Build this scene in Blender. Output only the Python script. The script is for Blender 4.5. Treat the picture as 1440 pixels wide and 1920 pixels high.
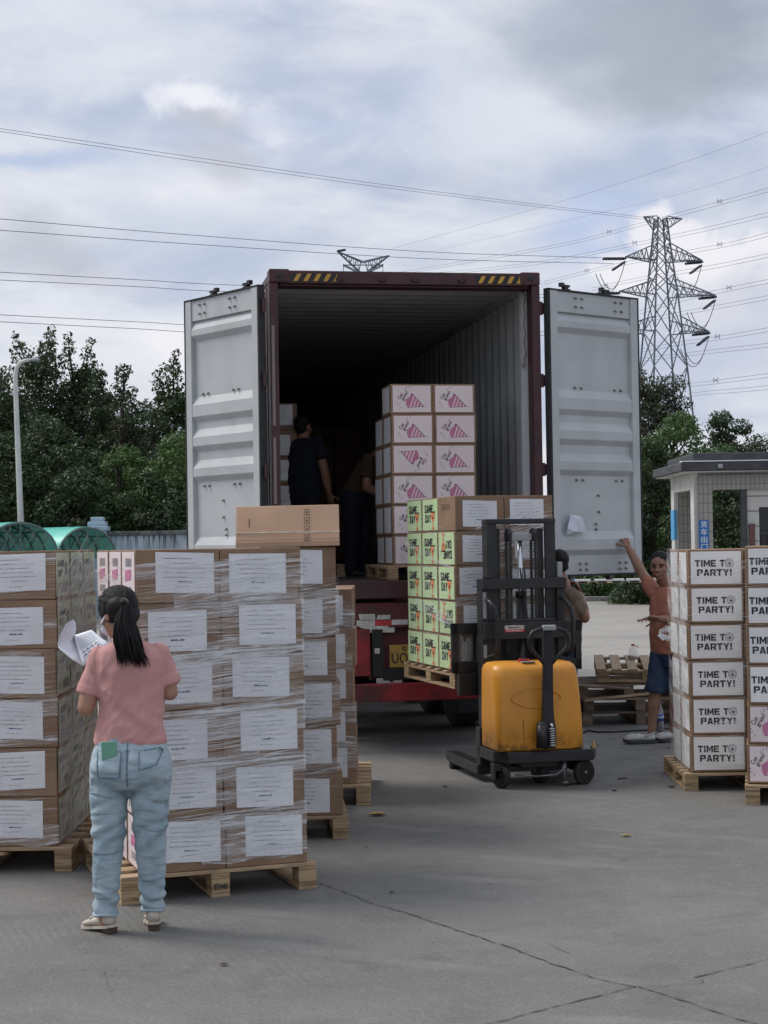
import bpy, bmesh, math, random
import numpy as np
from mathutils import Vector, Matrix, noise as mnoise
R = math.radians
PI = math.pi
S = bpy.context.scene
for o in list(bpy.data.objects):
    bpy.data.objects.remove(o, do_unlink=True)

# ------------------------------------------------------------------ camera
EYE = 1.79
FPX = 3070.0                      # focal length in pixels of the 1440x1920 photograph
PITCH = math.atan(62.0 / FPX)
ROLL = 0.016
fwd = Vector((0, math.cos(PITCH), math.sin(PITCH)))
up0 = Vector((0, -math.sin(PITCH), math.cos(PITCH)))
rgt = Vector((math.cos(ROLL), 0, 0)) - math.sin(ROLL) * up0
upv = Vector((math.sin(ROLL), 0, 0)) + math.cos(ROLL) * up0
cam_d = bpy.data.cameras.new('camera')
cam = bpy.data.objects.new('camera', cam_d)
S.collection.objects.link(cam)
M = Matrix((rgt, upv, -fwd)).transposed().to_4x4()
M.translation = (0, 0, EYE)
cam.matrix_world = M
cam_d.sensor_fit = 'VERTICAL'
cam_d.sensor_height = 24.0
cam_d.lens = FPX / 1920.0 * 24.0
cam_d.clip_start = 0.1
cam_d.clip_end = 3000
S.camera = cam
S.render.resolution_x = 768
S.render.resolution_y = 1024
S.view_settings.view_transform = 'Standard'
S.view_settings.look = 'None'
S.view_settings.exposure = 0.46
S.view_settings.gamma = 1.0

def ray(u, v):
    return fwd + rgt * ((u - 720) / FPX) - upv * ((v - 960) / FPX)
def at(u, v, Y):
    d = ray(u, v)
    k = Y / d.y
    return Vector((d.x * k, Y, EYE + d.z * k))
def gp(u, v, z=0.0):
    d = ray(u, v)
    k = (z - EYE) / d.z
    return Vector((d.x * k, d.y * k, z))

# ------------------------------------------------------------------ world
SUN_EL, SUN_AZ = R(52), R(-72)     # azimuth measured from +Y towards +X
world = bpy.data.worlds.new('World')
S.world = world
world.use_nodes = True
wt = world.node_tree
wt.nodes.clear()
class NT:
    """tiny node-tree helper"""
    def __init__(s, t): s.t = t
    def n(s, kind, **kw):
        x = s.t.nodes.new(kind)
        for k, v in kw.items(): setattr(x, k, v)
        return x
    def put(s, sock, val):
        if hasattr(val, 'is_linked') or hasattr(val, 'links'): s.t.links.new(val, sock)
        else: sock.default_value = val
    def math(s, op, a, b=None, c=None, clamp=False):
        x = s.n('ShaderNodeMath', operation=op, use_clamp=clamp)
        s.put(x.inputs[0], a)
        if b is not None: s.put(x.inputs[1], b)
        if c is not None: s.put(x.inputs[2], c)
        return x.outputs[0]
    def vmath(s, op, a, b=None, out=0):
        x = s.n('ShaderNodeVectorMath', operation=op)
        s.put(x.inputs[0], a)
        if b is not None: s.put(x.inputs[1], b)
        return x.outputs[out]
    def rng(s, v, a, b, c=0.0, d=1.0, smooth=True):
        x = s.n('ShaderNodeMapRange')
        if smooth: x.interpolation_type = 'SMOOTHSTEP'
        s.put(x.inputs['Value'], v)
        for k, q in zip(('From Min', 'From Max', 'To Min', 'To Max'), (a, b, c, d)): x.inputs[k].default_value = q
        return x.outputs['Result']
    def mix(s, f, a, b):
        x = s.n('ShaderNodeMix', data_type='RGBA')
        s.put(x.inputs[0], f)
        s.put(x.inputs[6], a if not isinstance(a, tuple) else (*a, 1)[:4])
        s.put(x.inputs[7], b if not isinstance(b, tuple) else (*b, 1)[:4])
        return x.outputs[2]
    def noise(s, vec, scale, detail=4, rough=.55, dist=0.0, color=False):
        x = s.n('ShaderNodeTexNoise')
        if vec is not None: s.t.links.new(vec, x.inputs['Vector'])
        x.inputs['Scale'].default_value = scale
        x.inputs['Detail'].default_value = detail
        x.inputs['Roughness'].default_value = rough
        x.inputs['Distortion'].default_value = dist
        return x.outputs['Color' if color else 'Fac']
    def mapping(s, vec, scale=(1, 1, 1), loc=(0, 0, 0), rot=(0, 0, 0)):
        x = s.n('ShaderNodeMapping')
        s.t.links.new(vec, x.inputs['Vector'])
        x.inputs['Scale'].default_value = scale
        x.inputs['Location'].default_value = loc
        x.inputs['Rotation'].default_value = rot
        return x.outputs[0]
W = NT(wt)
wo = W.n('ShaderNodeOutputWorld')
sky = W.n('ShaderNodeTexSky', sky_type='NISHITA')
sky.sun_disc = False
sky.sun_elevation = SUN_EL
sky.sun_rotation = SUN_AZ
sky.dust_density = 3.0
tc = W.n('ShaderNodeTexCoord').outputs['Generated']
nz_big = W.noise(W.mapping(tc, (3.0, 3.0, 9.0), (1.3, .2, .4)), 1.5, 7, .55, .4)
nz_mid = W.noise(W.mapping(tc, (6.0, 6.0, 13.0), (4.3, 1.2, .9)), 2.2, 8, .55, .3)
nz_col = W.noise(W.mapping(tc, (1, 1, 1.2)), 16.0, 9, .62, .2, color=True)
nz_soft = W.noise(W.mapping(tc, (1, 1, 1.6), (2, 5, 1)), 6.0, 6, .55, .2, color=True)
base = W.mix(W.rng(nz_big, .35, .66), (.43, .49, .63), (.71, .725, .775))
base = W.mix(W.rng(nz_mid, .42, .72, 0, .5), base, (.80, .81, .85))
def pert(col, amp):
    o = W.vmath('SUBTRACT', col, (.5, .5, .5))
    o = W.vmath('MULTIPLY', o, (amp, amp, amp))
    return W.vmath('ADD', tc, o)
p_puff = pert(nz_col, .055)
p_soft = pert(nz_soft, .16)
def blob(cur, u, v, rx, ry, col, hard=.35, strength=1.0, puffy=False):
    c = ray(u, v).normalized()
    p = p_puff if puffy else p_soft
    d = W.vmath('SUBTRACT', p, tuple(c))
    k = FPX
    d = W.vmath('MULTIPLY', d, (k / rx, k / rx, k / ry))
    L = W.vmath('LENGTH', d, out=1)
    f = W.rng(L, hard, 1.0, strength, 0.0)
    return W.mix(f, cur, col)
base = blob(base, 60, 300, 330, 60, (.40, .49, .68), .1, .75)
base = blob(base, 640, 150, 420, 45, (.46, .53, .69), .1, .6)
base = blob(base, 1080, 440, 200, 90, (.45, .54, .76), .1, .7)
base = blob(base, 430, 420, 330, 80, (.55, .60, .71), .1, .5)
base = blob(base, 180, 60, 420, 110, (.72, .74, .79), .1, .7)
base = blob(base, 930, 230, 330, 160, (.71, .73, .79), .1, .7)
base = blob(base, 1260, 70, 400, 175, (.31, .355, .42), .15, .95)
base = blob(base, 1150, 130, 190, 120, (.38, .42, .48), .1, .7)
base = blob(base, 40, 520, 190, 120, (.45, .47, .53), .1, .7)
base = blob(base, 160, 580, 190, 60, (.60, .60, .67), .1, .6)
base = blob(base, 1330, 640, 260, 120, (.50, .54, .66), .1, .8)
base = blob(base, 1120, 510, 150, 60, (.70, .72, .80), .1, .7)
for (u, v, rx, ry) in ((1232, 462, 62, 62), (1300, 485, 85, 58), (1345, 500, 90, 62), (1425, 490, 60, 55), (1180, 505, 90, 45)):
    base = blob(base, u, v, rx, ry, (.83, .81, .85), .55, .9, True)
base = blob(base, 1330, 540, 190, 60, (.62, .63, .70), .1, .8)
base = blob(base, 455, 285, 120, 75, (.50, .51, .56), .1, .7)
for (u, v, rx, ry, st) in ((370, 175, 66, 46, 1.0), (420, 195, 60, 44, .85), (330, 195, 52, 36, .7), (500, 235, 70, 42, .4)):
    base = blob(base, u, v, rx, ry, (.83, .83, .87), .30, st * .9, True)
base = blob(base, 395, 228, 95, 44, (.50, .51, .56), .1, .85, True)
base = blob(base, 780, 300, 110, 60, (.56, .58, .64), .1, .55)
base = blob(base, 330, 640, 120, 60, (.84, .82, .86), .2, .8, True)
bg1 = W.n('ShaderNodeBackground'); bg2 = W.n('ShaderNodeBackground')
wt.links.new(sky.outputs[0], bg1.inputs[0]); bg1.inputs[1].default_value = 0.08
wt.links.new(base, bg2.inputs[0]); bg2.inputs[1].default_value = 0.84
ms = W.n('ShaderNodeMixShader'); ms.inputs[0].default_value = 0.9
wt.links.new(bg1.outputs[0], ms.inputs[1]); wt.links.new(bg2.outputs[0], ms.inputs[2])
wt.links.new(ms.outputs[0], wo.inputs[0])

sl = bpy.data.lights.new('sun', 'SUN')
sl.energy = 1.75; sl.angle = R(24); sl.color = (1.0, .955, .89)
sun = bpy.data.objects.new('sun', sl)
S.collection.objects.link(sun)
sdir = Vector((math.sin(SUN_AZ) * math.cos(SUN_EL), math.cos(SUN_AZ) * math.cos(SUN_EL), math.sin(SUN_EL)))
sun.rotation_euler = sdir.to_track_quat('Z', 'Y').to_euler()

# ------------------------------------------------------------------ helpers
C = S.collection
rnd = random.Random(7)
class MB:
    def __init__(s): s.v = []; s.f = []; s.m = []; s.mi = 0
    def mat(s, i): s.mi = i; return s
    def add(s, vs, fs, mi=None):
        b = len(s.v)
        s.v += [tuple(x) for x in vs]
        s.f += [tuple(i + b for i in f) for f in fs]
        s.m += [s.mi if mi is None else mi] * len(fs)
        return s
    def box(s, c, d, rot=None, taper=1.0):
        x, y, z = d[0] / 2, d[1] / 2, d[2] / 2
        t = taper
        vs = [Vector(p) for p in ((-x, -y, -z), (x, -y, -z), (x, y, -z), (-x, y, -z), (-x * t, -y * t, z), (x * t, -y * t, z), (x * t, y * t, z), (-x * t, y * t, z))]
        if rot is not None:
            m = rot if isinstance(rot, Matrix) else Matrix.Rotation(rot, 3, 'Z')
            vs = [m @ p for p in vs]
        c = Vector(c)
        return s.add([p + c for p in vs], [(0, 3, 2, 1), (4, 5, 6, 7), (0, 1, 5, 4), (1, 2, 6, 5), (2, 3, 7, 6), (3, 0, 4, 7)])
    def cube(s, a, b):
        a = Vector(a); b = Vector(b)
        return s.box((a + b) / 2, [abs(q) for q in (b - a)])
    def cyl(s, p0, p1, r0, r1=None, n=12, caps=True):
        p0 = Vector(p0); p1 = Vector(p1)
        r1 = r0 if r1 is None else r1
        ax = (p1 - p0)
        if ax.length < 1e-7: return s
        ax.normalize()
        a = ax.orthogonal().normalized(); b = ax.cross(a)
        vs = []
        for p, r in ((p0, r0), (p1, r1)):
            for i in range(n):
                t = 2 * PI * i / n
                vs.append(p + (a * math.cos(t) + b * math.sin(t)) * r)
        fs = [(i, (i + 1) % n, n + (i + 1) % n, n + i) for i in range(n)]
        if caps: fs += [tuple(range(n - 1, -1, -1)), tuple(range(n, 2 * n))]
        return s.add(vs, fs)
    def tube(s, pts, r, n=6, caps=True, flat=None):
        pts = [Vector(p) for p in pts]
        rs = r if isinstance(r, (list, tuple)) else [r] * len(pts)
        vs = []; prev = None
        for i, p in enumerate(pts):
            t = (pts[min(i + 1, len(pts) - 1)] - pts[max(i - 1, 0)])
            t = t.normalized() if t.length > 1e-9 else Vector((0, 0, 1))
            if prev is None: a = t.orthogonal().normalized()
            else:
                a = prev - t * prev.dot(t)
                a = a.normalized() if a.length > 1e-6 else t.orthogonal().normalized()
            prev = a; b = t.cross(a)
            for k in range(n):
                q = 2 * PI * k / n
                vs.append(p + (a * math.cos(q) + b * math.sin(q)) * rs[i])
        fs = []
        for i in range(len(pts) - 1):
            for k in range(n):
                fs.append((i * n + k, i * n + (k + 1) % n, (i + 1) * n + (k + 1) % n, (i + 1) * n + k))
        if caps:
            fs.append(tuple(range(n - 1, -1, -1))); L = (len(pts) - 1) * n
            fs.append(tuple(range(L, L + n)))
        return s.add(vs, fs)
    def ell(s, c, r, nu=14, nv=9, rot=None):
        c = Vector(c); vs = []
        for j in range(nv + 1):
            ph = PI * j / nv
            for i in range(nu):
                th = 2 * PI * i / nu
                p = Vector((r[0] * math.sin(ph) * math.cos(th), r[1] * math.sin(ph) * math.sin(th), r[2] * math.cos(ph)))
                if rot is not None: p = rot @ p
                vs.append(p + c)
        fs = []
        for j in range(nv):
            for i in range(nu):
                a = j * nu + i; b = j * nu + (i + 1) % nu
                if j == 0: fs.append((a, b + nu, a + nu)[::-1])
                elif j == nv - 1: fs.append((a, b, b + nu)[::-1])
                else: fs.append((a, b, b + nu, a + nu)[::-1])
        return s.add(vs, fs)
    def prism(s, poly, h, m=None):
        """poly in local xy, extruded along +z by h, placed by matrix m"""
        n = len(poly)
        vs = [Vector((p[0], p[1], 0)) for p in poly] + [Vector((p[0], p[1], h)) for p in poly]
        if m is not None: vs = [m @ p for p in vs]
        fs = [tuple(range(n - 1, -1, -1)), tuple(range(n, 2 * n))] + [(i, (i + 1) % n, n + (i + 1) % n, n + i) for i in range(n)]
        return s.add(vs, fs)
    def loft(s, rings, caps=True):
        n = len(rings[0]); vs = [p for r in rings for p in r]
        fs = [(j * n + i, j * n + (i + 1) % n, (j + 1) * n + (i + 1) % n, (j + 1) * n + i) for j in range(len(rings) - 1) for i in range(n)]
        if caps: fs += [tuple(range(n - 1, -1, -1)), tuple(range((len(rings) - 1) * n, len(rings) * n))]
        return s.add(vs, fs)
    def mesh(s, name, mats, smooth=False):
        me = bpy.data.meshes.new(name)
        me.from_pydata(s.v, [], s.f)
        for m in (mats if isinstance(mats, (list, tuple)) else [mats]): me.materials.append(m)
        me.polygons.foreach_set('material_index', s.m)
        if smooth: me.polygons.foreach_set('use_smooth', [True] * len(me.polygons))
        me.update()
        return me
    def build(s, name, mats, parent=None, smooth=False, bevel=0, seg=2, loc=None, rotz=None):
        return link(name, s.mesh(name, mats, smooth), parent, bevel, seg, loc, rotz)
def link(name, me, parent=None, bevel=0, seg=2, loc=None, rotz=None):
    o = bpy.data.objects.new(name, me)
    C.objects.link(o)
    if parent is not None: o.parent = parent
    if loc is not None: o.location = loc
    if rotz is not None: o.rotation_euler = (0, 0, rotz)
    if bevel:
        b = o.modifiers.new('bevel', 'BEVEL'); b.width = bevel; b.segments = seg; b.limit_method = 'ANGLE'; b.angle_limit = R(35)
        b.harden_normals = False
    return o
def thing(name, label, cat, loc=(0, 0, 0), rotz=0, group=None):
    o = bpy.data.objects.new(name, None); C.objects.link(o)
    o.empty_display_size = .1
    o.location = loc; o.rotation_euler = (0, 0, rotz)
    return tag(o, label, cat, group)
def tag(o, label, cat, group=None, kind=None):
    o['label'] = label; o['category'] = cat
    if group: o['group'] = group
    if kind: o['kind'] = kind
    return o
def struct(o):
    o['kind'] = 'structure'; return o
def dup(o, parent=None):
    c = o.copy(); C.objects.link(c)
    if parent is not None: c.parent = parent
    for ch in list(o.children): dup(ch, c)
    return c
def bake(o, mods):
    """evaluate modifiers on a temporary object into a mesh"""
    for kind, kw in mods:
        m = o.modifiers.new('m', kind)
        for k, v in kw.items(): setattr(m, k, v)
    dg = bpy.context.evaluated_depsgraph_get(); dg.update()
    me = bpy.data.meshes.new_from_object(o.evaluated_get(dg))
    old = o.data
    bpy.data.objects.remove(o)
    return me
def fuse(mb, name, mat, parent=None, voxel=.008, smooth=4, disp=None):
    """union of overlapping closed shapes into one continuous surface"""
    o = mb.build('tmp', mat)
    me = bake(o, [('REMESH', dict(mode='VOXEL', voxel_size=voxel)), ('SMOOTH', dict(factor=.5, iterations=smooth))])
    if disp:
        nn = [v.normal.copy() for v in me.vertices]
        for v, n in zip(me.vertices, nn): v.co += n * disp(v.co, n)
    me.materials.clear(); me.materials.append(mat)
    me.name = name
    me.polygons.foreach_set('use_smooth', [True] * len(me.polygons))
    me.polygons.foreach_set('material_index', [0] * len(me.polygons))
    me.update()
    return link(name, me, parent)
_tc = {}
def text2d(body, bold=0.0, res=2):
    """outline of a word as flat faces: (verts, faces), scaled to a unit box"""
    k = (body, bold)
    if k in _tc: return _tc[k]
    c = bpy.data.curves.new('t', 'FONT'); c.body = body; c.size = 1; c.offset = bold; c.resolution_u = res
    c.fill_mode = 'FRONT'
    o = bpy.data.objects.new('t', c); C.objects.link(o)
    dg = bpy.context.evaluated_depsgraph_get(); dg.update()
    me = bpy.data.meshes.new_from_object(o.evaluated_get(dg))
    vs = [(v.co.x, v.co.y) for v in me.vertices]; fs = [tuple(p.vertices) for p in me.polygons]
    bpy.data.objects.remove(o)
    if not vs: vs = [(0, 0), (1, 0), (1, 1), (0, 1)]; fs = [(0, 1, 2, 3)]
    x0 = min(a for a, b in vs); x1 = max(a for a, b in vs); y0 = min(b for a, b in vs); y1 = max(b for a, b in vs)
    vs = [((a - x0) / (x1 - x0), (b - y0) / (y1 - y0)) for a, b in vs]
    _tc[k] = (vs, fs)
    return _tc[k]

# ------------------------------------------------------------------ materials
_m = {}
def mat(name, col, rough=.6, col2=None, nscale=6.0, nlo=.35, nhi=.65, bump=0.0, bscale=40.0, metal=0.0, stretch=(1, 1, 1), hue=0.0,
        spec=.5, detail=5, extra=None, alpha=None, trans=0.0, coat=0.0, space='Object', bstretch=None):
    if name in _m: return _m[name]
    m = bpy.data.materials.new(name); m.use_nodes = True
    t = NT(m.node_tree); b = m.node_tree.nodes['Principled BSDF']
    tcn = t.n('ShaderNodeTexCoord').outputs[space]
    col = tuple(col)
    if hue:
        oi = t.n('ShaderNodeObjectInfo')
        off = t.vmath('SCALE', (7.3, 3.1, 5.7)); m.node_tree.nodes[-1].inputs['Scale'].default_value = 1
        sc = m.node_tree.nodes[-1]; t.t.links.new(oi.outputs['Random'], sc.inputs['Scale'])
        tcn = t.vmath('ADD', tcn, sc.outputs[0])
    out = (*col, 1)
    if col2 is not None:
        nz = t.noise(t.mapping(tcn, stretch), nscale, detail, .6)
        out = t.mix(t.rng(nz, nlo, nhi), col, tuple(col2))
    if hue:
        hs = t.n('ShaderNodeHueSaturation')
        t.put(hs.inputs['Color'], out)
        t.put(hs.inputs['Value'], t.rng(oi.outputs['Random'], 0, 1, 1 - hue, 1 + hue, False))
        out = hs.outputs[0]
    if extra: out = extra(t, tcn, out, b)
    t.put(b.inputs['Base Color'], out)
    b.inputs['Metallic'].default_value = metal
    b.inputs['Specular IOR Level'].default_value = spec
    rn = t.noise(tcn, nscale * 2.3, 3)
    t.put(b.inputs['Roughness'], t.rng(rn, .3, .7, max(0, rough - .08), min(1, rough + .08), False))
    if alpha is not None: b.inputs['Alpha'].default_value = alpha
    b.inputs['Transmission Weight'].default_value = trans
    b.inputs['Coat Weight'].default_value = coat
    if bump:
        bn = t.n('ShaderNodeBump'); bn.inputs['Strength'].default_value = bump; bn.inputs['Distance'].default_value = .01
        t.put(bn.inputs['Height'], t.noise(t.mapping(tcn, bstretch or (1, 1, 1)), bscale, 5))
        t.t.links.new(bn.outputs[0], b.inputs['Normal'])
    _m[name] = m
    return m
def flute(t, tcn, out, b):      # faint flute lines and scuffs of corrugated board
    s = t.noise(t.mapping(tcn, (1, 1, 14)), 9, 3)
    return t.mix(t.rng(s, .5, .8, 0, .28), out, (.42, .31, .23))
def wrinkle(m, scale, dist, lo=.35, hi=.65, rot=.5, st=(1, 1, 1)):
    t = NT(m.node_tree); b = m.node_tree.nodes['Principled BSDF']
    p = t.n('ShaderNodeTexCoord').outputs['Object']
    n = t.noise(t.mapping(p, st, (0, 0, 0), (0, rot, 0)), scale, 2, .45, .5)
    r_ = t.math('ABSOLUTE', t.math('SUBTRACT', n, .5)); h = t.rng(r_, 0, .22, 0, 1)
    bn = t.n('ShaderNodeBump'); bn.inputs['Strength'].default_value = 1; bn.inputs['Distance'].default_value = dist
    t.put(bn.inputs['Height'], h)
    old = b.inputs['Normal'].links
    if old: t.t.links.new(old[0].from_socket, bn.inputs['Normal'])
    t.t.links.new(bn.outputs[0], b.inputs['Normal'])
M_card = mat('cardboard', (.275, .175, .108), .78, (.215, .135, .084), 5, hue=.10, bump=.10, bscale=30, bstretch=(1, 1, 8), extra=flute)
M_cardl = mat('pale_cardboard', (.50, .32, .215), .75, (.44, .285, .19), 3, bump=.1, bscale=20)
M_tape = mat('tape', (.36, .28, .20), .3, (.30, .23, .17), 20, bump=.1)
M_white = mat('label_paper', (.76, .77, .79), .6, (.69, .70, .72), 4, hue=.05, bump=.12, bscale=9)
M_pinkp = mat('pink_white_paper', (.78, .66, .66), .6, (.72, .62, .63), 4, hue=.04)
M_wparty = mat('warm_white_paper', (.80, .79, .78), .55, (.73, .72, .71), 4, hue=.04, bump=.12, bscale=9)
M_green = mat('pale_green_paper', (.50, .65, .37), .55, (.45, .59, .33), 4, hue=.06, bump=.1, bscale=12)
M_greenw = mat('washed_green_paper', (.46, .53, .38), .6, (.40, .44, .33), 5, bump=.15, bscale=12)
M_ink = mat('black_ink', (.018, .020, .024), .6)
M_inkg = mat('grey_ink', (.16, .165, .18), .6)
M_inkb = mat('blue_ink', (.05, .08, .22), .6)
M_orange = mat('orange_ink', (.72, .24, .10), .6, (.62, .20, .08), 10)
M_pink = mat('pink_ink', (.55, .20, .34), .6, (.46, .15, .27), 10)
M_pinkb = mat('pale_pink_ink', (.74, .52, .55), .6)
M_wood = mat('pine_wood', (.40, .28, .165), .75, (.27, .18, .10), 3, .3, .7, stretch=(2, 2, 14), hue=.15, bump=.2, bscale=20, bstretch=(1, 1, 6))
M_woodx = mat('pine_boards', (.44, .32, .20), .75, (.27, .185, .11), 3, .3, .7, stretch=(2, 10, 10), hue=.12, bump=.2, bscale=20)
M_wood_old = mat('weathered_boards', (.21, .155, .105), .85, (.10, .075, .055), 3, .3, .7, stretch=(2, 9, 9), hue=.3, bump=.3, bscale=25)
M_ply = mat('plywood_block', (.42, .30, .17), .75, (.20, .135, .075), 4, .42, .6, stretch=(1, 1, 18), hue=.12, bump=.2)
M_maroon = mat('maroon_paint', (.070, .022, .026), .55, (.045, .018, .022), 4, hue=0, bump=.06)
M_cwhite = mat('container_inner_paint', (.50, .525, .535), .5, (.43, .455, .465), 2.5, .35, .7, bump=.04, bscale=12)
M_cin = mat('container_lining_paint', (.50, .52, .525), .55, (.40, .42, .425), 2.5, .35, .7, bump=.05)
M_rubber = mat('rubber', (.018, .018, .02), .75, (.03, .03, .032), 20)
M_floor = mat('container_floor', (.17, .13, .10), .7, (.06, .045, .035), 6)
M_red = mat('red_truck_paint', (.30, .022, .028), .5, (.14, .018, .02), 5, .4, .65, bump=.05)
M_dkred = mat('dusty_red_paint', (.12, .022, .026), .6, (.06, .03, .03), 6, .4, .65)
M_refw = mat('white_reflective_tape', (.62, .62, .58), .4, (.42, .42, .38), 14)
M_refr = mat('red_reflective_tape', (.55, .045, .05), .4, (.40, .04, .045), 14)
M_yplate = mat('yellow_number_plate', (.55, .33, .06), .5, (.40, .25, .07), 10)
M_hazy = mat('hazard_yellow', (.62, .34, .04), .5, (.48, .27, .05), 14)
M_steel = mat('dull_steel', (.30, .30, .30), .45, (.18, .175, .17), 12, metal=.6)
M_chrome = mat('bright_steel', (.60, .62, .64), .22, metal=1.0)
M_black = mat('black_machine_paint', (.012, .0125, .014), .42, (.022, .023, .024), 9, .45, .7, bump=.05)
M_blacks = mat('black_steel', (.012, .012, .013), .5)
def grime(t, tcn, out, b):
    s = t.noise(t.mapping(tcn, (6, 6, 1.2)), 5, 8, .75)
    out = t.mix(t.rng(s, .58, .76, 0, .55), out, (.22, .10, .03))
    z = t.n('ShaderNodeSeparateXYZ'); t.t.links.new(tcn, z.inputs[0])
    k = t.math('MULTIPLY', t.rng(z.outputs[2], .45, .28), t.rng(t.noise(tcn, 14, 6, .7), .42, .62))
    out = t.mix(t.math('MULTIPLY', k, .7), out, (.10, .055, .02))
    return t.mix(t.rng(t.noise(t.mapping(tcn, (30, 30, 3)), 6, 4, .8), .70, .78, 0, .6), out, (.62, .42, .16))
M_yellow = mat('stacker_yellow', (.66, .285, .028), .42, (.56, .235, .028), 3.0, .40, .72, bump=.03, bscale=8, extra=grime)
M_plast = mat('grey_plastic', (.30, .31, .32), .5)
M_redk = mat('red_plastic', (.45, .03, .03), .4)
# ================================================================== SETTING
def conc(name, lo, hi, stain, dirt=.5, broom=True):
    m = bpy.data.materials.new(name); m.use_nodes = True
    t = NT(m.node_tree); b = m.node_tree.nodes['Principled BSDF']
    p = t.n('ShaderNodeTexCoord').outputs['Object']
    n1 = t.noise(p, .35, 8, .6, .6)
    n2 = t.noise(p, 2.2, 8, .65, .3)
    n3 = t.noise(t.mapping(p, (1, 1, 1)), 55, 6, .8)
    n4 = t.noise(p, 7.5, 7, .75)
    c = t.mix(t.rng(n1, .3, .7), lo, hi)
    c = t.mix(t.rng(n2, .46, .74, 0, dirt), c, stain)
    # long curving tyre scuffs: thin iso-lines of a warped wave
    wv = t.n('ShaderNodeTexWave', wave_type='RINGS', rings_direction='Z')
    t.t.links.new(t.mapping(p, (1, 1, 1), (-4.5, -16, 0)), wv.inputs[0])
    wv.inputs['Scale'].default_value = .55; wv.inputs['Distortion'].default_value = 3.5; wv.inputs['Detail'].default_value = 4
    wv.inputs['Detail Scale'].default_value = .6
    sc = t.math('MULTIPLY', t.rng(wv.outputs['Fac'], .80, .99), t.rng(t.noise(p, .9, 4), .45, .68))
    c = t.mix(t.math('MULTIPLY', sc, .40), c, (.27, .265, .25))
    # scraped light scratches
    sp = t.noise(t.mapping(p, (1.2, 14, 1), (0, 0, 0), (0, 0, R(28))), 3.2, 9, .72)
    c = t.mix(t.rng(sp, .56, .70, 0, .6), c, (.21, .205, .195))
    sp2 = t.noise(t.mapping(p, (9, 1.1, 1), (5, 1, 0), (0, 0, R(-18))), 3.4, 9, .72)
    c = t.mix(t.rng(sp2, .58, .72, 0, .55), c, (.20, .195, .19))
    c = t.mix(t.rng(n4, .50, .72, 0, .5), c, (hi[0] * 1.22, hi[1] * 1.22, hi[2] * 1.22))
    c = t.mix(t.rng(n3, .48, .66, 0, .6), c, stain)
    c = t.mix(t.rng(n3, .47, .36, 0, .4), c, (hi[0] * 1.5, hi[1] * 1.5, hi[2] * 1.5))
    t.put(b.inputs['Base Color'], c)
    t.put(b.inputs['Roughness'], t.rng(n2, .3, .7, .62, .88))
    bn = t.n('ShaderNodeBump'); bn.inputs['Strength'].default_value = .7; bn.inputs['Distance'].default_value = .006
    h = t.noise(p, 60, 6, .7)
    if broom:
        w2 = t.n('ShaderNodeTexWave', wave_type='BANDS', bands_direction='DIAGONAL')
        t.t.links.new(t.mapping(p, (1, .5, 0), (0, 0, 0), (0, 0, R(8))), w2.inputs[0])
        w2.inputs['Scale'].default_value = 11; w2.inputs['Distortion'].default_value = 3.2; w2.inputs['Detail'].default_value = 5
        wm = t.math('MULTIPLY', w2.outputs['Fac'], t.rng(t.noise(p, .5, 3), .45, .65, 0, .5))
        h = t.math('ADD', h, wm)
    t.put(bn.inputs['Height'], h)
    t.t.links.new(bn.outputs[0], b.inputs['Normal'])
    return m
M_yard_shade = conc('shade_toned_yard_concrete', (.130, .129, .121), (.188, .186, .176), (.086, .085, .080))  # shade over the yard is put into this darker concrete tone
M_road_lit = conc('sun_toned_road_concrete', (.27, .258, .235), (.35, .338, .31), (.20, .192, .175), .3, False)  # lighter concrete, sunlight beyond the yard put into its colour
M_soil = mat('soil', (.05, .045, .03), .9, (.03, .04, .02), 1.5, bump=.3)
M_kerb = mat('kerb_concrete', (.35, .34, .32), .8, (.22, .22, .21), 8, bump=.1)
M_crack = mat('crack_dirt', (.040, .040, .038), .95, (.085, .083, .08), 12)

g = MB(); g.add([(-900, -300, -.012), (900, -300, -.012), (900, 2500, -.012), (-900, 2500, -.012)], [(0, 1, 2, 3)])
struct(g.build('ground', M_soil))
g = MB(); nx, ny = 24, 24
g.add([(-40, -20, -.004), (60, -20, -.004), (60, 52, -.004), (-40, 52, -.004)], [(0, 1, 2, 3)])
struct(g.build('road', M_road_lit))
# yard slab, shade painted as darker concrete up to a ragged edge beyond the truck
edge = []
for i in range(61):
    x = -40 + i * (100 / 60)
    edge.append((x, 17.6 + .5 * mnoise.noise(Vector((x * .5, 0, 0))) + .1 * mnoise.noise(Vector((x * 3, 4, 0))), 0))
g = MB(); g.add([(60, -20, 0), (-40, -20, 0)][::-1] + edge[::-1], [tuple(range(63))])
struct(g.build('shade_toned_yard_pavement', M_yard_shade))
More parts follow.
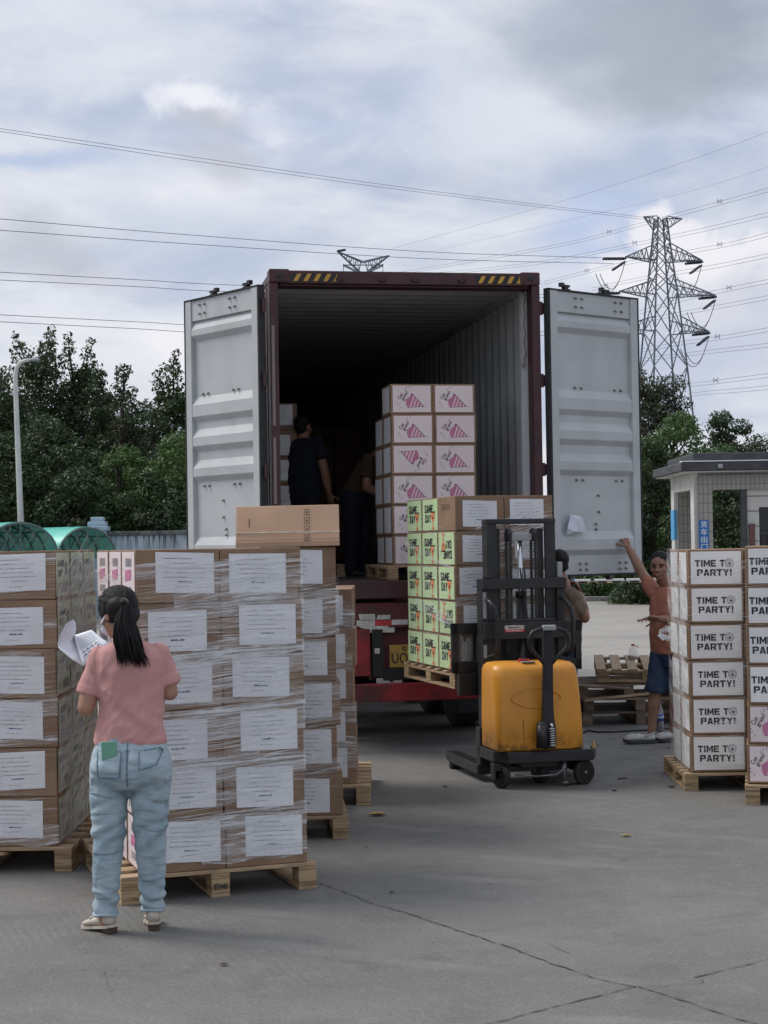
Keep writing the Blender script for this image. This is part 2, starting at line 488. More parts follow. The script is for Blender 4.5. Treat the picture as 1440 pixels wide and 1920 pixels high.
# slab joints and cracks
def crack(pts, w, seed, amp=.012):
    r = random.Random(seed); P = []
    wp = [gp(*q) for q in pts]
    for a, b in zip(wp[:-1], wp[1:]):
        n = max(2, int((b - a).length / .035))
        for i in range(n): P.append(a.lerp(b, i / n))
    P.append(wp[-1])
    L = []
    off = 0
    for i, p in enumerate(P):
        d = (P[min(i + 1, len(P) - 1)] - P[max(0, i - 1)]).normalized(); s = Vector((-d.y, d.x, 0))
        off = off * .8 + r.uniform(-amp, amp) * .6
        ww = w * .7 * r.uniform(.15, 1.4)
        c = p + s * off
        L.append((c - s * ww / 2, c + s * ww / 2))
    m = MB(); vs = []
    for a, b in L: vs += [(a.x, a.y, .004), (b.x, b.y, .004)]
    m.add(vs, [(2 * i, 2 * i + 1, 2 * i + 3, 2 * i + 2) for i in range(len(L) - 1)])
    return struct(m.build('pavement_crack', M_crack))
crack([(600, 1657), (700, 1694), (850, 1742), (1000, 1795), (1110, 1833), (1195, 1851)], .012, 1)
crack([(1195, 1851), (1300, 1885), (1420, 1922), (1500, 1950)], .011, 2)
crack([(900, 1924), (1020, 1895), (1110, 1873), (1195, 1851)], .011, 3)
crack([(1195, 1851), (1250, 1849), (1316, 1843), (1318, 1838)], .005, 4)
crack([(1302, 1834), (1380, 1815), (1460, 1795)], .010, 5, .004)
crack([(1028, 1770), (1060, 1785), (1078, 1790)], .004, 6)
crack([(880, 1478), (1000, 1466), (1130, 1462)], .006, 7)
crack([(1118, 1400), (1180, 1411), (1262, 1419)], .006, 8, .003)
crack([(198, 1820), (205, 1850), (210, 1862)], .003, 9)
crack([(660, 1402), (760, 1408), (830, 1399)], .010, 10, .003)

# far kerb and verge behind the barrier
kp = [gp(1000, 1129), gp(1440, 1121)]
y0 = kp[0].y
g = MB()
for i in range(30):
    x = -5 + i * 1.0
    g.box((x + .49, y0, .065), (.975, .22, .15))
struct(g.build('kerb', M_kerb, bevel=.01, seg=1))
g = MB(); g.add([(-8, y0 + .1, .1), (30, y0 + .1, .1), (30, y0 + 12, .35), (-8, y0 + 12, .35)], [(0, 1, 2, 3)])
struct(g.build('verge', M_soil))

# ------------------------------------------------------------------ vegetation
def leafmat(name, a, b, c):
    m = bpy.data.materials.new(name); m.use_nodes = True
    t = NT(m.node_tree); bs = m.node_tree.nodes['Principled BSDF']
    p = t.n('ShaderNodeTexCoord').outputs['Object']
    col = t.mix(t.rng(t.noise(p, .55, 4, .6), .35, .65), a, b)
    col = t.mix(t.rng(t.noise(p, 5.5, 3, .6), .5, .72, 0, .8), col, c)
    t.put(bs.inputs['Base Color'], col)
    bs.inputs['Roughness'].default_value = .5
    bs.inputs['Specular IOR Level'].default_value = .45
    tr = t.n('ShaderNodeBsdfTranslucent'); t.put(tr.inputs[0], col)
    mx = t.n('ShaderNodeMixShader'); mx.inputs[0].default_value = .25
    out = [n for n in m.node_tree.nodes if n.type == 'OUTPUT_MATERIAL'][0]
    t.t.links.new(bs.outputs[0], mx.inputs[1]); t.t.links.new(tr.outputs[0], mx.inputs[2]); t.t.links.new(mx.outputs[0], out.inputs[0])
    return m
L_dark = leafmat('leaves_dark', (.030, .055, .021), (.046, .080, .027), (.075, .120, .036))
L_mid = leafmat('leaves_mid', (.052, .104, .028), (.082, .150, .038), (.125, .20, .052))
L_brown = leafmat('leaves_olive', (.048, .052, .024), (.040, .062, .026), (.085, .085, .040))
M_bark = mat('bark', (.075, .06, .045), .9, (.04, .032, .025), 8, bump=.4, stretch=(1, 1, .2))

def leaves(nr, centers, rads, n, size, flat=.35, fill=.55, narrow=.45):
    """n leaf quads on and in ellipsoidal clumps -> verts, faces as arrays"""
    centers = np.array(centers); rads = np.array(rads)
    w = rads.prod(axis=1) ** (2 / 3); w /= w.sum()
    k = nr.choice(len(centers), n, p=w)
    d = nr.normal(size=(n, 3)); d /= np.linalg.norm(d, axis=1)[:, None]
    rr = fill + (1 - fill) * nr.random(n) ** .5
    rr *= 1 + .12 * nr.normal(size=n)
    pos = centers[k] + d * rads[k] * rr[:, None]
    nrm = d * .6 + nr.normal(size=(n, 3)) * .6 + np.array([0, 0, flat]); nrm /= np.linalg.norm(nrm, axis=1)[:, None]
    tmp = nr.normal(size=(n, 3)) + np.array([0, 0, -.3])
    u = np.cross(nrm, tmp); u /= np.linalg.norm(u, axis=1)[:, None]
    v = np.cross(nrm, u)
    L = size * (.6 + .8 * nr.random(n))[:, None]; B = L * narrow
    a = pos - u * L * .5; b2 = pos + v * B * .5 + u * L * .05; c = pos + u * L * .5 - nrm * L * .12; d2 = pos - v * B * .5 + u * L * .05
    V = np.stack([a, b2, c, d2], 1).reshape(-1, 3)
    return V
def leafobj(name, V, m, parent):
    n = len(V) // 4
    me = bpy.data.meshes.new(name)
    me.vertices.add(len(V)); me.vertices.foreach_set('co', V.astype(np.float32).ravel())
    me.loops.add(n * 4); me.loops.foreach_set('vertex_index', np.arange(n * 4, dtype=np.int32))
    me.polygons.add(n); me.polygons.foreach_set('loop_start', np.arange(0, n * 4, 4, dtype=np.int32))
    try: me.polygons.foreach_set('loop_total', np.full(n, 4, dtype=np.int32))
    except Exception: pass
    me.update(calc_edges=True); me.materials.append(m)
    return link(name, me, parent)
def tree(name, label, base, h, cr_, n, m, seed, style='round', group=None, size=.17, low=.15, spires=0, trunk_lean=0):
    nr = np.random.default_rng(seed); r = random.Random(seed); cr = cr_ * 1.42; h = h * .925
    t = thing(name, label, 'tree', base, 0, group)
    cs = []; rs = []
    nc = 32 if style != 'spire' else 22
    for i in range(nc):
        f = i / (nc - 1)
        z = h * (low + (1 - low) * f) - .2
        if style == 'spire': rad = cr * (1 - f) ** .75 * (.55 + .45 * math.sin(min(1, f * 4) * PI / 2))
        elif style == 'round': rad = cr * math.sqrt(max(.04, 1 - abs(2 * f - .85) ** 2.4 * .8))
        else: rad = cr * (1.05 - .75 * f ** 2)
        for q in range(1 if style == 'spire' and f > .8 else 2):
            a = r.uniform(0, 2 * PI); d = rad * r.uniform(.25, .8)
            s = (.34 if style == 'spire' else .42) * cr * r.uniform(.55, 1.15) * (1 - .5 * f)
            s = max(s, .22)
            cs.append((math.cos(a) * d + trunk_lean * f, math.sin(a) * d, z)); rs.append((s, s, s * r.uniform(.45, .8)))
    for i in range(spires):
        a = r.uniform(0, 2 * PI); d = cr * r.uniform(.1, .75)
        zt = h * r.uniform(.84, 1.0)
        for q in range(5):
            cs.append((math.cos(a) * d + r.uniform(-.12, .12), math.sin(a) * d, zt + .12 + q * .24)); s = .36 - q * .05
            rs.append((s, s, .14))
    V = leaves(nr, cs, rs, int(n * 2.1), size * .76)
    leafobj('crown', V, m, t)
    tb = MB()
    P = [(trunk_lean * f + .12 * math.sin(f * 5 + seed), .08 * math.cos(f * 4 + seed), h * f * .93) for f in [i / 7 for i in range(8)]]
    tb.tube(P, [max(.02, (.14 + h * .008) * (1 - .9 * i / 7)) for i in range(8)], 8)
    for i in range(0, len(cs), 2):
        c = Vector(cs[i]); f = max(.12, min(.9, (c.z - .6) / h)); k = f / .93 * 7; a = Vector(P[min(7, int(k))]).lerp(Vector(P[min(7, int(k) + 1)]), k % 1)
        mid = a.lerp(c, .5) + Vector((0, 0, -.08))
        tb.tube([a, mid, c], [.05, .03, .012], 5)
    tb.build('trunk', M_bark, t, True)
    return t
GL = 'trees behind the weathered wall'
def bx(u, Y): p = at(u, 1000, Y); return (p.x, Y, 0)
def hz(u, v, Y): return at(u, v, Y).z
# back row, then lower front row, left of the container
tree('broadleaf_tree', 'dark tree whose jagged top stands highest, above the curved street lamp', bx(78, 52), hz(80, 640, 52), 1.9, 15000, L_dark, 11, 'dome', GL, spires=5)
tree('broadleaf_tree', 'dark tree cut by the left edge of the photo, left of the street lamp', bx(-25, 51), hz(-20, 668, 51), 1.9, 12000, L_dark, 12, 'dome', GL, spires=3)
tree('broadleaf_tree', 'dark tree with two thin tops just right of the lamp arm', bx(150, 53), hz(150, 655, 53), 1.5, 11000, L_dark, 13, 'dome', GL, spires=4)
tree('thin_tree', 'thin airy tree with see-through spiky top against the sky', bx(236, 50), hz(238, 645, 50), 1.05, 4200, L_brown, 14, 'spire', GL, size=.15, low=.3)
tree('thin_tree', 'slim ragged tree left of the thin airy one', bx(190, 51), hz(186, 652, 51), 1.05, 5200, L_dark, 15, 'spire', GL, size=.16, low=.3)
tree('broadleaf_tree', 'leafy tree rising beside the left container door', bx(322, 49), hz(322, 700, 49), 1.6, 14000, L_dark, 16, 'dome', GL, spires=4)
tree('leafy_tree', 'brighter green bushy tree against the left container door, lower half', bx(335, 45.5), hz(335, 790, 45.5), 1.25, 12000, L_mid, 17, 'round', GL, size=.15, low=.05)
tree('leafy_tree', 'drooping green tree above the stepped pillar', bx(225, 46), hz(225, 815, 46), 1.45, 14000, L_mid, 18, 'round', GL, size=.15, low=.05)
tree('leafy_tree', 'shaded green tree right behind the street lamp pole', bx(95, 47), hz(90, 760, 47), 1.7, 13000, L_dark, 19, 'round', GL, low=.05)
tree('leafy_tree', 'shaded bushy tree behind the arched canopies at the left edge', bx(-10, 46), hz(-10, 780, 46), 1.6, 11000, L_dark, 20, 'round', GL, low=.05)
tree('leafy_tree', 'dark understorey tree between the pole and the pillar', bx(150, 45), hz(150, 850, 45), 1.3, 9000, L_dark, 21, 'round', GL, low=.02)
tree('leafy_tree', 'dark understorey tree behind the weathered wall', bx(280, 44.6), hz(280, 860, 44.6), 1.2, 9000, L_dark, 22, 'round', GL, low=.02)
tree('broadleaf_tree', 'hidden-trunk tree filling the dark gap between pole and pillar', bx(205, 56), hz(205, 705, 56), 2.0, 13000, L_dark, 23, 'round', GL, low=.05)
tree('broadleaf_tree', 'dense back tree behind the bushy one at the left container door', bx(290, 55), hz(290, 722, 55), 2.0, 13000, L_dark, 24, 'round', GL, low=.05)
tree('broadleaf_tree', 'dense back tree left of the street lamp', bx(40, 56), hz(40, 700, 56), 2.2, 12000, L_dark, 25, 'round', GL, low=.05)
GR = 'trees behind the guardhouse'
tree('tall_tree', 'tall olive tree beside the right container door, in front of the pylon', bx(1238, 55), hz(1238, 680, 55), 1.75, 17000, L_brown, 31, 'dome', GR, size=.16, spires=2)
tree('leafy_tree', 'broad tree behind the near end of the guardhouse roof', bx(1272, 50), hz(1285, 748, 50), 1.7, 15000, L_mid, 32, 'round', GR, size=.15, low=.05)
tree('round_tree', 'rounded dark tree standing out right of the pylon', bx(1366, 58), hz(1366, 745, 58), 1.25, 13000, L_dark, 33, 'dome', GR, size=.15)
tree('leafy_tree', 'low tree at the right edge above the guardhouse roof', bx(1425, 60), hz(1425, 795, 60), 1.6, 9000, L_dark, 34, 'round', GR, size=.16)
tree('leafy_tree', 'low bushy tree seen over the middle of the guardhouse roof', bx(1350, 48), hz(1350, 815, 48), 1.5, 9000, L_mid, 35, 'round', GR, size=.15, low=.05)
tree('leafy_tree', 'dark tree between the container door and the guardhouse', bx(1222, 47), hz(1222, 800, 47), 1.1, 12000, L_dark, 36, 'round', GR, size=.15, low=.02)
tree('leafy_tree', 'dark tree seen through the opening between guardhouse columns', bx(1360, 45.5), hz(1360, 880, 45.5), 1.4, 12000, L_dark, 37, 'round', GR, size=.15, low=.02)
tree('leafy_tree', 'dark tree right of the guardhouse doorway', bx(1440, 47), hz(1440, 870, 47), 1.3, 7000, L_dark, 38, 'round', GR, size=.15, low=.02)
# hedge and leafy ground plants along the kerb
nr = np.random.default_rng(5)
cs = []; rs = []
for i in range(46):
    x = 2.5 + i * .26; cs.append((x, y0 + 1.2 + rnd.uniform(-.3, .5), .35 + rnd.uniform(0, .35))); rs.append((.38, .4, .36))
h = leafobj('hedge', leaves(nr, cs, rs, 12000, .12, narrow=.5), L_mid, None)
tag(h, 'low green leafy hedge along the far kerb, under the barrier arm', 'hedge')
cs = []; rs = []
for i in range(40):
    x = 1.0 + i * .45; cs.append((x, y0 + 3.5 + rnd.uniform(-.5, .8), 1.1 + rnd.uniform(0, .9))); rs.append((.7, .7, .9))
h = leafobj('hedge', leaves(nr, cs, rs, 14000, .18, narrow=.5), L_dark, None)
tag(h, 'tall dark hedge behind the low one, seen under the open right door', 'hedge')

# ------------------------------------------------------------------ weathered wall, pillar, canopies, lamp
def drips(t, tcn, out, b):
    s = t.noise(t.mapping(tcn, (9, 9, .35)), 1.3, 6, .7)
    z = t.n('ShaderNodeSeparateXYZ'); t.t.links.new(tcn, z.inputs[0])
    up = t.rng(z.outputs[2], 1.55, 2.15, .15, 1.0)
    k = t.math('MULTIPLY', t.rng(s, .46, .60), up)
    return t.mix(k, out, (.035, .04, .045))
M_wallp = mat('washed_blue_plaster', (.44, .50, .56), .85, (.34, .40, .46), 1.5, extra=drips)
M_cap = mat('mossy_cap', (.15, .16, .16), .9, (.07, .075, .075), 5)
M_pil = mat('pale_blue_paint', (.36, .45, .54), .8, (.28, .36, .44), 3, .4, .7)
Yw = 43.0
a = at(196, 1000, Yw); zt = hz(260, 996, Yw)
w = thing('boundary_wall', 'stained pale blue plaster wall with black drips and dark coping, left of the container', 'wall', (0, Yw, 0))
m = MB(); m.cube((a.x, -.1, 0), (a.x + 7, .1, zt - .11)); m.build('wall_panel', M_wallp, w)
m = MB(); m.cube((a.x - .02, -.17, zt - .11), (a.x + 7.02, .17, zt)); m.build('coping', M_cap, w, bevel=.015, seg=1)
pa = at(168, 1000, Yw - .3); pb = at(199, 1000, Yw - .3); zp = hz(184, 970, Yw)
w = thing('gate_pillar', 'pale blue square pillar with stepped three-tier cap', 'pillar', ((pa.x + pb.x) / 2, Yw - .3, 0))
pw = pb.x - pa.x
m = MB(); m.box((0, 0, (zp - .36) / 2), (pw, pw, zp - .36)); m.build('shaft', M_pil, w, bevel=.01, seg=1)
for k, (s, z) in enumerate(((1.28, zp - .36), (1.05, zp - .24), (.75, zp - .12))):
    m = MB(); m.box((0, 0, z + .06), (pw * s, pw * s, .118)); m.build('cap_step', M_pil, w, bevel=.015, seg=1)
w = thing('boundary_wall', 'low stretch of blue wall hidden behind the arched canopies', 'wall', (0, Yw, 0))
m = MB(); m.cube((a.x - 9, -.1, 0), (pa.x - .02, .1, zt - .35)); m.build('wall_panel', M_wallp, w)
M_teal = mat('teal_polycarbonate', (.10, .52, .43), .3, (.13, .58, .48), 3, alpha=.93, spec=.7)
M_frame = mat('grey_green_steel', (.10, .15, .14), .6)
def canopy(lab, u, v, Y, rad, L, ang):
    c = at(u, v, Y)
    t = thing('arched_canopy', lab, 'canopy', (c.x, Y, 0), ang, 'arched green canopies')
    zc = c.z; rise = rad * .78; N = 16
    def arc(y, r=1.0, dz=0): return [Vector((rad * r * math.cos(PI - PI * i / N), y, zc - rise + rise * r * math.sin(PI * i / N) + dz)) for i in range(N + 1)]
    m = MB(); A = arc(0); B = arc(L); A2 = arc(0, 1, -.02); B2 = arc(L, 1, -.02)
    vs = A + B + A2 + B2; n = N + 1
    fs = [(i, i + 1, n + i + 1, n + i) for i in range(N)] + [(2 * n + i, 3 * n + i, 3 * n + i + 1, 2 * n + i + 1) for i in range(N)]
    m.add(vs, fs); m.build('roof_sheet', M_teal, t, True)
    m = MB()
    for y in [L * k / 4 for k in range(5)]:
        m.tube(arc(y, 1.0, -.035), .028, 6)
        m.cyl((-rad, y, zc - rise), (rad, y, zc - rise), .024, n=6)
        for s in (-1, 1):
            m.cyl((0, y, zc - rise), (s * rad * .5, y, zc - rise + rise * .86), .016, n=5)
            m.cyl((s * rad * .5, y, zc - rise), (s * rad * .25, y, zc - .05), .014, n=5)
            m.cyl((s * rad * .5, y, zc - rise), (s * rad * .78, y, zc - rise + rise * .6), .014, n=5)
        m.cyl((0, y, zc - rise), (0, y, zc - .04), .018, n=5)
    for i in range(0, N + 1, 4): m.cyl(A[i] - Vector((0, 0, .03)), B[i] - Vector((0, 0, .03)), .018, n=6)
    m.build('truss_frame', M_frame, t)
    for y in (0, L):
        for s in (-1, 1):
            m = MB(); m.cyl((s * rad * .95, y, 0), (s * rad * .95, y, zc - rise), .045, n=8); m.build('post', M_frame, t)
    return t
canopy('green arched canopy with a trussed end, under the street lamp', 38, 978, 38.5, .95, 2.6, R(38))
canopy('green arched canopy beside the pillar, behind the trussed one', 163, 987, 40.5, .95, 2.6, R(52))
canopy('green arched canopy cut by the left edge of the photo', -30, 979, 38.5, .95, 2.6, R(38))

M_lampw = mat('white_lamp_paint', (.62, .62, .60), .5, (.52, .52, .50), 3)
Yl = 44.0
pl = at(40, 1000, Yl)
t = thing('street_lamp', 'white curved street lamp pole rising before the left trees', 'street lamp', (pl.x, Yl, 0))
def lp(u, v): q = at(u, v, Yl); return (q.x - pl.x, 0, q.z)
m = MB()
P = [(0.02, 0, 0), (lp(39, 975)), lp(36, 900), lp(32, 800), lp(29, 720), lp(29, 700), lp(32, 688), lp(38, 680), lp(48, 676), lp(57, 675)]
m.tube(P, [.085, .085, .078, .07, .062, .06, .058, .056, .052, .05], 10); m.build('pole', M_lampw, t, True)
m = MB(); q = Vector(lp(57, 675)); m.ell(q + Vector((.1, 0, .0)), (.17, .09, .05)); m.build('lamp_head', M_plast, t, True)

# ------------------------------------------------------------------ guardhouse
Yg = 38.0
g0 = at(1294, 1000, Yg)
def tiles(t, tcn, out, b):
    br = t.n('ShaderNodeTexBrick'); br.offset = 0
    t.t.links.new(t.mapping(tcn, (1, 1, 1), (0, 0, 0), (R(90), 0, 0)), br.inputs[0])
    br.inputs['Color1'].default_value = (.33, .31, .28, 1); br.inputs['Color2'].default_value = (.30, .285, .26, 1); br.inputs['Mortar'].default_value = (.17, .17, .165, 1)
    br.inputs['Scale'].default_value = 1; br.inputs['Mortar Size'].default_value = .012; br.inputs['Brick Width'].default_value = .11; br.inputs['Row Height'].default_value = .22
    return br.outputs[0]
M_tile = mat('beige_tile', (.33, .31, .28), .5, extra=tiles)
M_gw = mat('off_white_paint', (.56, .555, .53), .7, (.46, .455, .43), 2)
M_fasc = mat('dark_fascia', (.055, .058, .062), .6, (.035, .036, .04), 4)
M_dark = mat('dark_opening', (.02, .022, .024), .5)
M_blue = mat('blue_sign_paint', (.02, .14, .42), .5)
M_lblue = mat('light_blue_paint', (.08, .34, .62), .5)
M_signw = mat('sign_white', (.62, .68, .72), .5)
g0.x += .10
t = thing('guardhouse', 'small guardhouse with dark flat two-tier roof and tiled columns at the right edge', 'guardhouse', (g0.x, Yg, 0))
zb = hz(1350, 918, Yg); ze = hz(1350, 884, Yg); zf = hz(1350, 867, Yg); zr = hz(1350, 849, Yg)
LX = 7.5
def col_(x, y, w, d, part='column', mt=None):
    m = MB(); m.cube((x, y, 0), (x + w, y + d, ze - .02)); return m.build(part, mt or M_tile, t)
m = MB(); m.cube((0, 0, 0), (.10, .42, ze - .02)); m.build('column_face', M_gw, t)
col_(.103, .002, .33, .42)
m = MB(); m.cube((0, 2.6, 0), (.10, 3.02, ze - .02)); m.build('column_face', M_gw, t)
col_(.103, 2.6, .45, .42)
m = MB(); m.cube((.436, .01, zb), (LX, .30, ze - .025)); m.build('beam', M_tile, t)
m = MB(); m.cube((.01, .425, zb + .02), (.22, 2.595, ze - .03)); m.build('beam', M_gw, t)
m = MB(); m.cube((-.35, -.42, ze), (LX, 3.6, zf)); m.build('eave', M_fasc, t, bevel=.02, seg=1)
m = MB(); m.cube((-.02, -.12, zf + .003), (LX, 3.3, zr)); m.build('parapet', M_fasc, t, bevel=.02, seg=1)
m = MB(); m.cube((-.34, -.425, zf + .004), (LX, -.13, zf + .03)); m.build('flashing', M_signw, t)
m = MB(); m.cube((-.30, -.38, ze - .022), (LX, 3.5, ze - .002)); m.build('soffit', M_gw, t)
px_ = lambda u: at(u, 960, Yg).x - g0.x
m = MB(); m.cube((px_(1391), .05, 0), (px_(1402), .2, zb - .003)); m.build('door_post', M_fasc, t)
def boards(t2, tcn, out, b):
    w_ = t2.n('ShaderNodeTexWave', bands_direction='Z'); t2.t.links.new(tcn, w_.inputs[0]); w_.inputs['Scale'].default_value = .9
    return t2.mix(t2.rng(w_.outputs['Fac'], .0, .06), (.22, .215, .20), out)
M_siding = mat('white_siding', (.50, .495, .47), .7, extra=boards)
m = MB(); x0 = px_(1402.5); x1 = px_(1425)
m.cube((x0, .1, 0), (x1, .22, zb - .003)); m.cube((x1, .1, 0), (LX, .22, 1.1)); m.cube((x1, .1, zb - .42), (LX, .22, zb - .003)); m.build('wall', M_siding, t)
m = MB(); m.cube((x1, .13, 1.1), (LX, .17, zb - .42)); m.build('window', M_dark, t)
m = MB()
for k in range(5): m.cube((x1 + .06 + k * .16, .07, 1.1), (x1 + .085 + k * .16, .09, 1.9))
m.cube((x1, .065, 1.9), (LX, .095, 1.94)); m.build('window_bars', M_fasc, t)
m = MB(); m.cube((.44, 3.1, 0), (LX, 3.2, 1.2)); m.build('wall', M_gw, t)
# blue vertical sign with Chinese writing on the front column
sz1 = hz(1318, 975, Yg)
m = MB(); m.cube((px_(1310), -.02, sz1 - 1.35), (px_(1328), 0, sz1)); m.build('column_sign', M_blue, t)
m = MB(); ch = '货车出门请开单'
for i, c in enumerate(ch):
    vs, fs = text2d(c, .015)
    cx = (px_(1310) + px_(1328)) / 2; s = .15; zz = sz1 - .1 - i * .175
    m.add([(cx + (a_ - .5) * s, -.023, zz + (b_ - .5) * s) for a_, b_ in vs], fs)
m.build('sign_writing', M_signw, t)
m = MB(); m.cube((-.012, 2.58, hz(1254, 1012, Yg + 2.8)), (.06, 3.04, hz(1254, 957, Yg + 2.8))); m.build('blue_band', M_lblue, t)
m = MB(); P = [(px_(1306), -.04, 0), (px_(1306), -.04, ze - .35), (px_(1307.5), -.04, ze - .15), (px_(1311), -.04, ze - .10), (LX, -.04, ze - .09)]
m.tube(P, .016, 6); m.build('conduit', M_plast, t, True)
m = MB(); x = px_(1345); m.box((x, -.45, (ze + zf) / 2), (.10, .08, .09)); m.build('wall_light', M_plast, t, bevel=.01)
m = MB(); m.cube((px_(1405), .04, 1.5), (px_(1416), .09, 2.15)); m.build('notice_box', mat('dull_maroon', (.12, .05, .05), .5), t, bevel=.01)

# barrier arm
Yb = 31.0
t = thing('barrier_arm', 'horizontal barrier arm with blue end and black and yellow blocks before the hedge', 'barrier', (at(1055, 1090, Yb).x, Yb, 0))
zb_ = hz(1120, 1090, Yb); bl = lambda u: at(u, 1090, Yb).x - t.location.x
M_bwhite = mat('barrier_white', (.75, .75, .72), .5); M_by = mat('barrier_cream', (.55, .45, .28), .5); M_bb = mat('barrier_blue', (.01, .16, .62), .45)
m = MB(); m.cube((bl(1057), -.04, zb_ - .035), (bl(1077), .04, zb_ + .045)); m.build('end_cap', M_bb, t, bevel=.01)
for (u0, u1) in ((1077.5, 1107), (1115, 1170), (1175, 1232), (1240, 1290)):
    m = MB(); m.cube((bl(u0), -.035, zb_ + .005), (bl(u1), .035, zb_ + .045)); m.build('arm_rail', M_bwhite, t, bevel=.008)
    m = MB(); m.cube((bl(u0) + .03, -.03, zb_ - .035), (bl(u1) - .03, .03, zb_ + .003)); m.build('arm_padding', M_by, t, bevel=.008)
    n = 2 if u1 - u0 > 40 else 1
    m = MB()
    for k in range(n):
        xm = bl(u0) + (bl(u1) - bl(u0)) * ((k + .5) / n); m.cube((xm - .09, -.034, zb_ - .032), (xm + .09, .034, zb_ + .001))
    m.build('black_block', M_blacks, t)
m = MB(); m.cube((bl(1070), .05, zb_ - .02), (bl(1290), .09, zb_ + .02)); m.build('inner_pole', M_steel, t)
m = MB(); m.cube((bl(1292), -.2, 0), (bl(1292) + .35, .2, 1.15)); m.build('barrier_motor_box', M_fasc, t, bevel=.03)
M_corrug = None

# ------------------------------------------------------------------ pylons and power lines
M_pyl = mat('galvanised_steel', (.19, .22, .26), .6, (.14, .165, .20), .2)
M_ins = mat('dark_insulator', (.035, .04, .05), .5)
M_wire = mat('power_cable', (.10, .115, .15), .6)
Yp = 218.0; SP = FPX / Yp
def pz(v, u=1245): return at(u, v, Yp).z
pc = at(1244, 700, Yp)
def lattice(m, secs, c, r=.12, n=5, bays=None):
    """four-legged tapered lattice: secs = [(z, half width)]"""
    for (z0_, w0), (z1_, w1) in zip(secs[:-1], secs[1:]):
        k = max(1, int(round((z1_ - z0_) / (1.15 * (w0 + w1)))))
        for sx, sy in ((-1, -1), (1, -1), (1, 1), (-1, 1)):
            m.cyl((c[0] + sx * w0, c[1] + sy * w0, z0_), (c[0] + sx * w1, c[1] + sy * w1, z1_), r, n=n)
        for j in range(k):
            za = z0_ + (z1_ - z0_) * j / k; zb2 = z0_ + (z1_ - z0_) * (j + 1) / k
            wa = w0 + (w1 - w0) * j / k; wb = w0 + (w1 - w0) * (j + 1) / k
            for (ax, ay), (bx_, by) in (((-1, -1), (1, -1)), ((1, -1), (1, 1)), ((1, 1), (-1, 1)), ((-1, 1), (-1, -1))):
                m.cyl((c[0] + ax * wa, c[1] + ay * wa, za), (c[0] + bx_ * wb, c[1] + by * wb, zb2), r * .6, n=4)
                m.cyl((c[0] + bx_ * wa, c[1] + by * wa, za), (c[0] + ax * wb, c[1] + ay * wb, zb2), r * .6, n=4)
def arm(m, c, z, w, tip, drop_from, r=.09, n=6):
    """crossarm from the tower face at x=±w to the tip"""
    s = 1 if tip[0] > 0 else -1
    for sy in (-1, 1):
        top = Vector((c[0] + s * w, c[1] + sy * w, drop_from)); bot = Vector((c[0] + s * w, c[1] + sy * w, z))
        tp = Vector((c[0] + tip[0], c[1], tip[1]))
        m.cyl(top, tp, r, n=4); m.cyl(bot, tp, r, n=4)
        for k in range(1, n):
            a_ = top.lerp(tp, k / n); b_ = bot.lerp(tp, (k - (.5 if k > 0 else 0)) / n); m.cyl(a_, b_, r * .55, n=4)
            b2 = bot.lerp(tp, min(1, (k + .5) / n)); m.cyl(a_, b2, r * .55, n=4)
    for k in range(n):
        A = [Vector((c[0] + s * w, c[1] + sy * w, z)).lerp(Vector((c[0] + tip[0], c[1], tip[1])), (k + (.0 if sy < 0 else 1)) / n) for sy in (-1, 1)]
        m.cyl(A[0], A[1], r * .5, n=4)
t = thing('lattice_pylon', 'tall lattice power pylon with four crossarms rising behind the right trees', 'pylon', (pc.x, Yp, 0), R(14))
m = MB()
secs = [(0, 4.2), (pz(690), 2.35), (pz(620), 1.95), (pz(550), 1.55), (pz(480), 1.05), (pz(408), .62)]
lattice(m, secs, (0, 0), .13); m.build('tower_body', M_pyl, t)
def zx(u, v): q = at(u, v, Yp); return (q.x - pc.x + (0), q.z)
tips = {}
for (z_, w, ul, ur, zt_, vt) in ((478, 1.05, 1170, 1320, 462, 488), (545, 1.5, 1158, 1347, 530, 553), (612, 1.95, 1150, 1334, 600, 622)):
    for u in (ul, ur):
        tx, tz = zx(u, vt); m = MB(); arm(m, (0, 0), pz(vt + 2), w, (tx / math.cos(R(14)), tz + .25), pz(zt_ - 3)); m.build('crossarm', M_pyl, t)
        tips[(u)] = (tx, tz)
for u in (1205, 1281):
    tx, tz = zx(u, 408); m = MB(); arm(m, (0, 0), pz(430), .75, (tx / math.cos(R(14)), tz), pz(407), .08, 3); m.build('peak_arm', M_pyl, t)
# insulator strings and jumper loops hanging at the arm ends
for u, (tx, tz) in tips.items():
    x = tx / math.cos(R(14)); s = 1 if x > 0 else -1
    m = MB()
    for dy in (-.3, .3):
        P0 = Vector((x, dy, tz)); P1 = Vector((x - s * 2.4, dy, tz - .25)) if u > 1244 else Vector((x - 3.2 * 1, dy, tz - .1))
        for k in range(9): a_ = P0.lerp(P1, k / 9); b_ = P0.lerp(P1, (k + .7) / 9); m.cyl(a_, b_, .16, n=6)
        P2 = Vector((x - 2.6, dy - 2, tz - 1.9))
        P0 = Vector((x - .2, dy, tz - .5))
        for k in range(9): a_ = P0.lerp(P2, k / 9); b_ = P0.lerp(P2, (k + .7) / 9); m.cyl(a_, b_, .16, n=6)
    m.build('insulator_string', M_ins, t)
    m = MB()
    for q in (0, .4):
        P = [Vector((x - .1 - 5.0 * f * (.75 + q * .3), -.5 * f, tz - .6 - 7.2 * (f - f * f) * 1.5 * (1 + q * .4) - 1.6 * f)) for f in [i / 12 for i in range(13)]]
        m.tube(P, .05, 4)
    m.build('jumper_loop', M_ins, t)
Yq = 300.0
pq = at(681, 513, Yq)
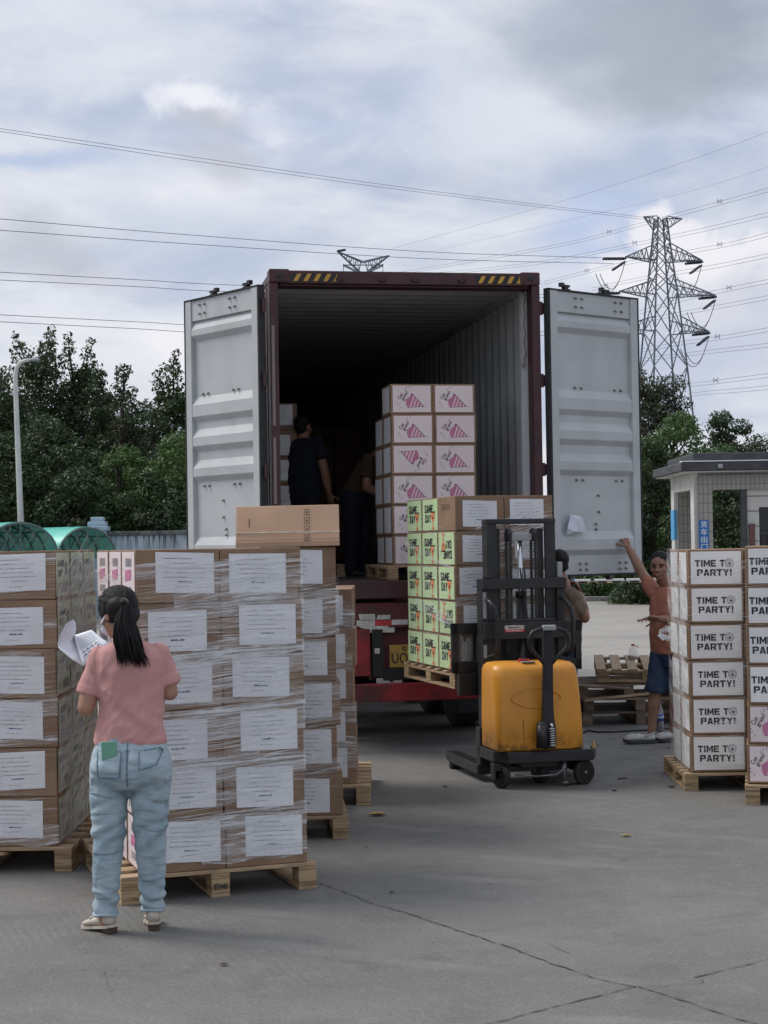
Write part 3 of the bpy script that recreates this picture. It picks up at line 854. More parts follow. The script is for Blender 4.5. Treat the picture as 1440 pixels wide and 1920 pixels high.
t = thing('lattice_pylon', 'distant pylon head shaped like a V showing over the container roof', 'pylon', (pq.x, Yq, 0))
m = MB(); zq = pq.z
lattice(m, [(0, 4.5), (zq - 6, 1.5), (zq, .9)], (0, 0), .13)
def vq(u, v): q = at(u, v, Yq); return Vector((q.x - pq.x, 0, q.z))
for s_, (u, v) in ((-1, (632, 471)), (1, (730, 479))):
    tip = vq(u, v); mid = vq(681 + s_ * 30, 497)
    for sy in (-.8, .8):
        b0 = Vector((0, sy, zq - .3)); b1 = Vector((s_ * .8, sy, zq + .2))
        m.cyl(b0, tip, .15, n=5); m.cyl(Vector((0, sy, zq + 2.1)), tip, .12, n=5); m.cyl(b1, vq(681 + s_ * 37, 497) + Vector((0, sy, 0)), .13, n=4)
        m.cyl(vq(681 + s_ * 37, 497) + Vector((0, sy, 0)), vq(681 + s_ * 37, 513), .07, n=4)
        for k in range(1, 6):
            a_ = b0.lerp(tip, k / 6); b_ = Vector((0, sy, zq + 2.1)).lerp(tip, (k - .5) / 6); m.cyl(a_, b_, .08, n=4)
            b_ = Vector((0, sy, zq + 2.1)).lerp(tip, (k + .3) / 6); m.cyl(a_, b_, .08, n=4)
m.cyl(vq(643, 497), vq(719, 497), .12, n=4)
m.build('pylon_head', M_pyl, t)
m = MB(); tip = vq(632, 471); m.tube([tip + Vector((0, 0, 0)), tip + Vector((1.6, 0, .25))], .22, 6); m.build('insulator_string', M_ins, t)

def wire(lab, pts, r, sp=()):
    """pts: (u, v, depth) hand-measured along one cable; joined by a smooth curve in space"""
    P = [at(*p) for p in pts]; Q = []
    for i in range(len(P) - 1):
        a_ = P[max(0, i - 1)]; b_ = P[i]; c_ = P[i + 1]; d_ = P[min(len(P) - 1, i + 2)]
        for k in range(8):
            f = k / 8
            Q.append(.5 * ((2 * b_) + (c_ - a_) * f + (2 * a_ - 5 * b_ + 4 * c_ - d_) * f * f + (3 * b_ - a_ - 3 * c_ + d_) * f ** 3))
    Q.append(P[-1])
    o = P[0]
    m = MB(); m.tube([q - o for q in Q], r, 5)
    c = m.build('power_cable', M_wire, None, True, loc=o)
    tag(c, lab, 'power cable', 'power lines')
    for f in sp:
        q = Q[int(f * (len(Q) - 1))] - o
        k = MB(); w_ = .26
        for sx in (-1, 1): k.cyl(q + Vector((sx * w_, 0, -w_)), q + Vector((-sx * w_, 0, w_)), .03, n=4)
        for sx in (-1, 1): k.cyl(q + Vector((sx * w_, 0, -w_)), q + Vector((sx * w_, 0, w_)), .03, n=4)
        k.build('spacer', M_ins, c)
    return c
D = Yp
wire('topmost cable sweeping down from the upper left sky to the pylon peak', [(-60, 232, 130), (400, 300, 165), (800, 357, 190), (1205, 407, D)], .022)
wire('cable just under the topmost one, ending at the left peak arm', [(-60, 237, 130), (400, 307, 165), (800, 362, 190), (1205, 411, D)], .022)
wire('upper cable of the left pair reaching the highest crossarm', [(-60, 405, 140), (350, 440, 175), (800, 472, 200), (1160, 484, D)], .032)
wire('lower cable of the left pair reaching the highest crossarm', [(-60, 427, 140), (350, 457, 175), (800, 485, 200), (1150, 494, D)], .032)
wire('upper cable of the pair passing behind the left door top', [(-60, 507, 150), (250, 524, 180), (480, 536, 195), (1160, 556, D)], .032)
wire('lower cable of the pair passing behind the left door top', [(-60, 522, 150), (250, 537, 180), (480, 548, 195), (1160, 560, D)], .032)
wire('upper cable of the lowest pair, above the left trees', [(-60, 587, 150), (250, 603, 180), (480, 613, 195), (1155, 624, D)], .032)
wire('lower cable of the lowest pair, above the left trees', [(-60, 600, 150), (250, 616, 180), (480, 626, 195), (1155, 629, D)], .032)
wire('thin cable rising to the right edge above the pylon peak', [(735, 466, 300), (1050, 378, 245), (1300, 298, 190), (1480, 232, 165)], .016)
wire('thin faint cable below it, crossing toward the right edge', [(780, 478, 300), (1100, 405, 240), (1300, 357, 200), (1480, 300, 170)], .012)
RW = [('highest pair of cables crossing left of the pylon peak', (735, 513, 300), (1040, 459, 250), (1190, 421, 225), (1370, 372, 190), (1480, 341, 170), (.42, .72)),
      ('second pair of cables crossing behind the pylon', (770, 516, 300), (1000, 492, 260), (1190, 455, 225), (1330, 425, 195), (1480, 388, 170), (.5,)),
      ('pair of cables with a spacer right of the pylon', (1020, 528, 255), (1130, 500, 240), (1240, 478, 215), (1365, 455, 190), (1480, 425, 170), (.72, .2)),
      ('pair of cables leaving the upper right crossarm', (1110, 540, 240), (1200, 520, 228), (1320, 500, 200), (1400, 484, 185), (1480, 466, 170), (.1,)),
      ('pair of cables right of the pylon level with the middle crossarm', (1200, 583, 230), (1275, 560, 215), (1358, 541, 195), (1420, 528, 180), (1480, 516, 170), (.55,)),
      ('pair of cables just under the middle crossarm', (1200, 600, 230), (1275, 585, 215), (1358, 570, 195), (1420, 558, 180), (1480, 547, 170), ()),
      ('pair of cables with a spacer beside the lowest crossarm', (1200, 655, 230), (1275, 641, 215), (1345, 631, 195), (1420, 618, 180), (1480, 607, 170), (.5,)),
      ('pair of cables below the lowest crossarm', (1200, 672, 230), (1275, 663, 215), (1350, 654, 195), (1420, 646, 180), (1480, 638, 170), ()),
      ('pair of cables low in the sky above the rounded tree', (1280, 720, 230), (1310, 717, 215), (1342, 713, 195), (1420, 703, 180), (1480, 695, 170), (.5,)),
      ('lowest pair of cables beside the rounded tree', (1290, 738, 230), (1330, 733, 215), (1380, 729, 195), (1430, 724, 180), (1480, 719, 170), ())]
for lab, a_, b_, c_, d_, e_, sp in RW:
    for k, (dv, w_) in enumerate(((0, 'upper'), (6.5, 'lower'))):
        q = [(p[0], p[1] + dv * 200 / p[2], p[2]) for p in (a_, b_, c_, d_, e_)]
        wire(f'{w_} cable of the {lab}', q, .021, sp if k == 0 else ())
# ================================================================== CONTAINER ON ITS TRAILER
CA = R(10.2); CO = Vector((-.968, 14.23, 1.32)); CW, CL, CH = 2.438, 12.19, 2.896
t = thing('shipping_container', 'open maroon shipping container with pale inside on a red trailer', 'container', CO, CA)
P_ = .075
for x in (0, CW - P_):
    m = MB(); m.cube((x, .004, .12), (x + P_, .18, CH - .12)); m.build('corner_post', M_maroon, t, bevel=.006)
m = MB(); m.cube((.10, .0, CH - .125), (CW - .10, .10, CH - .012)); m.cube((.09, .03, CH - .145), (CW - .09, .20, CH - .126)); m.build('door_header', M_maroon, t, bevel=.006)
m = MB(); m.cube((.10, 0, 0), (CW - .10, .20, .155)); m.build('door_sill', M_maroon, t, bevel=.006)
for x in (-.002, CW - .176):
    for z in (.0, CH - .118):
        m = MB(); m.cube((x, -.008, z), (x + .178, .162, z + .118)); k = m.build('corner_casting', M_maroon, t, bevel=.012)
        h = MB(); h.ell((x + .089, -.008, z + .059), (.038, .006, .028), 14, 6); h.build('casting_hole', M_dark, k)
        if z > 1: pass
# hazard stripes on the header ends
for x0 in (.19, CW - .19 - .40):
    m = MB(); N = 5
    z0, z1 = CH - .108, CH - .038
    m.mi = 0; m.add([(x0, -.0025, z0), (x0 + .40, -.0025, z0), (x0 + .40, -.0025, z1), (x0, -.0025, z1)], [(0, 1, 2, 3)])
    m.mi = 1
    for k in range(N):
        a = x0 + .02 + k * .088
        m.add([(a, -.004, z0 + .003), (a + .038, -.004, z0 + .003), (min(a + .075, x0 + .4), -.004, z1 - .003), (a + .037, -.004, z1 - .003)], [(0, 1, 2, 3)])
    m.build('hazard_stripe', [M_blacks, M_hazy], t)
m = MB()
for k in (.62, 1.0, 1.30, 1.72): m.cube((k - .03, -.02, CH - .10), (k + .03, .002, CH - .085)); m.cube((k - .03, -.02, CH - .10), (k - .02, .002, CH - .07)); m.cube((k + .02, -.02, CH - .10), (k + .03, .002, CH - .07))
m.build('cam_keeper', M_maroon, t)
def corr(m, axis, n0, n1, fixed, depth, z0, z1, sgn):
    """corrugated sheet running along y from n0 to n1"""
    pts = []; y = n0
    while y < n1:
        for dy, o in ((0, 0), (.072, 0), (.140, depth), (.212, depth)): pts.append((y + dy, o))
        y += .278
    pts.append((n1, 0)); vs = []
    for yy, o in pts:
        yy = min(yy, n1)
        if axis == 'x': vs += [(fixed + sgn * o, yy, z0), (fixed + sgn * o, yy, z1)]
        else: vs += [(z0, yy, fixed + sgn * o), (z1, yy, fixed + sgn * o)]
    m.add(vs, [(2 * i, 2 * i + 1, 2 * i + 3, 2 * i + 2) for i in range(len(pts) - 1)])
for x, s in ((.045, -1), (CW - .045, 1)):
    m = MB(); corr(m, 'x', .18, CL, x, .036, .15, CH - .052, s); m.build('inner_wall', M_cin, t)
    m = MB(); corr(m, 'x', .18, CL, x + s * .004, .036, .15, CH - .10, s); m.build('side_wall', M_maroon, t)
m = MB(); corr(m, 'z', .18, CL, CH - .055, .025, .04, CW - .04, -1); m.build('ceiling_panel', M_cin, t)
m = MB(); m.cube((.03, .1, CH - .028), (CW - .03, CL, CH - .018)); m.build('roof', M_maroon, t)
m = MB(); m.cube((.05, .2, .12), (CW - .05, CL - .05, .152)); m.build('floor_boards', M_floor, t)
m = MB(); m.cube((.02, CL - .05, .1), (CW - .02, CL, CH - .03)); m.build('front_wall', M_maroon, t)
m = MB()
for x in (0, CW - .06):
    m.cube((x, .15, 0), (x + .06, CL, .16)); m.cube((x, .15, CH - .10), (x + .06, CL, CH - .035))
for x in (0, CW - .16): m.cube((x, CL - .16, 0), (x + .16, CL + .003, CH))
m.build('side_rail', M_maroon, t)
for x in (.012, CW - .064):
    m = MB(); m.cube((x, .185, CH - .125), (x + .052, CL - .06, CH - .062)); m.build('inner_top_rail', M_cin, t)
# pale jamb flange inside the right post and grey strips on the left post
m = MB(); m.cube((CW - .135, .185, .16), (CW - .076, .24, CH - .15)); m.build('jamb_flange', M_cwhite, t)
m = MB()
for z0, z1 in ((.25, .72), (.84, 1.42), (1.52, 2.40)): m.cube((.012, -.012, z0), (.040, .002, z1))
m.build('jamb_strip', mat('dusty_steel', (.20, .16, .155), .6), t, bevel=.003)
m = MB(); rr = random.Random(3)
P = [Vector((CW - .12 + .012 * math.sin(i * 1.7), .16, CH - .16 - i * .045)) for i in range(16)]
m.tube(P, [.010 + .008 * rr.random() for _ in P], 6); m.build('rope', mat('old_rope', (.40, .38, .33), .9, bump=.4), t, True)

def door(lab, hinge, ang, s):
    """s=+1: inner face towards -y (right leaf), s=-1: towards +y (left leaf)"""
    DW, z0, z1 = 1.155, .20, 2.765
    H = z1 - z0
    prof = [(0, .0), (.13, .0)]
    def rel(z): return z - 1.49
    segs = [(rel(1.663), rel(1.883)), (rel(2.388), rel(2.589)), (rel(2.667), rel(2.873)), (rel(2.937), rel(3.167)), (rel(3.68), rel(3.862))]
    d = MB()
    # outer skin
    d.mi = 1; d.cube((0, .0, 0), (DW, .012, H))
    o = d
    d.mi = 0
    zz = [(.135, .0)]
    for a_, b_ in segs: zz += [(a_, 0), (a_ + .05, -.036), (b_ - .075, -.036), (b_, 0)]
    zz += [(H - .19, 0)]
    x0, x1 = .105, DW - .095
    vs = []
    for z, y in zz: vs += [(x0, -.020 + y, z), (x1, -.020 + y, z)]
    d.add(vs, [(2 * i, 2 * i + 1, 2 * i + 3, 2 * i + 2) for i in range(len(zz) - 1)])
    # ridge end caps towards the frame
    for a_, b_ in segs:
        for x in (x0, x1): d.add([(x, -.020, a_), (x, -.056, a_ + .05), (x, -.056, b_ - .075), (x, -.020, b_)], [(0, 1, 2, 3)])
    d.cube((0.012, -.060, 0), (x0 - .001, -.002, H)); d.cube((x1 + .001, -.060, 0), (DW, -.002, H))
    d.cube((x0, -.048, .0), (x1, -.002, .134)); d.cube((x0, -.048, H - .189), (x1, -.002, H))
    if s < 0:
        d.v = [(x, -y, z) for x, y, z in d.v]; d.f = [f[::-1] for f in d.f]
    D = d.build('door', [M_cwhite, M_maroon], t, bevel=.003, seg=1, loc=hinge, rotz=ang)
    D['label'] = lab
    k = MB()
    k.cube((-.010, -.064, -.012), (.011, -.0, H + .012)); k.cube((-.010, -.064, H + .001), (DW + .012, -.0, H + .014)); k.cube((DW + .001, -.064, -.012), (DW + .013, 0, H + .012)); k.cube((-.01, -.064, -.016), (DW + .012, 0, -.001))
    if s < 0: k.v = [(x, -y, z) for x, y, z in k.v]; k.f = [f[::-1] for f in k.f]
    k.build('gasket', M_rubber, D)
    k = MB()
    for xx in (.30, .82): k.cyl((xx, .045, -.03), (xx, .045, H + .03), .017, n=8)
    for xx in (.30, .82):
        for z_ in (-.05,):
            k.cube((xx - .02, .02, z_ - .01), (xx + .02, .07, z_ + .05)); k.cube((xx - .055, .025, z_ + .045), (xx + .045, .06, z_ + .07)); k.cube((xx + .02, .025, z_ + .02), (xx + .05, .06, z_ + .03))
        for z_ in (.3, 1.2, 2.1): k.cube((xx - .04, .012, z_), (xx + .04, .065, z_ + .06))
        k.cube((xx, .06, 1.0), (xx + .35, .075, 1.03))
    if s < 0: k.v = [(x, -y, z) for x, y, z in k.v]; k.f = [f[::-1] for f in k.f]
    k.build('locking_bar', M_steel, D)
    for xx in (.30, .82):
        z_ = H + .012; k = MB(); k.cube((xx - .022, .015, z_), (xx + .022, .06, z_ + .045)); k.cube((xx - .065, .02, z_ + .045), (xx + .05, .055, z_ + .066)); k.cube((xx + .02, .02, z_ + .018), (xx + .055, .055, z_ + .030)); k.cube((xx - .065, .02, z_ + .066), (xx - .02, .055, z_ + .082))
        if s < 0: k.v = [(x, -y, z) for x, y, z in k.v]; k.f = [f[::-1] for f in k.f]
        k.build('lock_cam', M_blacks, D)
    k = MB()
    def bolt(x, z, y=-.020): k.cyl((x, y + .002, z), (x, y - .014, z), .011, n=7); k.cyl((x, y - .014, z), (x + .012, y - .016, z - .010), .006, n=5)
    for x in ((.34, .42, .86, .94) if s > 0 else (.36, .44, .84, .92)):
        for z in (H - .05, H - .13): bolt(x, z, -.048)
        bolt(x, 1.70); bolt(x, .86); bolt(x, .045, -.048); bolt(x, .10, -.048)
    for z, x in ((.72, .62), (.57, .62), (.46, .58), (.41, .58)): bolt(x, z)
    if s < 0: k.v = [(x, -y, z) for x, y, z in k.v]; k.f = [f[::-1] for f in k.f]
    k.build('bolts', M_steel, D)
    k = MB()
    for z in (.18, .95, 1.75, 2.40): k.cyl((-.03, .02, z - .06), (-.03, .02, z + .06), .018, n=8); k.cube((-.03, .005, z - .05), (.06, .018, z + .05))
    k.build('hinge', M_maroon, D)
    return D
door('open left door leaf', (-.050, .02, .175), R(130) - CA, -1)
door('open right door leaf', (CW + .045, .02, .175), R(38.5) - CA, 1)
# reflective marks on the outer left side
m = MB()
for z0, z1 in ((1.42, 1.52), (1.05, 1.15)): m.cube((-.006, CL - .5, z0 + .35), (.0, CL - .02, z1 + .35))
m.build('side_mark', M_refw, t)

# trailer
T = thing('truck_trailer', 'red semi trailer rear with lights, reflective tape and yellow plate under the container', 'trailer', (CO.x, CO.y, 0), CA)
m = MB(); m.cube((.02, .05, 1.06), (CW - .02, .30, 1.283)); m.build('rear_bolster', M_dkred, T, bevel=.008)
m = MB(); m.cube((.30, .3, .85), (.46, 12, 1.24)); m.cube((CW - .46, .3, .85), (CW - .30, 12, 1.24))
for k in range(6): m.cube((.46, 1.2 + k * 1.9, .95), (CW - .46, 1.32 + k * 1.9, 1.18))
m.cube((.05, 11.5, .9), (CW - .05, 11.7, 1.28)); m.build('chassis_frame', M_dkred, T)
for x in (.10, CW - .92):
    m = MB(); m.cube((x, .04, .64), (x + .75, .10, 1.055)); m.build('rear_panel', M_red, T, bevel=.006)
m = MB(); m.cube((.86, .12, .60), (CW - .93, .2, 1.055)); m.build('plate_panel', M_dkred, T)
m = MB(); m.cube((.865, .02, .63), (.96, .118, 1.05)); m.cube((.96, .03, .60), (CW - .5, .115, .70)); m.build('lamp_bracket', M_blacks, T, bevel=.005)
m = MB(); m.box((.905, .012, .86), (.045, .02, .05)); m.build('small_lamp', M_refw, T, bevel=.006)
# reflective strips in three staggered rows
m = MB(); m.mi = 0
def strip(x0, x1, z0, z1, mi, y=.0, sk=0): m.mi = mi; m.add([(x0 + sk, y, z0), (x1, y, z0), (x1 - sk * .5, y, z1), (x0, y, z1)], [(0, 1, 2, 3)]); 
for base_x in (.75, 1.57):
    strip(base_x, base_x + .15, 1.135, 1.185, 0, .047, .01); strip(base_x + .17, base_x + .28, 1.135, 1.175, 0, .047, -.01)
    strip(base_x - .02, base_x + .145, 1.080, 1.130, 0, .047); strip(base_x + .146, base_x + .295, 1.080, 1.128, 1, .047); strip(base_x + .296, base_x + .44, 1.085, 1.13, 0, .047)
    strip(base_x, base_x + .27, 1.062, 1.078, 0, .047, .02)
strip(1.40, 1.60, .50, .545, 0, -.004)
m.build('reflective_tape', [M_refw, M_refr], T)
m = MB()
for x in (.80, 1.70): m.cube((x, .046, 1.02), (x + .27, .052, 1.062))
m.build('reflector_pair', M_refw, T)
# yellow licence plate, letters UQ readable before the load hides the rest
m = MB(); m.cube((1.03, .100, .705), (1.47, .111, .905)); pl_ = m.build('licence_plate', M_yplate, T, bevel=.004)
m = MB()
for s_, x0, x1, z0, z1 in (('UQ', 1.05, 1.195, .722, .835), ('758', 1.225, 1.44, .722, .835), ('粤', 1.14, 1.19, .845, .893), ('B', 1.21, 1.25, .845, .893)):
    vs, fs = text2d(s_, .01); m.add([(x0 + a_ * (x1 - x0), .098, z0 + b_ * (z1 - z0)) for a_, b_ in vs], fs)
m.build('plate_writing', M_ink, pl_)
m = MB(); m.cube((.03, -.02, .415), (CW - .03, .06, .575)); m.build('bumper_bar', M_red, T, bevel=.01)
m = MB(); m.cube((.03, -.026, .42), (.92, -.021, .56)); m.build('bumper_dirt_plate', M_dkred, T)
m = MB(); m.cube((.90, .04, .575), (1.13, .05, .62)); m.build('torn_plate', M_refw, T)
m = MB(); m.cube((.45, .06, .575), (.55, .14, .9)); m.cube((CW - .55, .06, .575), (CW - .45, .14, .9)); m.build('bumper_bracket', M_dkred, T)
for k, x in enumerate((.12, CW - .62)):
    m = MB(); m.cube((x, .9, .20), (x + .5, .92, .95)); m.build('mud_flap', M_rubber, T)
def wheel(mb, c, r, w):
    c = Vector(c); mb.mi = 0; N = 28
    prof = [(r * .62, -w * .42), (r * .9, -w / 2), (r * .985, -w * .38), (r, -w * .2), (r, w * .2), (r * .985, w * .38), (r * .9, w / 2), (r * .62, w * .42)]
    rings = [[c + Vector((q, a_ * math.cos(2 * PI * i / N), a_ * math.sin(2 * PI * i / N))) for i in range(N)] for a_, q in prof]
    mb.loft(rings)
for ay in (1.6, 2.91, 4.22):
    for x in (.14, .42, CW - .42, CW - .14):
        m = MB(); wheel(m, (x, ay, .50), .50, .25); w = m.build('wheel', M_rubber, T, True)
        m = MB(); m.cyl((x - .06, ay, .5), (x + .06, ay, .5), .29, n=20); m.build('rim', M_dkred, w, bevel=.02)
    m = MB(); m.cyl((.2, ay, .5), (CW - .2, ay, .5), .07, n=10); m.cube((.36, ay - .5, .62), (.42, ay + .5, .70)); m.cube((CW - .42, ay - .5, .62), (CW - .36, ay + .5, .70)); m.build('axle', M_blacks, T)
m = MB()
P = [Vector((1.0 + .05 * f, .03, .66 - .05 * math.sin(f * 3) - .04 * f)) for f in [i / 8 for i in range(9)]]; m.tube(P, .008, 5); m.build('cable', M_blacks, T)

# plastic pouch taped on the right door
pp = at(1080, 985, 14.9)
M_pouch = mat('crumpled_white_paper', (.68, .70, .76), .5, (.50, .53, .62), 7, bump=.5, bscale=12)
m = MB(); dd = Vector((math.cos(R(38.5)), math.sin(R(38.5)), 0)); nn = Vector((math.sin(R(38.5)), -math.cos(R(38.5)), 0))
hin = CO + Matrix.Rotation(CA, 3, 'Z') @ Vector((CW + .045, .02, 0))
def dp(u, v, off):          # point on the plane of the right door
    r_ = ray(u, v); p0 = hin + nn * (.062 + off) - Vector((0, 0, EYE)) + Vector((0, 0, 0))
    k = (Vector((hin.x, hin.y, 0)) + nn * (.062 + off)).dot(nn) / (Vector((r_.x, r_.y, 0)).dot(nn))
    return Vector((r_.x * k, r_.y * k, EYE + r_.z * k))
Q = [dp(1070, 964, .005), dp(1092, 970, .02), dp(1100, 997, .012), dp(1080, 997, .045), dp(1061, 1004, .008), dp(1064, 990, .03), dp(1083, 972, .03)]
o_ = Q[0].copy()
m.add([q - o_ for q in Q] + [q - o_ - nn * .006 for q in Q], [(0, 5, 6), (5, 3, 6), (0, 5, 4), (5, 4, 3), (6, 3, 2), (6, 2, 1), (0, 6, 1), (7, 8, 9, 10, 11)])
tag(m.build('document_pouch', M_pouch, loc=o_), 'crumpled white paper pouch taped low on the open right door', 'pouch')

# ================================================================== CARTONS
def face_map(face, w, d):
    if face == 'front': return lambda u, v, l: (u, -d / 2 - l, v)
    if face == 'left': return lambda u, v, l: (-w / 2 - l, -u, v)
    return lambda u, v, l: (w / 2 + l, u, v)
def quad(m, P, x0, x1, z0, z1, l, mi, sk=0.0):
    m.add([P(x0, z0, l), P(x1, z0 + sk, l), P(x1, z1 + sk, l), P(x0, z1, l)], [(0, 1, 2, 3)], mi)
def word(m, P, s, x0, x1, z0, z1, l, mi, bold=.03, rot=0.0, flip=False, shear=0):
    vs, fs = text2d(s, bold); cx, cz = (x0 + x1) / 2, (z0 + z1) / 2; c_, s_ = math.cos(rot), math.sin(rot)
    out = []
    for a_, b_ in vs:
        x = (a_ - .5) * (x1 - x0); z = (b_ - .5) * (z1 - z0) + shear * x
        out.append(P(cx + x * c_ - z * s_, cz + x * s_ + z * c_, l))
    m.add(out, fs, mi)
def block(m, P, s, x0, x1, z0, z1, l, mi, tx=.30, ty=.22):
    """heavy condensed capitals built from straight strokes"""
    wd = {'I': .42, 'M': 1.25, '!': .42, ' ': .45}; tot = sum(wd.get(c, 1) for c in s) + .12 * (len(s) - 1); k = (x1 - x0) / tot; x = x0; H = z1 - z0; n = 0
    def q(pts):
        nonlocal n
        m.add([P(X + a * W_, z0 + b * H, l + n * .00004) for a, b in pts], [tuple(range(len(pts)))], mi); n += 1
    def r_(a, b, c, d): q([(a, b), (c, b), (c, d), (a, d)])
    for c in s:
        W_ = wd.get(c, 1) * k; X = x; x += W_ + .12 * k; t = tx
        if c == 'T': r_(0, 1 - ty, 1, 1); r_(.5 - t / 2, 0, .5 + t / 2, 1 - ty)
        elif c == 'I': r_(.14, 0, .86, 1)
        elif c == 'M': r_(0, 0, .25, 1); r_(.75, 0, 1, 1); q([(.25, 1), (.25, .55), (.5, .1), (.5, .5)]); q([(.75, 1), (.5, .5), (.5, .1), (.75, .55)])
        elif c == 'E': r_(0, 0, t, 1); r_(t, 0, 1, ty); r_(t, .5 - ty / 2, .88, .5 + ty / 2); r_(t, 1 - ty, 1, 1)
        elif c in 'PR': r_(0, 0, t, 1); q([(t, 1 - ty), (t, 1), (.85, 1), (1, .9), (1, 1 - ty)]); r_(1 - t, .40 + ty * .5, 1, 1 - ty); q([(t, .38), (t, .38 + ty * .8), (1, .38 + ty * .8), (1, .48), (.85, .38)])
        if c == 'R': q([(.48, .38), (.82, .38), (1.02, 0), (.68, 0)])
        elif c == 'A': q([(0, 0), (t, 0), (.58, 1), (.32, 1)]); q([(1 - t, 0), (1, 0), (.68, 1), (.42, 1)]); r_(.24, .18, .76, .36)
        elif c == 'Y': q([(0, 1), (t, 1), (.62, .42), (.36, .42)]); q([(1 - t, 1), (1, 1), (.64, .42), (.38, .42)]); r_(.5 - t / 2, 0, .5 + t / 2, .44)
        elif c == '!': q([(.1, 1), (.9, 1), (.75, .34), (.25, .34)]); r_(.15, 0, .85, .22)
        elif c == 'G': r_(0, .08, t, .92); q([(.0, .9), (.12, 1), (.88, 1), (1, .9), (1, 1 - ty), (0, 1 - ty)]); q([(0, .1), (0, ty), (1, ty), (1, .1), (.88, 0), (.12, 0)]); r_(1 - t, ty, 1, .52); r_(.55, .42, 1 - t, .56); r_(1 - t, .70, 1, 1 - ty)
        elif c == 'D': r_(0, 0, t, 1); q([(t, 0), (t, ty), (1, ty), (1, .12), (.85, 0)]); q([(t, 1), (.85, 1), (1, .88), (1, 1 - ty), (t, 1 - ty)]); r_(1 - t, ty, 1, 1 - ty)
def lab_note(P, w, h, seed, flip=False):
    r = random.Random(seed); m = MB(); W_, H_ = min(.305, w * .70), h * .755
    x0 = -W_ / 2 + r.uniform(-.035, .040); z0 = h * .13 + r.uniform(-.018, .020); sk = r.uniform(-.012, .012)
    if flip: W_ = w * .7; H_ = h * .8
    # slightly puckered paper sheet with a real thickness
    nx_, nz_ = 6, 4; vs = []
    for j in range(nz_ + 1):
        for i in range(nx_ + 1): vs.append(P(x0 + W_ * i / nx_, z0 + H_ * j / nz_ + sk * i / nx_, .0012 + .0012 * r.random()))
    m.add(vs, [(j * (nx_ + 1) + i, j * (nx_ + 1) + i + 1, (j + 1) * (nx_ + 1) + i + 1, (j + 1) * (nx_ + 1) + i) for j in range(nz_) for i in range(nx_)], 0)
    y = .84
    for k in range(6):
        a_ = .14 + r.uniform(-.03, .06); e = .80 + r.uniform(-.14, .08)
        if k == 0: a_, e = .14, .62
        if k == 5: a_, e = .38, .62
        x = a_
        while x < e:
            L = r.uniform(.02, .075); x2 = min(e, x + L); zz = z0 + H_ * y + sk * x
            hh = .0026 if k < 5 else .006
            quad(m, P, x0 + W_ * x, x0 + W_ * x2, zz, zz + hh * r.uniform(.6, 1.3), .0032, 1 if k < 5 else 2)
            x = x2 + r.uniform(.006, .014)
        y -= .115
    for x in (.33, .42, .5): quad(m, P, x0 + W_ * x, x0 + W_ * (x + .06), z0 + H_ * .13, z0 + H_ * .14, .0032, 1)
    return m, [M_white, M_inkg, M_inkb]
def lab_plain(P, w, h, seed, flip=False):
    m = MB(); quad(m, P, -w * .40, w * .40, h * .08, h * .92, .0015, 0); return m, [M_white]
def lab_party(P, w, h, seed, flip=False):
    m = MB(); r = random.Random(seed)
    x0, x1, z0, z1 = -w * .445, w * .455, h * .06, h * .94
    quad(m, P, x0, x1, z0, z1, .0015, 0)
    cx = .01 * r.uniform(-1, 1) if seed < 50 else -.030
    block(m, P, 'TIME T', cx - .143, cx + .072, h * .53, h * .71, .003, 1)
    block(m, P, 'PARTY!', cx - .128, cx + .122, h * .28, h * .46, .003, 1)
    c_ = (cx + .103, h * .625); N = 20; rr = .031
    ring = [P(c_[0] + rr * math.cos(2 * PI * i / N), c_[1] + rr * math.sin(2 * PI * i / N), .0028) for i in range(N)]
    m.add(ring, [tuple(range(N))], 2)
    ring = [P(c_[0] + (rr - .003) * math.cos(2 * PI * i / N), c_[1] + (rr - .003) * math.sin(2 * PI * i / N), .0034) for i in range(N)]
    m.add(ring, [tuple(range(N))], 0)
    for k in range(-2, 3):
        hw = math.sqrt(max(0, (rr - .003) ** 2 - (k * .010) ** 2))
        quad(m, P, c_[0] + k * .010 - .0008, c_[0] + k * .010 + .0008, c_[1] - hw, c_[1] + hw, .0040, 2)
        quad(m, P, c_[0] - hw, c_[0] + hw, c_[1] + k * .010 - .0008, c_[1] + k * .010 + .0008, .0042, 2)
    quad(m, P, c_[0] - .006, c_[0] + .008, c_[1] - .012, c_[1] + .002, .0046, 1)
    return m, [M_wparty, M_ink, M_inkg]
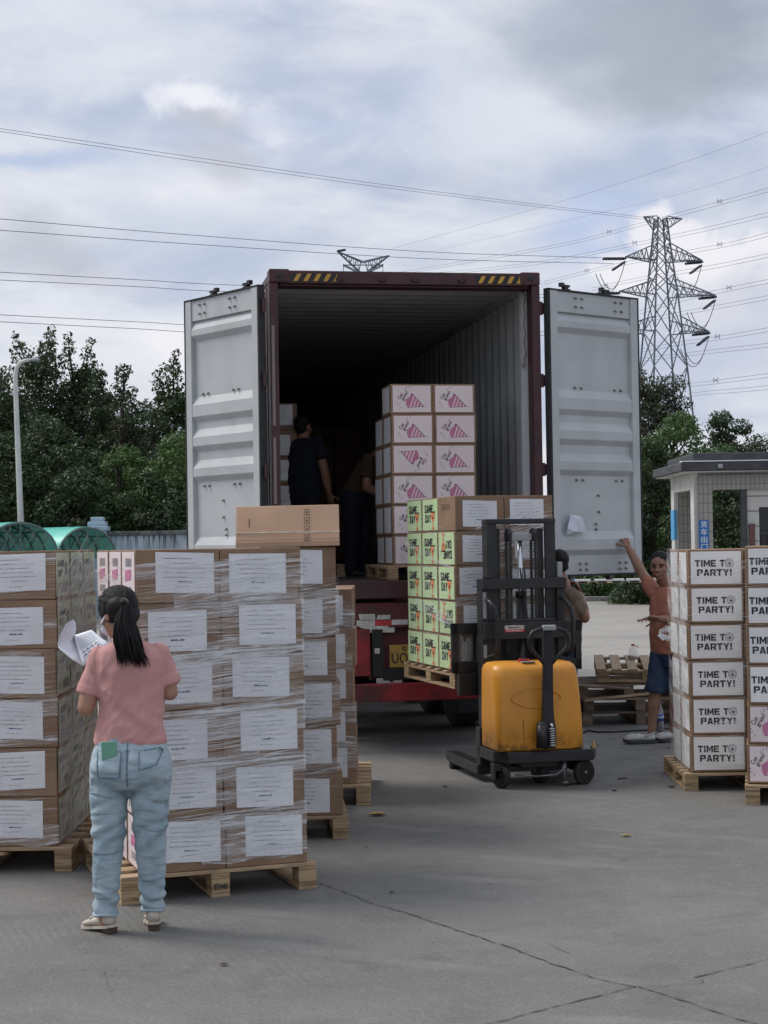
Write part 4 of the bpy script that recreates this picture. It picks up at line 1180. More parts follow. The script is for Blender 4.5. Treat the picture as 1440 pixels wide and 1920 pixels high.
def lab_cong(P0, w, h, seed, flip=False):
    m = MB(); P = P0
    quad(m, P, -w * .445, w * .445, h * .06, h * .94, .0015, 0)
    if flip: P = lambda u, v, l: P0(-u, h - v, l)
    if seed >= 50: P = lambda u, v, l: P0(u - .045, v, l)
    # striped cone: tip lower right, mouth upper left
    tip = Vector((.105, h * .25)); a_ = Vector((-.040, h * .22)); b_ = Vector((.004, h * .66))
    n = 9
    for k in range(n):
        f0, f1 = k / n, (k + 1) / n
        p = [a_.lerp(tip, f0), a_.lerp(tip, f1), b_.lerp(tip, f1), b_.lerp(tip, f0)]
        bul = (1 - f0) * .012
        m.add([P(p[0].x, p[0].y, .003), P(p[1].x, p[1].y, .003), P(p[2].x, p[2].y, .003), P((p[0].x + p[3].x) / 2 - bul, (p[0].y + p[3].y) / 2 + bul * .2, .003) if 0 else P(p[3].x, p[3].y, .003)], [(0, 1, 2, 3)], 1 if k % 2 == 0 else 2)
    m.add([P(*q, .0026) for q in ((a_.x - .002, a_.y - .003), (tip.x + .004, tip.y - .003), (tip.x + .004, tip.y + .003), (b_.x + .001, b_.y + .005), (b_.x - .01, b_.y))], [(0, 1, 2, 3, 4)], 3)
    m.add([P(a_.x, a_.y, .0032), P(b_.x, b_.y, .0032), P(b_.x - .016, b_.y - .02, .0032), P(a_.x - .016, (a_.y + b_.y) / 2 + .01, .0032), P(a_.x - .012, a_.y + .02, .0032)], [(0, 1, 2, 3, 4)], 1)
    word(m, P, 'Con', -.132, -.078, h * .53, h * .655, .0036, 3, .012, R(60))
    word(m, P, 'grats!', -.108, -.016, h * .53, h * .665, .0036, 3, .012, R(60))
    for x, z, r_ in ((-.125, .30, .4), (-.105, .22, .9), (-.135, .38, 0), (-.045, .86, 1.7), (-.02, .90, 1.2), (-.06, .80, 2.0), (.125, .24, -.5)):
        d = Vector((math.cos(r_), math.sin(r_))) * .011; q = Vector((x, z * h)); e = Vector((-d.y, d.x)) * .12
        m.add([P(*(q - d - e), .003), P(*(q + d - e), .003), P(*(q + d + e), .003), P(*(q - d + e), .003)], [(0, 1, 2, 3)], 3)
    return m, [M_pinkp, M_pink, M_pinkb, M_ink]
def lab_game(P0, w, h, seed, flip=False):
    m = MB(); P = P0; hw = w * .46
    quad(m, P, -hw, hw, h * .04, h * .96, .0015, 0)
    if flip: P = lambda u, v, l: P0(-u, h - v, l)
    k = w / .42
    block(m, P, 'GAME', -.135 * k, .075 * k, h * .56, h * .80, .003, 1)
    block(m, P, 'DAY', -.125 * k, .025 * k, h * .27, h * .51, .003, 1)
    cx = .075 * k
    bowl = [(-.045, .56), (.045, .56), (.042, .45), (.026, .34), (.008, .28), (.006, .16), (.030, .12), (.032, .06), (-.032, .06), (-.030, .12), (-.006, .16), (-.008, .28), (-.026, .34), (-.042, .45)]
    m.add([P(cx + x * k, z * h, .0036) for x, z in bowl], [tuple(range(len(bowl)))], 2)
    m.add([P(cx + x * k, z * h, .0034) for x, z in ((-.058, .585), (.062, .605), (.050, .545), (-.048, .545))], [(0, 1, 2, 3)], 1)
    quad(m, P, cx - .012 * k, cx + .012 * k, h * .37, h * .44, .0042, 1)
    return m, [M_green, M_ink, M_orange]
def barcode(m, P, x0, x1, z0, z1, mi, r):
    x = x0
    while x < x1 - .002: w_ = r.uniform(.002, .007); quad(m, P, x, min(x1, x + w_), z0, z1, .003, mi); x += w_ + r.uniform(.002, .005)
def lab_gside(P, w, h, seed, flip=False):
    m = MB(); r = random.Random(seed); quad(m, P, -w * .46, w * .46, h * .05, h * .95, .0015, 0)
    word(m, P, 'GAME', -w * .36, w * .1, h * .66, h * .80, .003, 1, .04); word(m, P, 'DAY', -w * .33, -w * .02, h * .46, h * .60, .003, 1, .04)
    barcode(m, P, -.02, w * .36, h * .14, h * .34, 1, r)
    for k in range(3): quad(m, P, -w * .36, -w * .12, h * (.16 + .07 * k), h * (.18 + .07 * k), .003, 1)
    quad(m, P, w * .16, w * .34, h * .5, h * .74, .003, 2)
    return m, [M_greenw, M_inkg, M_inkg]
def lab_pside(P, w, h, seed, flip=False):
    m = MB(); r = random.Random(seed); quad(m, P, -w * .46, w * .46, h * .04, h * .96, .0015, 0)
    barcode(m, P, -w * .2, w * .25, h * .68, h * .84, 1, r); barcode(m, P, -w * .2, w * .25, h * .16, h * .30, 1, r)
    quad(m, P, -w * .22, w * .22, h * .40, h * .60, .003, 2, .01)
    return m, [M_pinkp, M_inkg, M_pink]
def lab_marks(P, w, h, seed, flip=False):
    m = MB()
    for k in range(4):
        x = -.12 + k * .055
        for a_, b_, c_, d_ in ((0, .04, 0, .003), (0, .04, .04, .043), (0, .003, 0, .043), (.037, .04, 0, .043), (.012, .028, .012, .018), (.017, .022, .012, .035)):
            quad(m, P, x + a_, x + b_, h * .62 + c_, h * .62 + d_, .0015, 0)
    return m, [mat('faded_brown_ink', (.12, .075, .05), .7)]
LABS = dict(note=('paper_label', lab_note), plain=('paper_label', lab_plain), party=('printed_label', lab_party), cong=('printed_label', lab_cong), game=('printed_label', lab_game),
            gside=('side_label', lab_gside), pside=('side_label', lab_pside), marks=('handling_marks', lab_marks))
_cm = {}
def carton_mesh(w, d, h, v):
    k = ('b', w, d, h, v)
    if k not in _cm:
        r = random.Random(v * 17 + 3); m = MB(); m.box((0, 0, h / 2), (w - .004, d - .004, h - .003))
        o = m.build('t', M_card)
        bm = bmesh.new(); bm.from_mesh(o.data); bpy.data.objects.remove(o)
        bmesh.ops.subdivide_edges(bm, edges=bm.edges, cuts=3, use_grid_fill=True)
        for q in bm.verts:
            c = q.co; n = mnoise.noise(c * 5 + Vector((v * 9.1, 0, 0)))
            bx_ = min(1, (1 - (2 * c.x / w) ** 2) * (1 - (2 * (c.z - h / 2) / h) ** 2) * 4)
            q.co.x += .0022 * mnoise.noise(c * 7 + Vector((3, v * 5, 0))); q.co.z += .0015 * n
        me = bpy.data.meshes.new('carton'); bm.to_mesh(me); bm.free(); me.materials.append(M_card)
        _cm[k] = me
    return _cm[k]
def label_mesh(kind, face, w, d, h, seed, flip):
    k = ('l', kind, face, w, d, h, seed, flip)
    if k not in _cm:
        fw = w if face == 'front' else d
        m, mats = LABS[kind][1](face_map(face, w, d), fw, h, seed, flip); _cm[k] = m.mesh(LABS[kind][0], mats)
    return _cm[k]
ORD = ['bottom', 'second', 'third', 'fourth', 'fifth', 'sixth', 'seventh']
def carton(loc, rz, w, d, h, labs, label, group, seed):
    o = link('carton', carton_mesh(w, d, h, seed % 4), None, .004, 2, loc, rz)
    tag(o, label, 'carton', group)
    for kind, face, sd, fl in labs: link(LABS[kind][0], label_mesh(kind, face, w, d, h, sd, fl), o)
    return o
def stack(corner, ang, nc, nrow, nl, w, d, h, z0, front, side, sname, where, group, seed, layers_side=None, top_all=True, jit=.006):
    """corner = front-left corner; front(c, l) / sidef(r, l) -> (kind, flip) or None; side 'left' or 'right'"""
    r = random.Random(seed); A = Matrix.Rotation(ang, 3, 'Z')
    sidec = 0 if side == 'left' else nc - 1
    for l in range(nl):
        jx, jy, ja = r.uniform(-jit, jit), r.uniform(-jit, jit) * .5, r.uniform(-.006, .006)
        for c in range(nc):
            for q in range(nrow):
                vis = q == 0 or c == sidec or (top_all and l == nl - 1)
                if not vis: continue
                if layers_side and q > 0 and l >= layers_side: continue
                p = Vector(((c + .5) * w + jx + r.uniform(-.002, .002), (q + .5) * d + jy, 0))
                p = A @ p + Vector((corner[0], corner[1], z0 + l * h))
                labs = []
                desc = 'plain brown'
                if q == 0:
                    f = front(c, l)
                    if f: labs.append((f[0], 'front', f[2] if len(f) > 2 else r.randint(0, 11), f[1]))
                if c == sidec and layers_side != -1:
                    f = side_fn(side, sname, q, l)
                    if f: labs.append((f[0], side, r.randint(0, 2), f[1]))
                lv = ('top' if l == nl - 1 else ORD[l] + ('' if l == 0 else ' from bottom'))
                colw = (('left front column' if c == 0 else 'right front column') if nc > 1 else 'front column') if q == 0 else \
                       (f'{side} side, ' + ('middle' if q == 1 else 'rear') + ' row' if c == sidec else ('inner ' + ('middle' if q == 1 else 'rear') + ' row'))
                kinds = {k[0] for k in labs}
                desc = {'note': 'brown white-paper', 'party': 'TIME TO PARTY', 'cong': 'Congrats cone', 'game': 'green GAME DAY', 'pside': 'pink-sided', 'gside': 'green-sided', 'plain': 'white-sided', 'marks': 'brown'}[labs[0][0]] if labs else 'brown'
                carton(p, ang + ja, w, d, h, labs, f'{desc} carton, {lv}, {colw}, {where}', group, r.randint(0, 99))
def side_fn(side, sname, q, l):
    if sname == 'far_left': return ('gside', False)
    if sname == 'woman': return ('pside', False)
    if sname == 'load':
        if l == 4 and q == 0: return ('marks', False)
        return ('game', (l, q) in ((3, 0), (1, 0)))
    if sname in ('inside', 'party'): return ('plain', False)
    return None

def pallet(loc, ang, w, d, h, label, group, wood=None, stamp=None, boards=7, extra_top=0):
    """w across the front, d deep; loc = front-left corner at the ground"""
    wood = wood or M_woodx
    t = thing('wooden_pallet', label, 'pallet', loc, ang, group)
    b = .018
    m = MB(); pitch = (d - .095) / (boards - 1)
    for k in range(boards): m.cube((0, k * pitch, h - b), (w, k * pitch + .095, h - .0005 * (k % 2)))
    m.build('top_deck', wood, t, bevel=.002, seg=1)
    m = MB()
    for x in (0, (w - .10) / 2, w - .10): m.cube((x + .001, .001, h - 2 * b), (x + .099, d - .001, h - b - .0005))
    m.build('stringer_boards', M_wood if wood is M_woodx else wood, t, bevel=.002, seg=1)
    m = MB()
    for x in (0, (w - .10) / 2, w - .10): m.cube((x + .001, .002, 0), (x + .099, d - .002, b))
    m.build('base_boards', M_wood if wood is M_woodx else wood, t, bevel=.002, seg=1)
    for i, x in enumerate((0, (w - .10) / 2, w - .10)):
        for y in (0, (d - .13) / 2, d - .13):
            m = MB(); m.cube((x + .002, y + .0015, b + .0005), (x + .098, y + .1285, h - 2 * b - .0005))
            k = m.build('block', M_ply if wood is M_woodx else wood, t, bevel=.003, seg=1)
            if stamp and i == 1 and y == 0:
                m = MB(); vs, fs = text2d(stamp, .03); m.add([(x + .015 + a_ * .07, -.0005, .04 + b_ * .03) for a_, b_ in vs], fs); m.build('stamp', M_ink, k)
    return t

# ---- stretch film: wound strands and narrow bands round a stack, its glints put into white streaks
def filmmat():
    m = bpy.data.materials.new('stretch_film'); m.use_nodes = True
    t = NT(m.node_tree); b = m.node_tree.nodes['Principled BSDF']
    p = t.n('ShaderNodeTexCoord').outputs['Object']
    n1 = t.noise(t.mapping(p, (1.2, 1.2, 5)), 3, 3, .5)
    n2 = t.noise(p, 3.0, 4)
    b.inputs['Base Color'].default_value = (.90, .92, .94, 1)
    b.inputs['Roughness'].default_value = .22
    b.inputs['Specular IOR Level'].default_value = .9
    t.put(b.inputs['Alpha'], t.math('MULTIPLY', t.rng(n1, .35, .65, .35, .85), t.rng(n2, .3, .65, .35, .95)))
    return m
M_film = filmmat()
def filmpanel():
    m = bpy.data.materials.new('stretch_film_band'); m.use_nodes = True
    t = NT(m.node_tree); b = m.node_tree.nodes['Principled BSDF']
    p = t.n('ShaderNodeTexCoord').outputs['UV']
    n1 = t.noise(t.mapping(p, (3, 55, 1)), 1.0, 7, .75, .3)
    n2 = t.noise(t.mapping(p, (5, 9, 1)), 1.0, 4)
    b.inputs['Base Color'].default_value = (.86, .88, .90, 1); b.inputs['Roughness'].default_value = .2; b.inputs['Specular IOR Level'].default_value = .9
    st = t.math('MULTIPLY', t.rng(n1, .46, .66), t.rng(n2, .3, .62, .2, 1))
    t.put(b.inputs['Alpha'], t.math('ADD', t.math('MULTIPLY', st, .85), .10))
    bn = t.n('ShaderNodeBump'); bn.inputs['Strength'].default_value = .6; bn.inputs['Distance'].default_value = .004; t.put(bn.inputs['Height'], n1); t.t.links.new(bn.outputs[0], b.inputs['Normal'])
    return m
M_filmb = filmpanel()
def film(corner, ang, W_, D_, z0, z1, n, where, seed, off=.007, faces=(0, 1), slope=.05, group='stretch film wraps', bands=0, bw=(.05, .16)):
    r = random.Random(seed); t = MB()
    C4 = [Vector((-off, -off)), Vector((W_ + off, -off)), Vector((W_ + off, D_ + off)), Vector((-off, D_ + off))]
    # unrolled face spans: 0 = front, 1 = right side, 3 = left side
    def put(face, f):
        a_, b_ = {0: (C4[0], C4[1]), 1: (C4[1], C4[2]), 3: (C4[3], C4[0])}[face]
        nrm = {0: Vector((0, -1)), 1: Vector((1, 0)), 3: Vector((-1, 0))}[face]
        return a_.lerp(b_, f), nrm
    for k in range(n):
        fc = r.choice(faces)
        L0 = r.uniform(-.1, .75); L1 = min(1.0, L0 + r.choice((.12, .2, .3, .5, .8, 1.1)) * r.uniform(.6, 1.1)); L0 = max(0, L0)
        if L1 - L0 < .08: continue
        zc = r.uniform(z0, z1)
        wd = r.choice((.0008, .0012, .0018, .0018, .0025, .0025, .004, .007)) * r.uniform(.7, 1.3)
        sl = r.gauss(slope * (.4 + 1.2 * (.5 + .5 * math.sin(zc * 7 + seed))), .022) * (1 if fc == 0 else -1 if fc == 3 else 1)
        N = 14; vs = []; ph = zc * 3
        for i in range(N + 1):
            f = L0 + (L1 - L0) * i / N; p, nr_ = put(fc, f)
            z = zc + sl * (f - .5) + .012 * mnoise.noise(Vector((f * 3.5, ph, seed)))
            o = .002 + .004 * abs(mnoise.noise(Vector((f * 9, ph, z * 30))))
            ww = wd * (.35 + .65 * math.sin(PI * min(1, max(0, (i + .3) / (N + .6))))) * (.7 + .6 * abs(mnoise.noise(Vector((f * 12, ph, 3)))))
            q = p + nr_ * o; q2 = p + nr_ * (o + wd * .25)
            vs += [(q.x, q.y, z - ww / 2), (q2.x, q2.y, z + ww / 2)]
        t.add(vs, [(2 * i, 2 * i + 1, 2 * i + 3, 2 * i + 2) for i in range(N)])
    UV = []
    t.mi = 1
    for k in range(bands):
        fc = faces[k % len(faces)]; zc = z0 + (z1 - z0) * (k + r.uniform(.1, .9)) / bands; wd = r.uniform(*bw); sl = slope * r.uniform(.5, 1.5) * (-1 if fc == 3 else 1)
        L0 = r.choice((0, 0, r.uniform(0, .4))); L1 = r.choice((1, 1, r.uniform(.6, 1))); N = 26; J_ = 5; vs = []; u0 = r.uniform(0, 50)
        for i in range(N + 1):
            f = L0 + (L1 - L0) * i / N; p, nr_ = put(fc, f)
            for j in range(J_ + 1):
                g_ = j / J_; z = zc + sl * (f - .5) + wd * (g_ - .5) * (.8 + .5 * mnoise.noise(Vector((f * 4, k * 3.1, g_))))
                q = p + nr_ * (.004 + .006 * abs(mnoise.noise(Vector((f * 8, k * 1.7, g_ * 4)))))
                vs.append((q.x, q.y, min(z1 + .01, z)))
        fs = [(i * (J_ + 1) + j, (i + 1) * (J_ + 1) + j, (i + 1) * (J_ + 1) + j + 1, i * (J_ + 1) + j + 1) for i in range(N) for j in range(J_)]
        b0 = len(t.v); t.add(vs, fs)
        for i in range(N + 1):
            for j in range(J_ + 1): UV.append((b0 + i * (J_ + 1) + j, (u0 + i / N, wd * j / J_ / .9 + k * .7)))
    o = t.build('stretch_film', [M_film, M_filmb], None, True, loc=(corner[0], corner[1], 0), rotz=ang)
    if UV:
        ul = o.data.uv_layers.new(name='UVMap'); d_ = dict(UV)
        for lp_ in o.data.loops:
            if lp_.vertex_index in d_: ul.data[lp_.index].uv = d_[lp_.vertex_index]
    tag(o, f'clear stretch film streaks wound round {where}', 'stretch film', group)
    return o

# ---- stack A: far left
h_ = .2750; Ac = (-1.845 - .87, 9.17); zA = .14
front_note = lambda c, l: ('note', False)
stack(Ac, R(0), 2, 3, 6, .435, .42, h_, zA, front_note, 'right', 'far_left', 'far left stack', 'cartons of the far left stack', 21)
pallet((Ac[0] - .06, Ac[1] - .03, 0), 0, 1.01, 1.22, .14, 'pine pallet under the far left carton stack', 'pallets under carton stacks')
film(Ac, 0, .87, 1.155, .16, 1.76, 380, 'the far left carton stack', 1, faces=(0, 0, 0), slope=.03, bands=7)
film((Ac[0], Ac[1]), 0, .87, 1.155, .16, 1.76, 700, 'the right side of the far left stack', 101, faces=(1,), slope=.35, bands=24, bw=(.10, .22))
# ---- stack B: behind the woman
Ba = R(19.5); fr = Vector((-.440, 8.60)); dB = Vector((math.cos(Ba), math.sin(Ba)))
Bc = fr - dB * .874
wh = 'stack facing the woman'
stack(Bc, Ba, 2, 3, 6, .437, .385, .2745, .14, front_note, 'left', 'woman', wh, 'cartons of the stack facing the woman', 22, jit=.012)
pc_ = Bc - dB * .10 + Vector((math.sin(Ba), -math.cos(Ba))) * .02
pallet((pc_.x, pc_.y, 0), Ba, 1.03, 1.22, .14, 'pine pallet right of the woman\'s feet with a stamped middle block', 'pallets under carton stacks', stamp='IIT445')
film(Bc, Ba, .874, 1.155, .20, 1.72, 1350, 'the stack facing the woman', 2, faces=(0, 0, 0, 0, 3), slope=.06, bands=26, bw=(.05, .13))
# bunched film between layers
def bunch(corner, ang, W_, zs, seed, where):
    r = random.Random(seed); m = MB()
    for z in zs:
        for k in range(5):
            ph = r.uniform(0, 9); w0 = r.uniform(.003, .008); dz = r.uniform(-.02, .02); sl = r.uniform(.02, .05)
            P = [Vector((-.006 + (W_ + .012) * i / 24, -.012 - .003 * k - .003 * abs(mnoise.noise(Vector((i * .3, ph, 0)))), z + dz + sl * (i / 24 - .5) + .008 * mnoise.noise(Vector((i * .15, ph, 2))))) for i in range(25)]
            vs = []
            for i, p in enumerate(P): ww = w0 * (.5 + abs(mnoise.noise(Vector((i * .4, ph, 5))))); vs += [p - Vector((0, 0, ww)), p + Vector((0, -.002, ww))]
            m.add(vs, [(2 * i, 2 * i + 1, 2 * i + 3, 2 * i + 2) for i in range(24)])
    o = m.build('film_gather', M_film, None, True, loc=(corner[0], corner[1], 0), rotz=ang)
    tag(o, f'gathered ropes of stretch film across {where}', 'stretch film', 'stretch film wraps')
bunch(Bc, Ba, .874, (1.235, .95, .69), 5, 'the front of the stack facing the woman')
# ---- stack C: under the tan carton ; stack D behind it
Cf = Vector((-.292, 10.06)); Cang = R(4)
Cc = Cf - Vector((math.cos(Cang), math.sin(Cang))) * .874
stack(Cc, Cang, 2, 3, 6, .437, .385, .2745, .14, lambda c, l: ('note', False) if c == 1 else None, 'left', 'none', 'stack under the tan carton', 'cartons of the stack under the tan carton', 23, jit=.016)
pallet((Cc.x - .06, Cc.y - .03, 0), Cang, .98, 1.22, .14, 'pine pallet under the stack that carries the tan carton', 'pallets under carton stacks')
film(Cc, Cang, .874, 1.155, .3, 1.52, 700, 'the stack under the tan carton', 3, faces=(0,), slope=.10, bands=11)
Df = Vector((-.222, 11.36)); Dc = Df - Vector((.874, 0))
stack(Dc, 0, 2, 3, 5, .437, .385, .270, .14, lambda c, l: ('note', False) if c == 1 else None, 'left', 'none', 'low stack nearest the trailer', 'cartons of the low stack nearest the trailer', 24, jit=.016)
pallet((Dc.x - .08, Dc.y - .05, 0), 0, 1.05, 1.22, .14, 'pine pallet under the low stack nearest the trailer', 'pallets under carton stacks')
film(Dc, 0, .874, 1.155, .25, 1.45, 480, 'the low stack nearest the trailer', 4, faces=(0,), slope=-.03, bands=9)
# tan carton leaning back on stack C
tc_ = thing('tan_carton', 'large tan carton with sloping front, handling marks and white string on top of a stack', 'carton', (Cc.x, Cc.y, .14 + 6 * .2745), R(2))
x0 = at(443, 1020, 10.05).x - Cc.x; x1 = at(637, 1020, 10.05).x - Cc.x
prof = [(-.02, 0), (-.02, .030), (.10, .262), (.45, .262), (.45, 0)]
prof = [(.0, 0.0), (.0, .030), (.11, .255), (.45, .255), (.45, 0.0)]
m = MB(); m.loft([[Vector((x0, y, z)) for y, z in prof], [Vector((x1, y + .01, z + .004)) for y, z in prof]][::-1]); m.build('carton_body', M_cardl, tc_, bevel=.004)
sl_ = Vector((0, .11, .225)).normalized(); sn = Vector((0, -.225, .11)).normalized()
def tp(fx, fz, l): p = Vector((x0 + (x1 - x0) * fx, 0, .03)) + sl_ * (fz * .25) + sn * l; return p
m = MB()
for k in range(4):
    c0 = .90 - k * .235; a_, b_ = .66, .715
    for (u0, u1, v0, v1) in ((a_, b_, c0 - .17, c0 - .155), (a_, b_, c0 - .015, c0), (a_, a_ + .004, c0 - .17, c0), (b_ - .004, b_, c0 - .17, c0), (a_ + .018, b_ - .018, c0 - .11, c0 - .06)):
        m.add([tp(u0, v0, .003), tp(u1, v0, .003), tp(u1, v1, .003), tp(u0, v1, .003)], [(0, 1, 2, 3)])
m.add([tp(.125, .42, .003), tp(.133, .42, .003), tp(.133, .66, .003), tp(.125, .66, .003)], [(0, 1, 2, 3)])
m.build('handling_marks', mat('printed_brown', (.06, .04, .03), .7), tc_)
m = MB(); m.tube([tp(-.003, .25, .004), tp(.3, .262, .004), tp(.7, .255, .004), tp(1.003, .27, .004)], .003, 6); m.build('string', M_refw, tc_)
m = MB(); m.add([tp(.0, .05, .0035), tp(1.0, .07, .0035), tp(1.0, .085, .0035), tp(0, .06, .0035)], [(0, 1, 2, 3)]); m.build('flap_edge', M_card, tc_)

# ---- load on the stacker
Ea = R(16.5); Ec = Vector((.548, 12.80)); zE = .66
stack(Ec, Ea, 2, 3, 5, .41, .42, .2745, zE + .135, lambda c, l: ('note', False), 'left', 'load', 'load on the yellow stacker', 'cartons of the load on the stacker', 25, jit=.007)
dE = Vector((math.cos(Ea), math.sin(Ea))); nE = Vector((-math.sin(Ea), math.cos(Ea)))
q = Ec - dE * .03 - nE * .03
pallet((q.x, q.y, zE), Ea, .95, 1.34, .13, 'light pine pallet lifted off the ground on the stacker forks', 'pallets under carton stacks')
film(Ec, Ea, .82, 1.26, .85, 2.0, 900, 'the load on the yellow stacker', 6, faces=(0, 0, 0, 3), slope=.16, bands=10)
# ---- stack at the container doorway
Fc = CO + Matrix.Rotation(CA, 3, 'Z') @ Vector((1.105, .26, 0)); zF = CO.z + .156
stack((Fc.x, Fc.y), CA, 2, 2, 6, .392, .42, .272, zF + .13, lambda c, l: ('cong', (c, l) == (0, 3)), 'left', 'inside', 'stack in the container doorway', 'cartons of the stack in the container doorway', 26, layers_side=5, jit=.006)
pallet((Fc.x - .05, Fc.y - .02, zF), CA, .90, 1.2, .13, 'dim pallet under the Congrats stack in the container doorway', 'pallets under carton stacks')
# ---- right stacks
Gc = (2.165, 11.75)
stack(Gc, R(-1), 2, 2, 6, .40, .40, .2655, .13, lambda c, l: ('party', False), 'left', 'party', 'TIME TO PARTY stack', 'cartons of the TIME TO PARTY stack', 27, jit=.010)
pallet((Gc[0] - .05, Gc[1] - .03, 0), R(-1), 1.0, 1.0, .125, 'pine pallet under the TIME TO PARTY stack beside the man in orange', 'pallets under carton stacks')
film(Gc, R(-1), .80, .80, .15, 1.72, 330, 'the front of the TIME TO PARTY stack', 7, faces=(0,), slope=.02)
film(Gc, R(-1), .80, .80, .15, 1.72, 800, 'the left side of the TIME TO PARTY stack', 8, faces=(3,), slope=.3, off=.012, bands=22, bw=(.08, .2))
Hc = (2.432, 11.10)
stack(Hc, R(-13), 2, 3, 6, .40, .385, .267, .14, lambda c, l: ('cong', False, 50) if l < 2 else ('party', False, 50), 'left', 'party', 'stack at the right photo edge', 'cartons of the stack at the right edge', 28, jit=.010)
pallet((Hc[0] - .03, Hc[1] - .03, 0), R(-13), 1.0, 1.2, .135, 'pale pine pallet cut by the right edge of the photo', 'pallets under carton stacks')
film(Hc, R(-13), .80, 1.1, .25, 1.70, 220, 'the stack at the right photo edge', 9, faces=(0,), slope=.02)
# ---- cargo deep in the container
def inC(x, y): return CO + Matrix.Rotation(CA, 3, 'Z') @ Vector((x, y, .156))
k = 0
for (x, y, nl, nm) in ((.10, 2.3, 6, 'left wall'),):
    for l in range(nl):
        p = inC(x + .2, y); p.z += .13 + l * .27
        carton(p, CA, .39, .385, .27, [('note', 'front', l, False)], f'dim carton, {"top" if l == nl - 1 else ORD[l]}, in the stack by the left container wall', 'dim cartons by the left container wall', l)
p = inC(.06, 2.05); pallet((p.x, p.y, p.z), CA, .9, .8, .13, 'dim pallet against the left wall inside the container', 'pallets under carton stacks')
for c in range(5):
    for l in range(7):
        p = inC(.30 + c * .455, 9.2); p.z += .13 + l * .272
        carton(p, CA, .437, .385, .272, [], f'shadowed carton deep inside, {"top" if l == 6 else ORD[l]}, {("far left", "left", "middle", "right", "far right")[c]} column of the back cargo wall', 'shadowed cartons deep in the container', c + l)
for x in (.08, 1.25):
    p = inC(x, 9.0); pallet((p.x, p.y, p.z), CA, 1.1, .6, .13, ('left' if x < 1 else 'right') + ' pallet under the cargo deep in the container', 'pallets under carton stacks', boards=4)

# ================================================================== ELECTRIC STACKER
SA = R(14)
T = thing('pallet_stacker', 'yellow and black walk-behind pallet stacker lifting a load, seen from its handle side', 'stacker', (1.155, 12.13, 0), SA)
# base plate with chamfered rear corners
m = MB(); poly = [(-.40, -.02), (-.33, -.15), (.33, -.15), (.40, -.02), (.40, .36), (-.40, .36)]
m.prism(poly, .085, Matrix.Translation((0, 0, .185))); m.build('base_plate', M_black, T, bevel=.008)
m = MB(); m.box((0, .36, .24), (.80, .10, .34)); m.build('mast_foot', M_black, T, bevel=.01)
# yellow cover: lofted rounded block, slightly waisted, with scooped top
def rrect(hx, hy0, hy1, r, z, n=6, cx=0):
    pts = []
    for (sx, cy, a0) in ((1, hy1 - r, 0), (-1, hy1 - r, 90), (-1, hy0 + r, 180), (1, hy0 + r, 270)):
        for i in range(n + 1):
            a = R(a0 + 90 * i / n); pts.append(Vector((cx + sx * (hx - r) + r * math.cos(a), cy + r * math.sin(a), z)))
    return pts
m = MB(); rings = []
for z, hx, y0_, y1_, r in ((.272, .338, -.115, .30, .03), (.285, .345, -.122, .30, .04), (.50, .349, -.118, .30, .06), (.70, .346, -.105, .30, .075), (.80, .345, -.095, .30, .085), (.855, .342, -.080, .30, .09), (.885, .330, -.055, .29, .085), (.902, .308, -.025, .27, .075), (.908, .27, .01, .24, .06)):
    rings.append(rrect(hx * .965, y0_, y1_, r, z, cx=-.060 - .02 * (z - .3)))
m.loft(rings); cov = m.build('yellow_cover', M_yellow, T, True)
m = MB()    # raised oval rim pressed in the rear face
P = []
for i in range(49):
    a = 2 * PI * i / 48; x = .17 * math.cos(a) * (1 + .12 * abs(math.cos(a)) ** 3); z = .655 + .075 * math.sin(a) * (1 - .15 * abs(math.cos(a)))
    P.append(Vector((x - .095, -.115 + .008 * abs(0) + (.012 if z > .70 else .0), z)))
m.tube(P, .0035, 6, caps=False); m.build('embossed_oval', M_yellow, cov, True)
m = MB(); m.ell((-.13, .05, .905), (.10, .055, .012), 20, 6); m.build('recess', mat('dark_yellow', (.42, .17, .02), .5), cov, True)
m = MB(); m.cyl((-.16, .03, .90), (-.16, .03, .935), .022, .018, 12); m.box((-.12, .03, .925), (.06, .016, .014)); m.build('emergency_button', M_redk, T, bevel=.004)
m = MB(); m.box((-.12, -.01, .912), (.10, .05, .008)); m.build('display_label', M_plast, cov, bevel=.002)
m = MB(); m.cyl((-.20, -.124, .50), (-.195, -.121, .32), .0025, n=5); m.build('scratch', mat('scratch', (.25, .13, .03), .7), cov)
# tiller arm and handle
m = MB()
m.loft([[Vector((-.035 + sx * w_, y + sy * .022, z)) for sx, sy in ((-1, -1), (1, -1), (1, 1), (-1, 1))] for z, w_, y in ((.29, .055, -.185), (.42, .060, -.19), (.52, .044, -.19), (.62, .040, -.19), (.95, .036, -.21), (1.15, .038, -.225))])
m.build('tiller_arm', M_black, T, bevel=.008)
m = MB(); cx = -.035
P = [(cx - .02, -.215, .90), (cx - .06, -.22, .945), (cx - .135, -.235, 1.02), (cx - .152, -.24, 1.06), (cx - .15, -.245, 1.10), (cx - .125, -.25, 1.145), (cx - .07, -.25, 1.165), (cx, -.25, 1.168), (cx + .07, -.25, 1.165), (cx + .125, -.25, 1.145), (cx + .15, -.245, 1.10), (cx + .152, -.24, 1.06), (cx + .135, -.235, 1.02), (cx + .06, -.22, .945), (cx + .02, -.215, .90)]
m.tube(P, .014, 8); m.build('handle_loop', M_blacks, T, True)
m = MB(); m.box((cx, -.25, 1.172), (.10, .05, .04)); m.build('control_head', M_plast, T, bevel=.01)
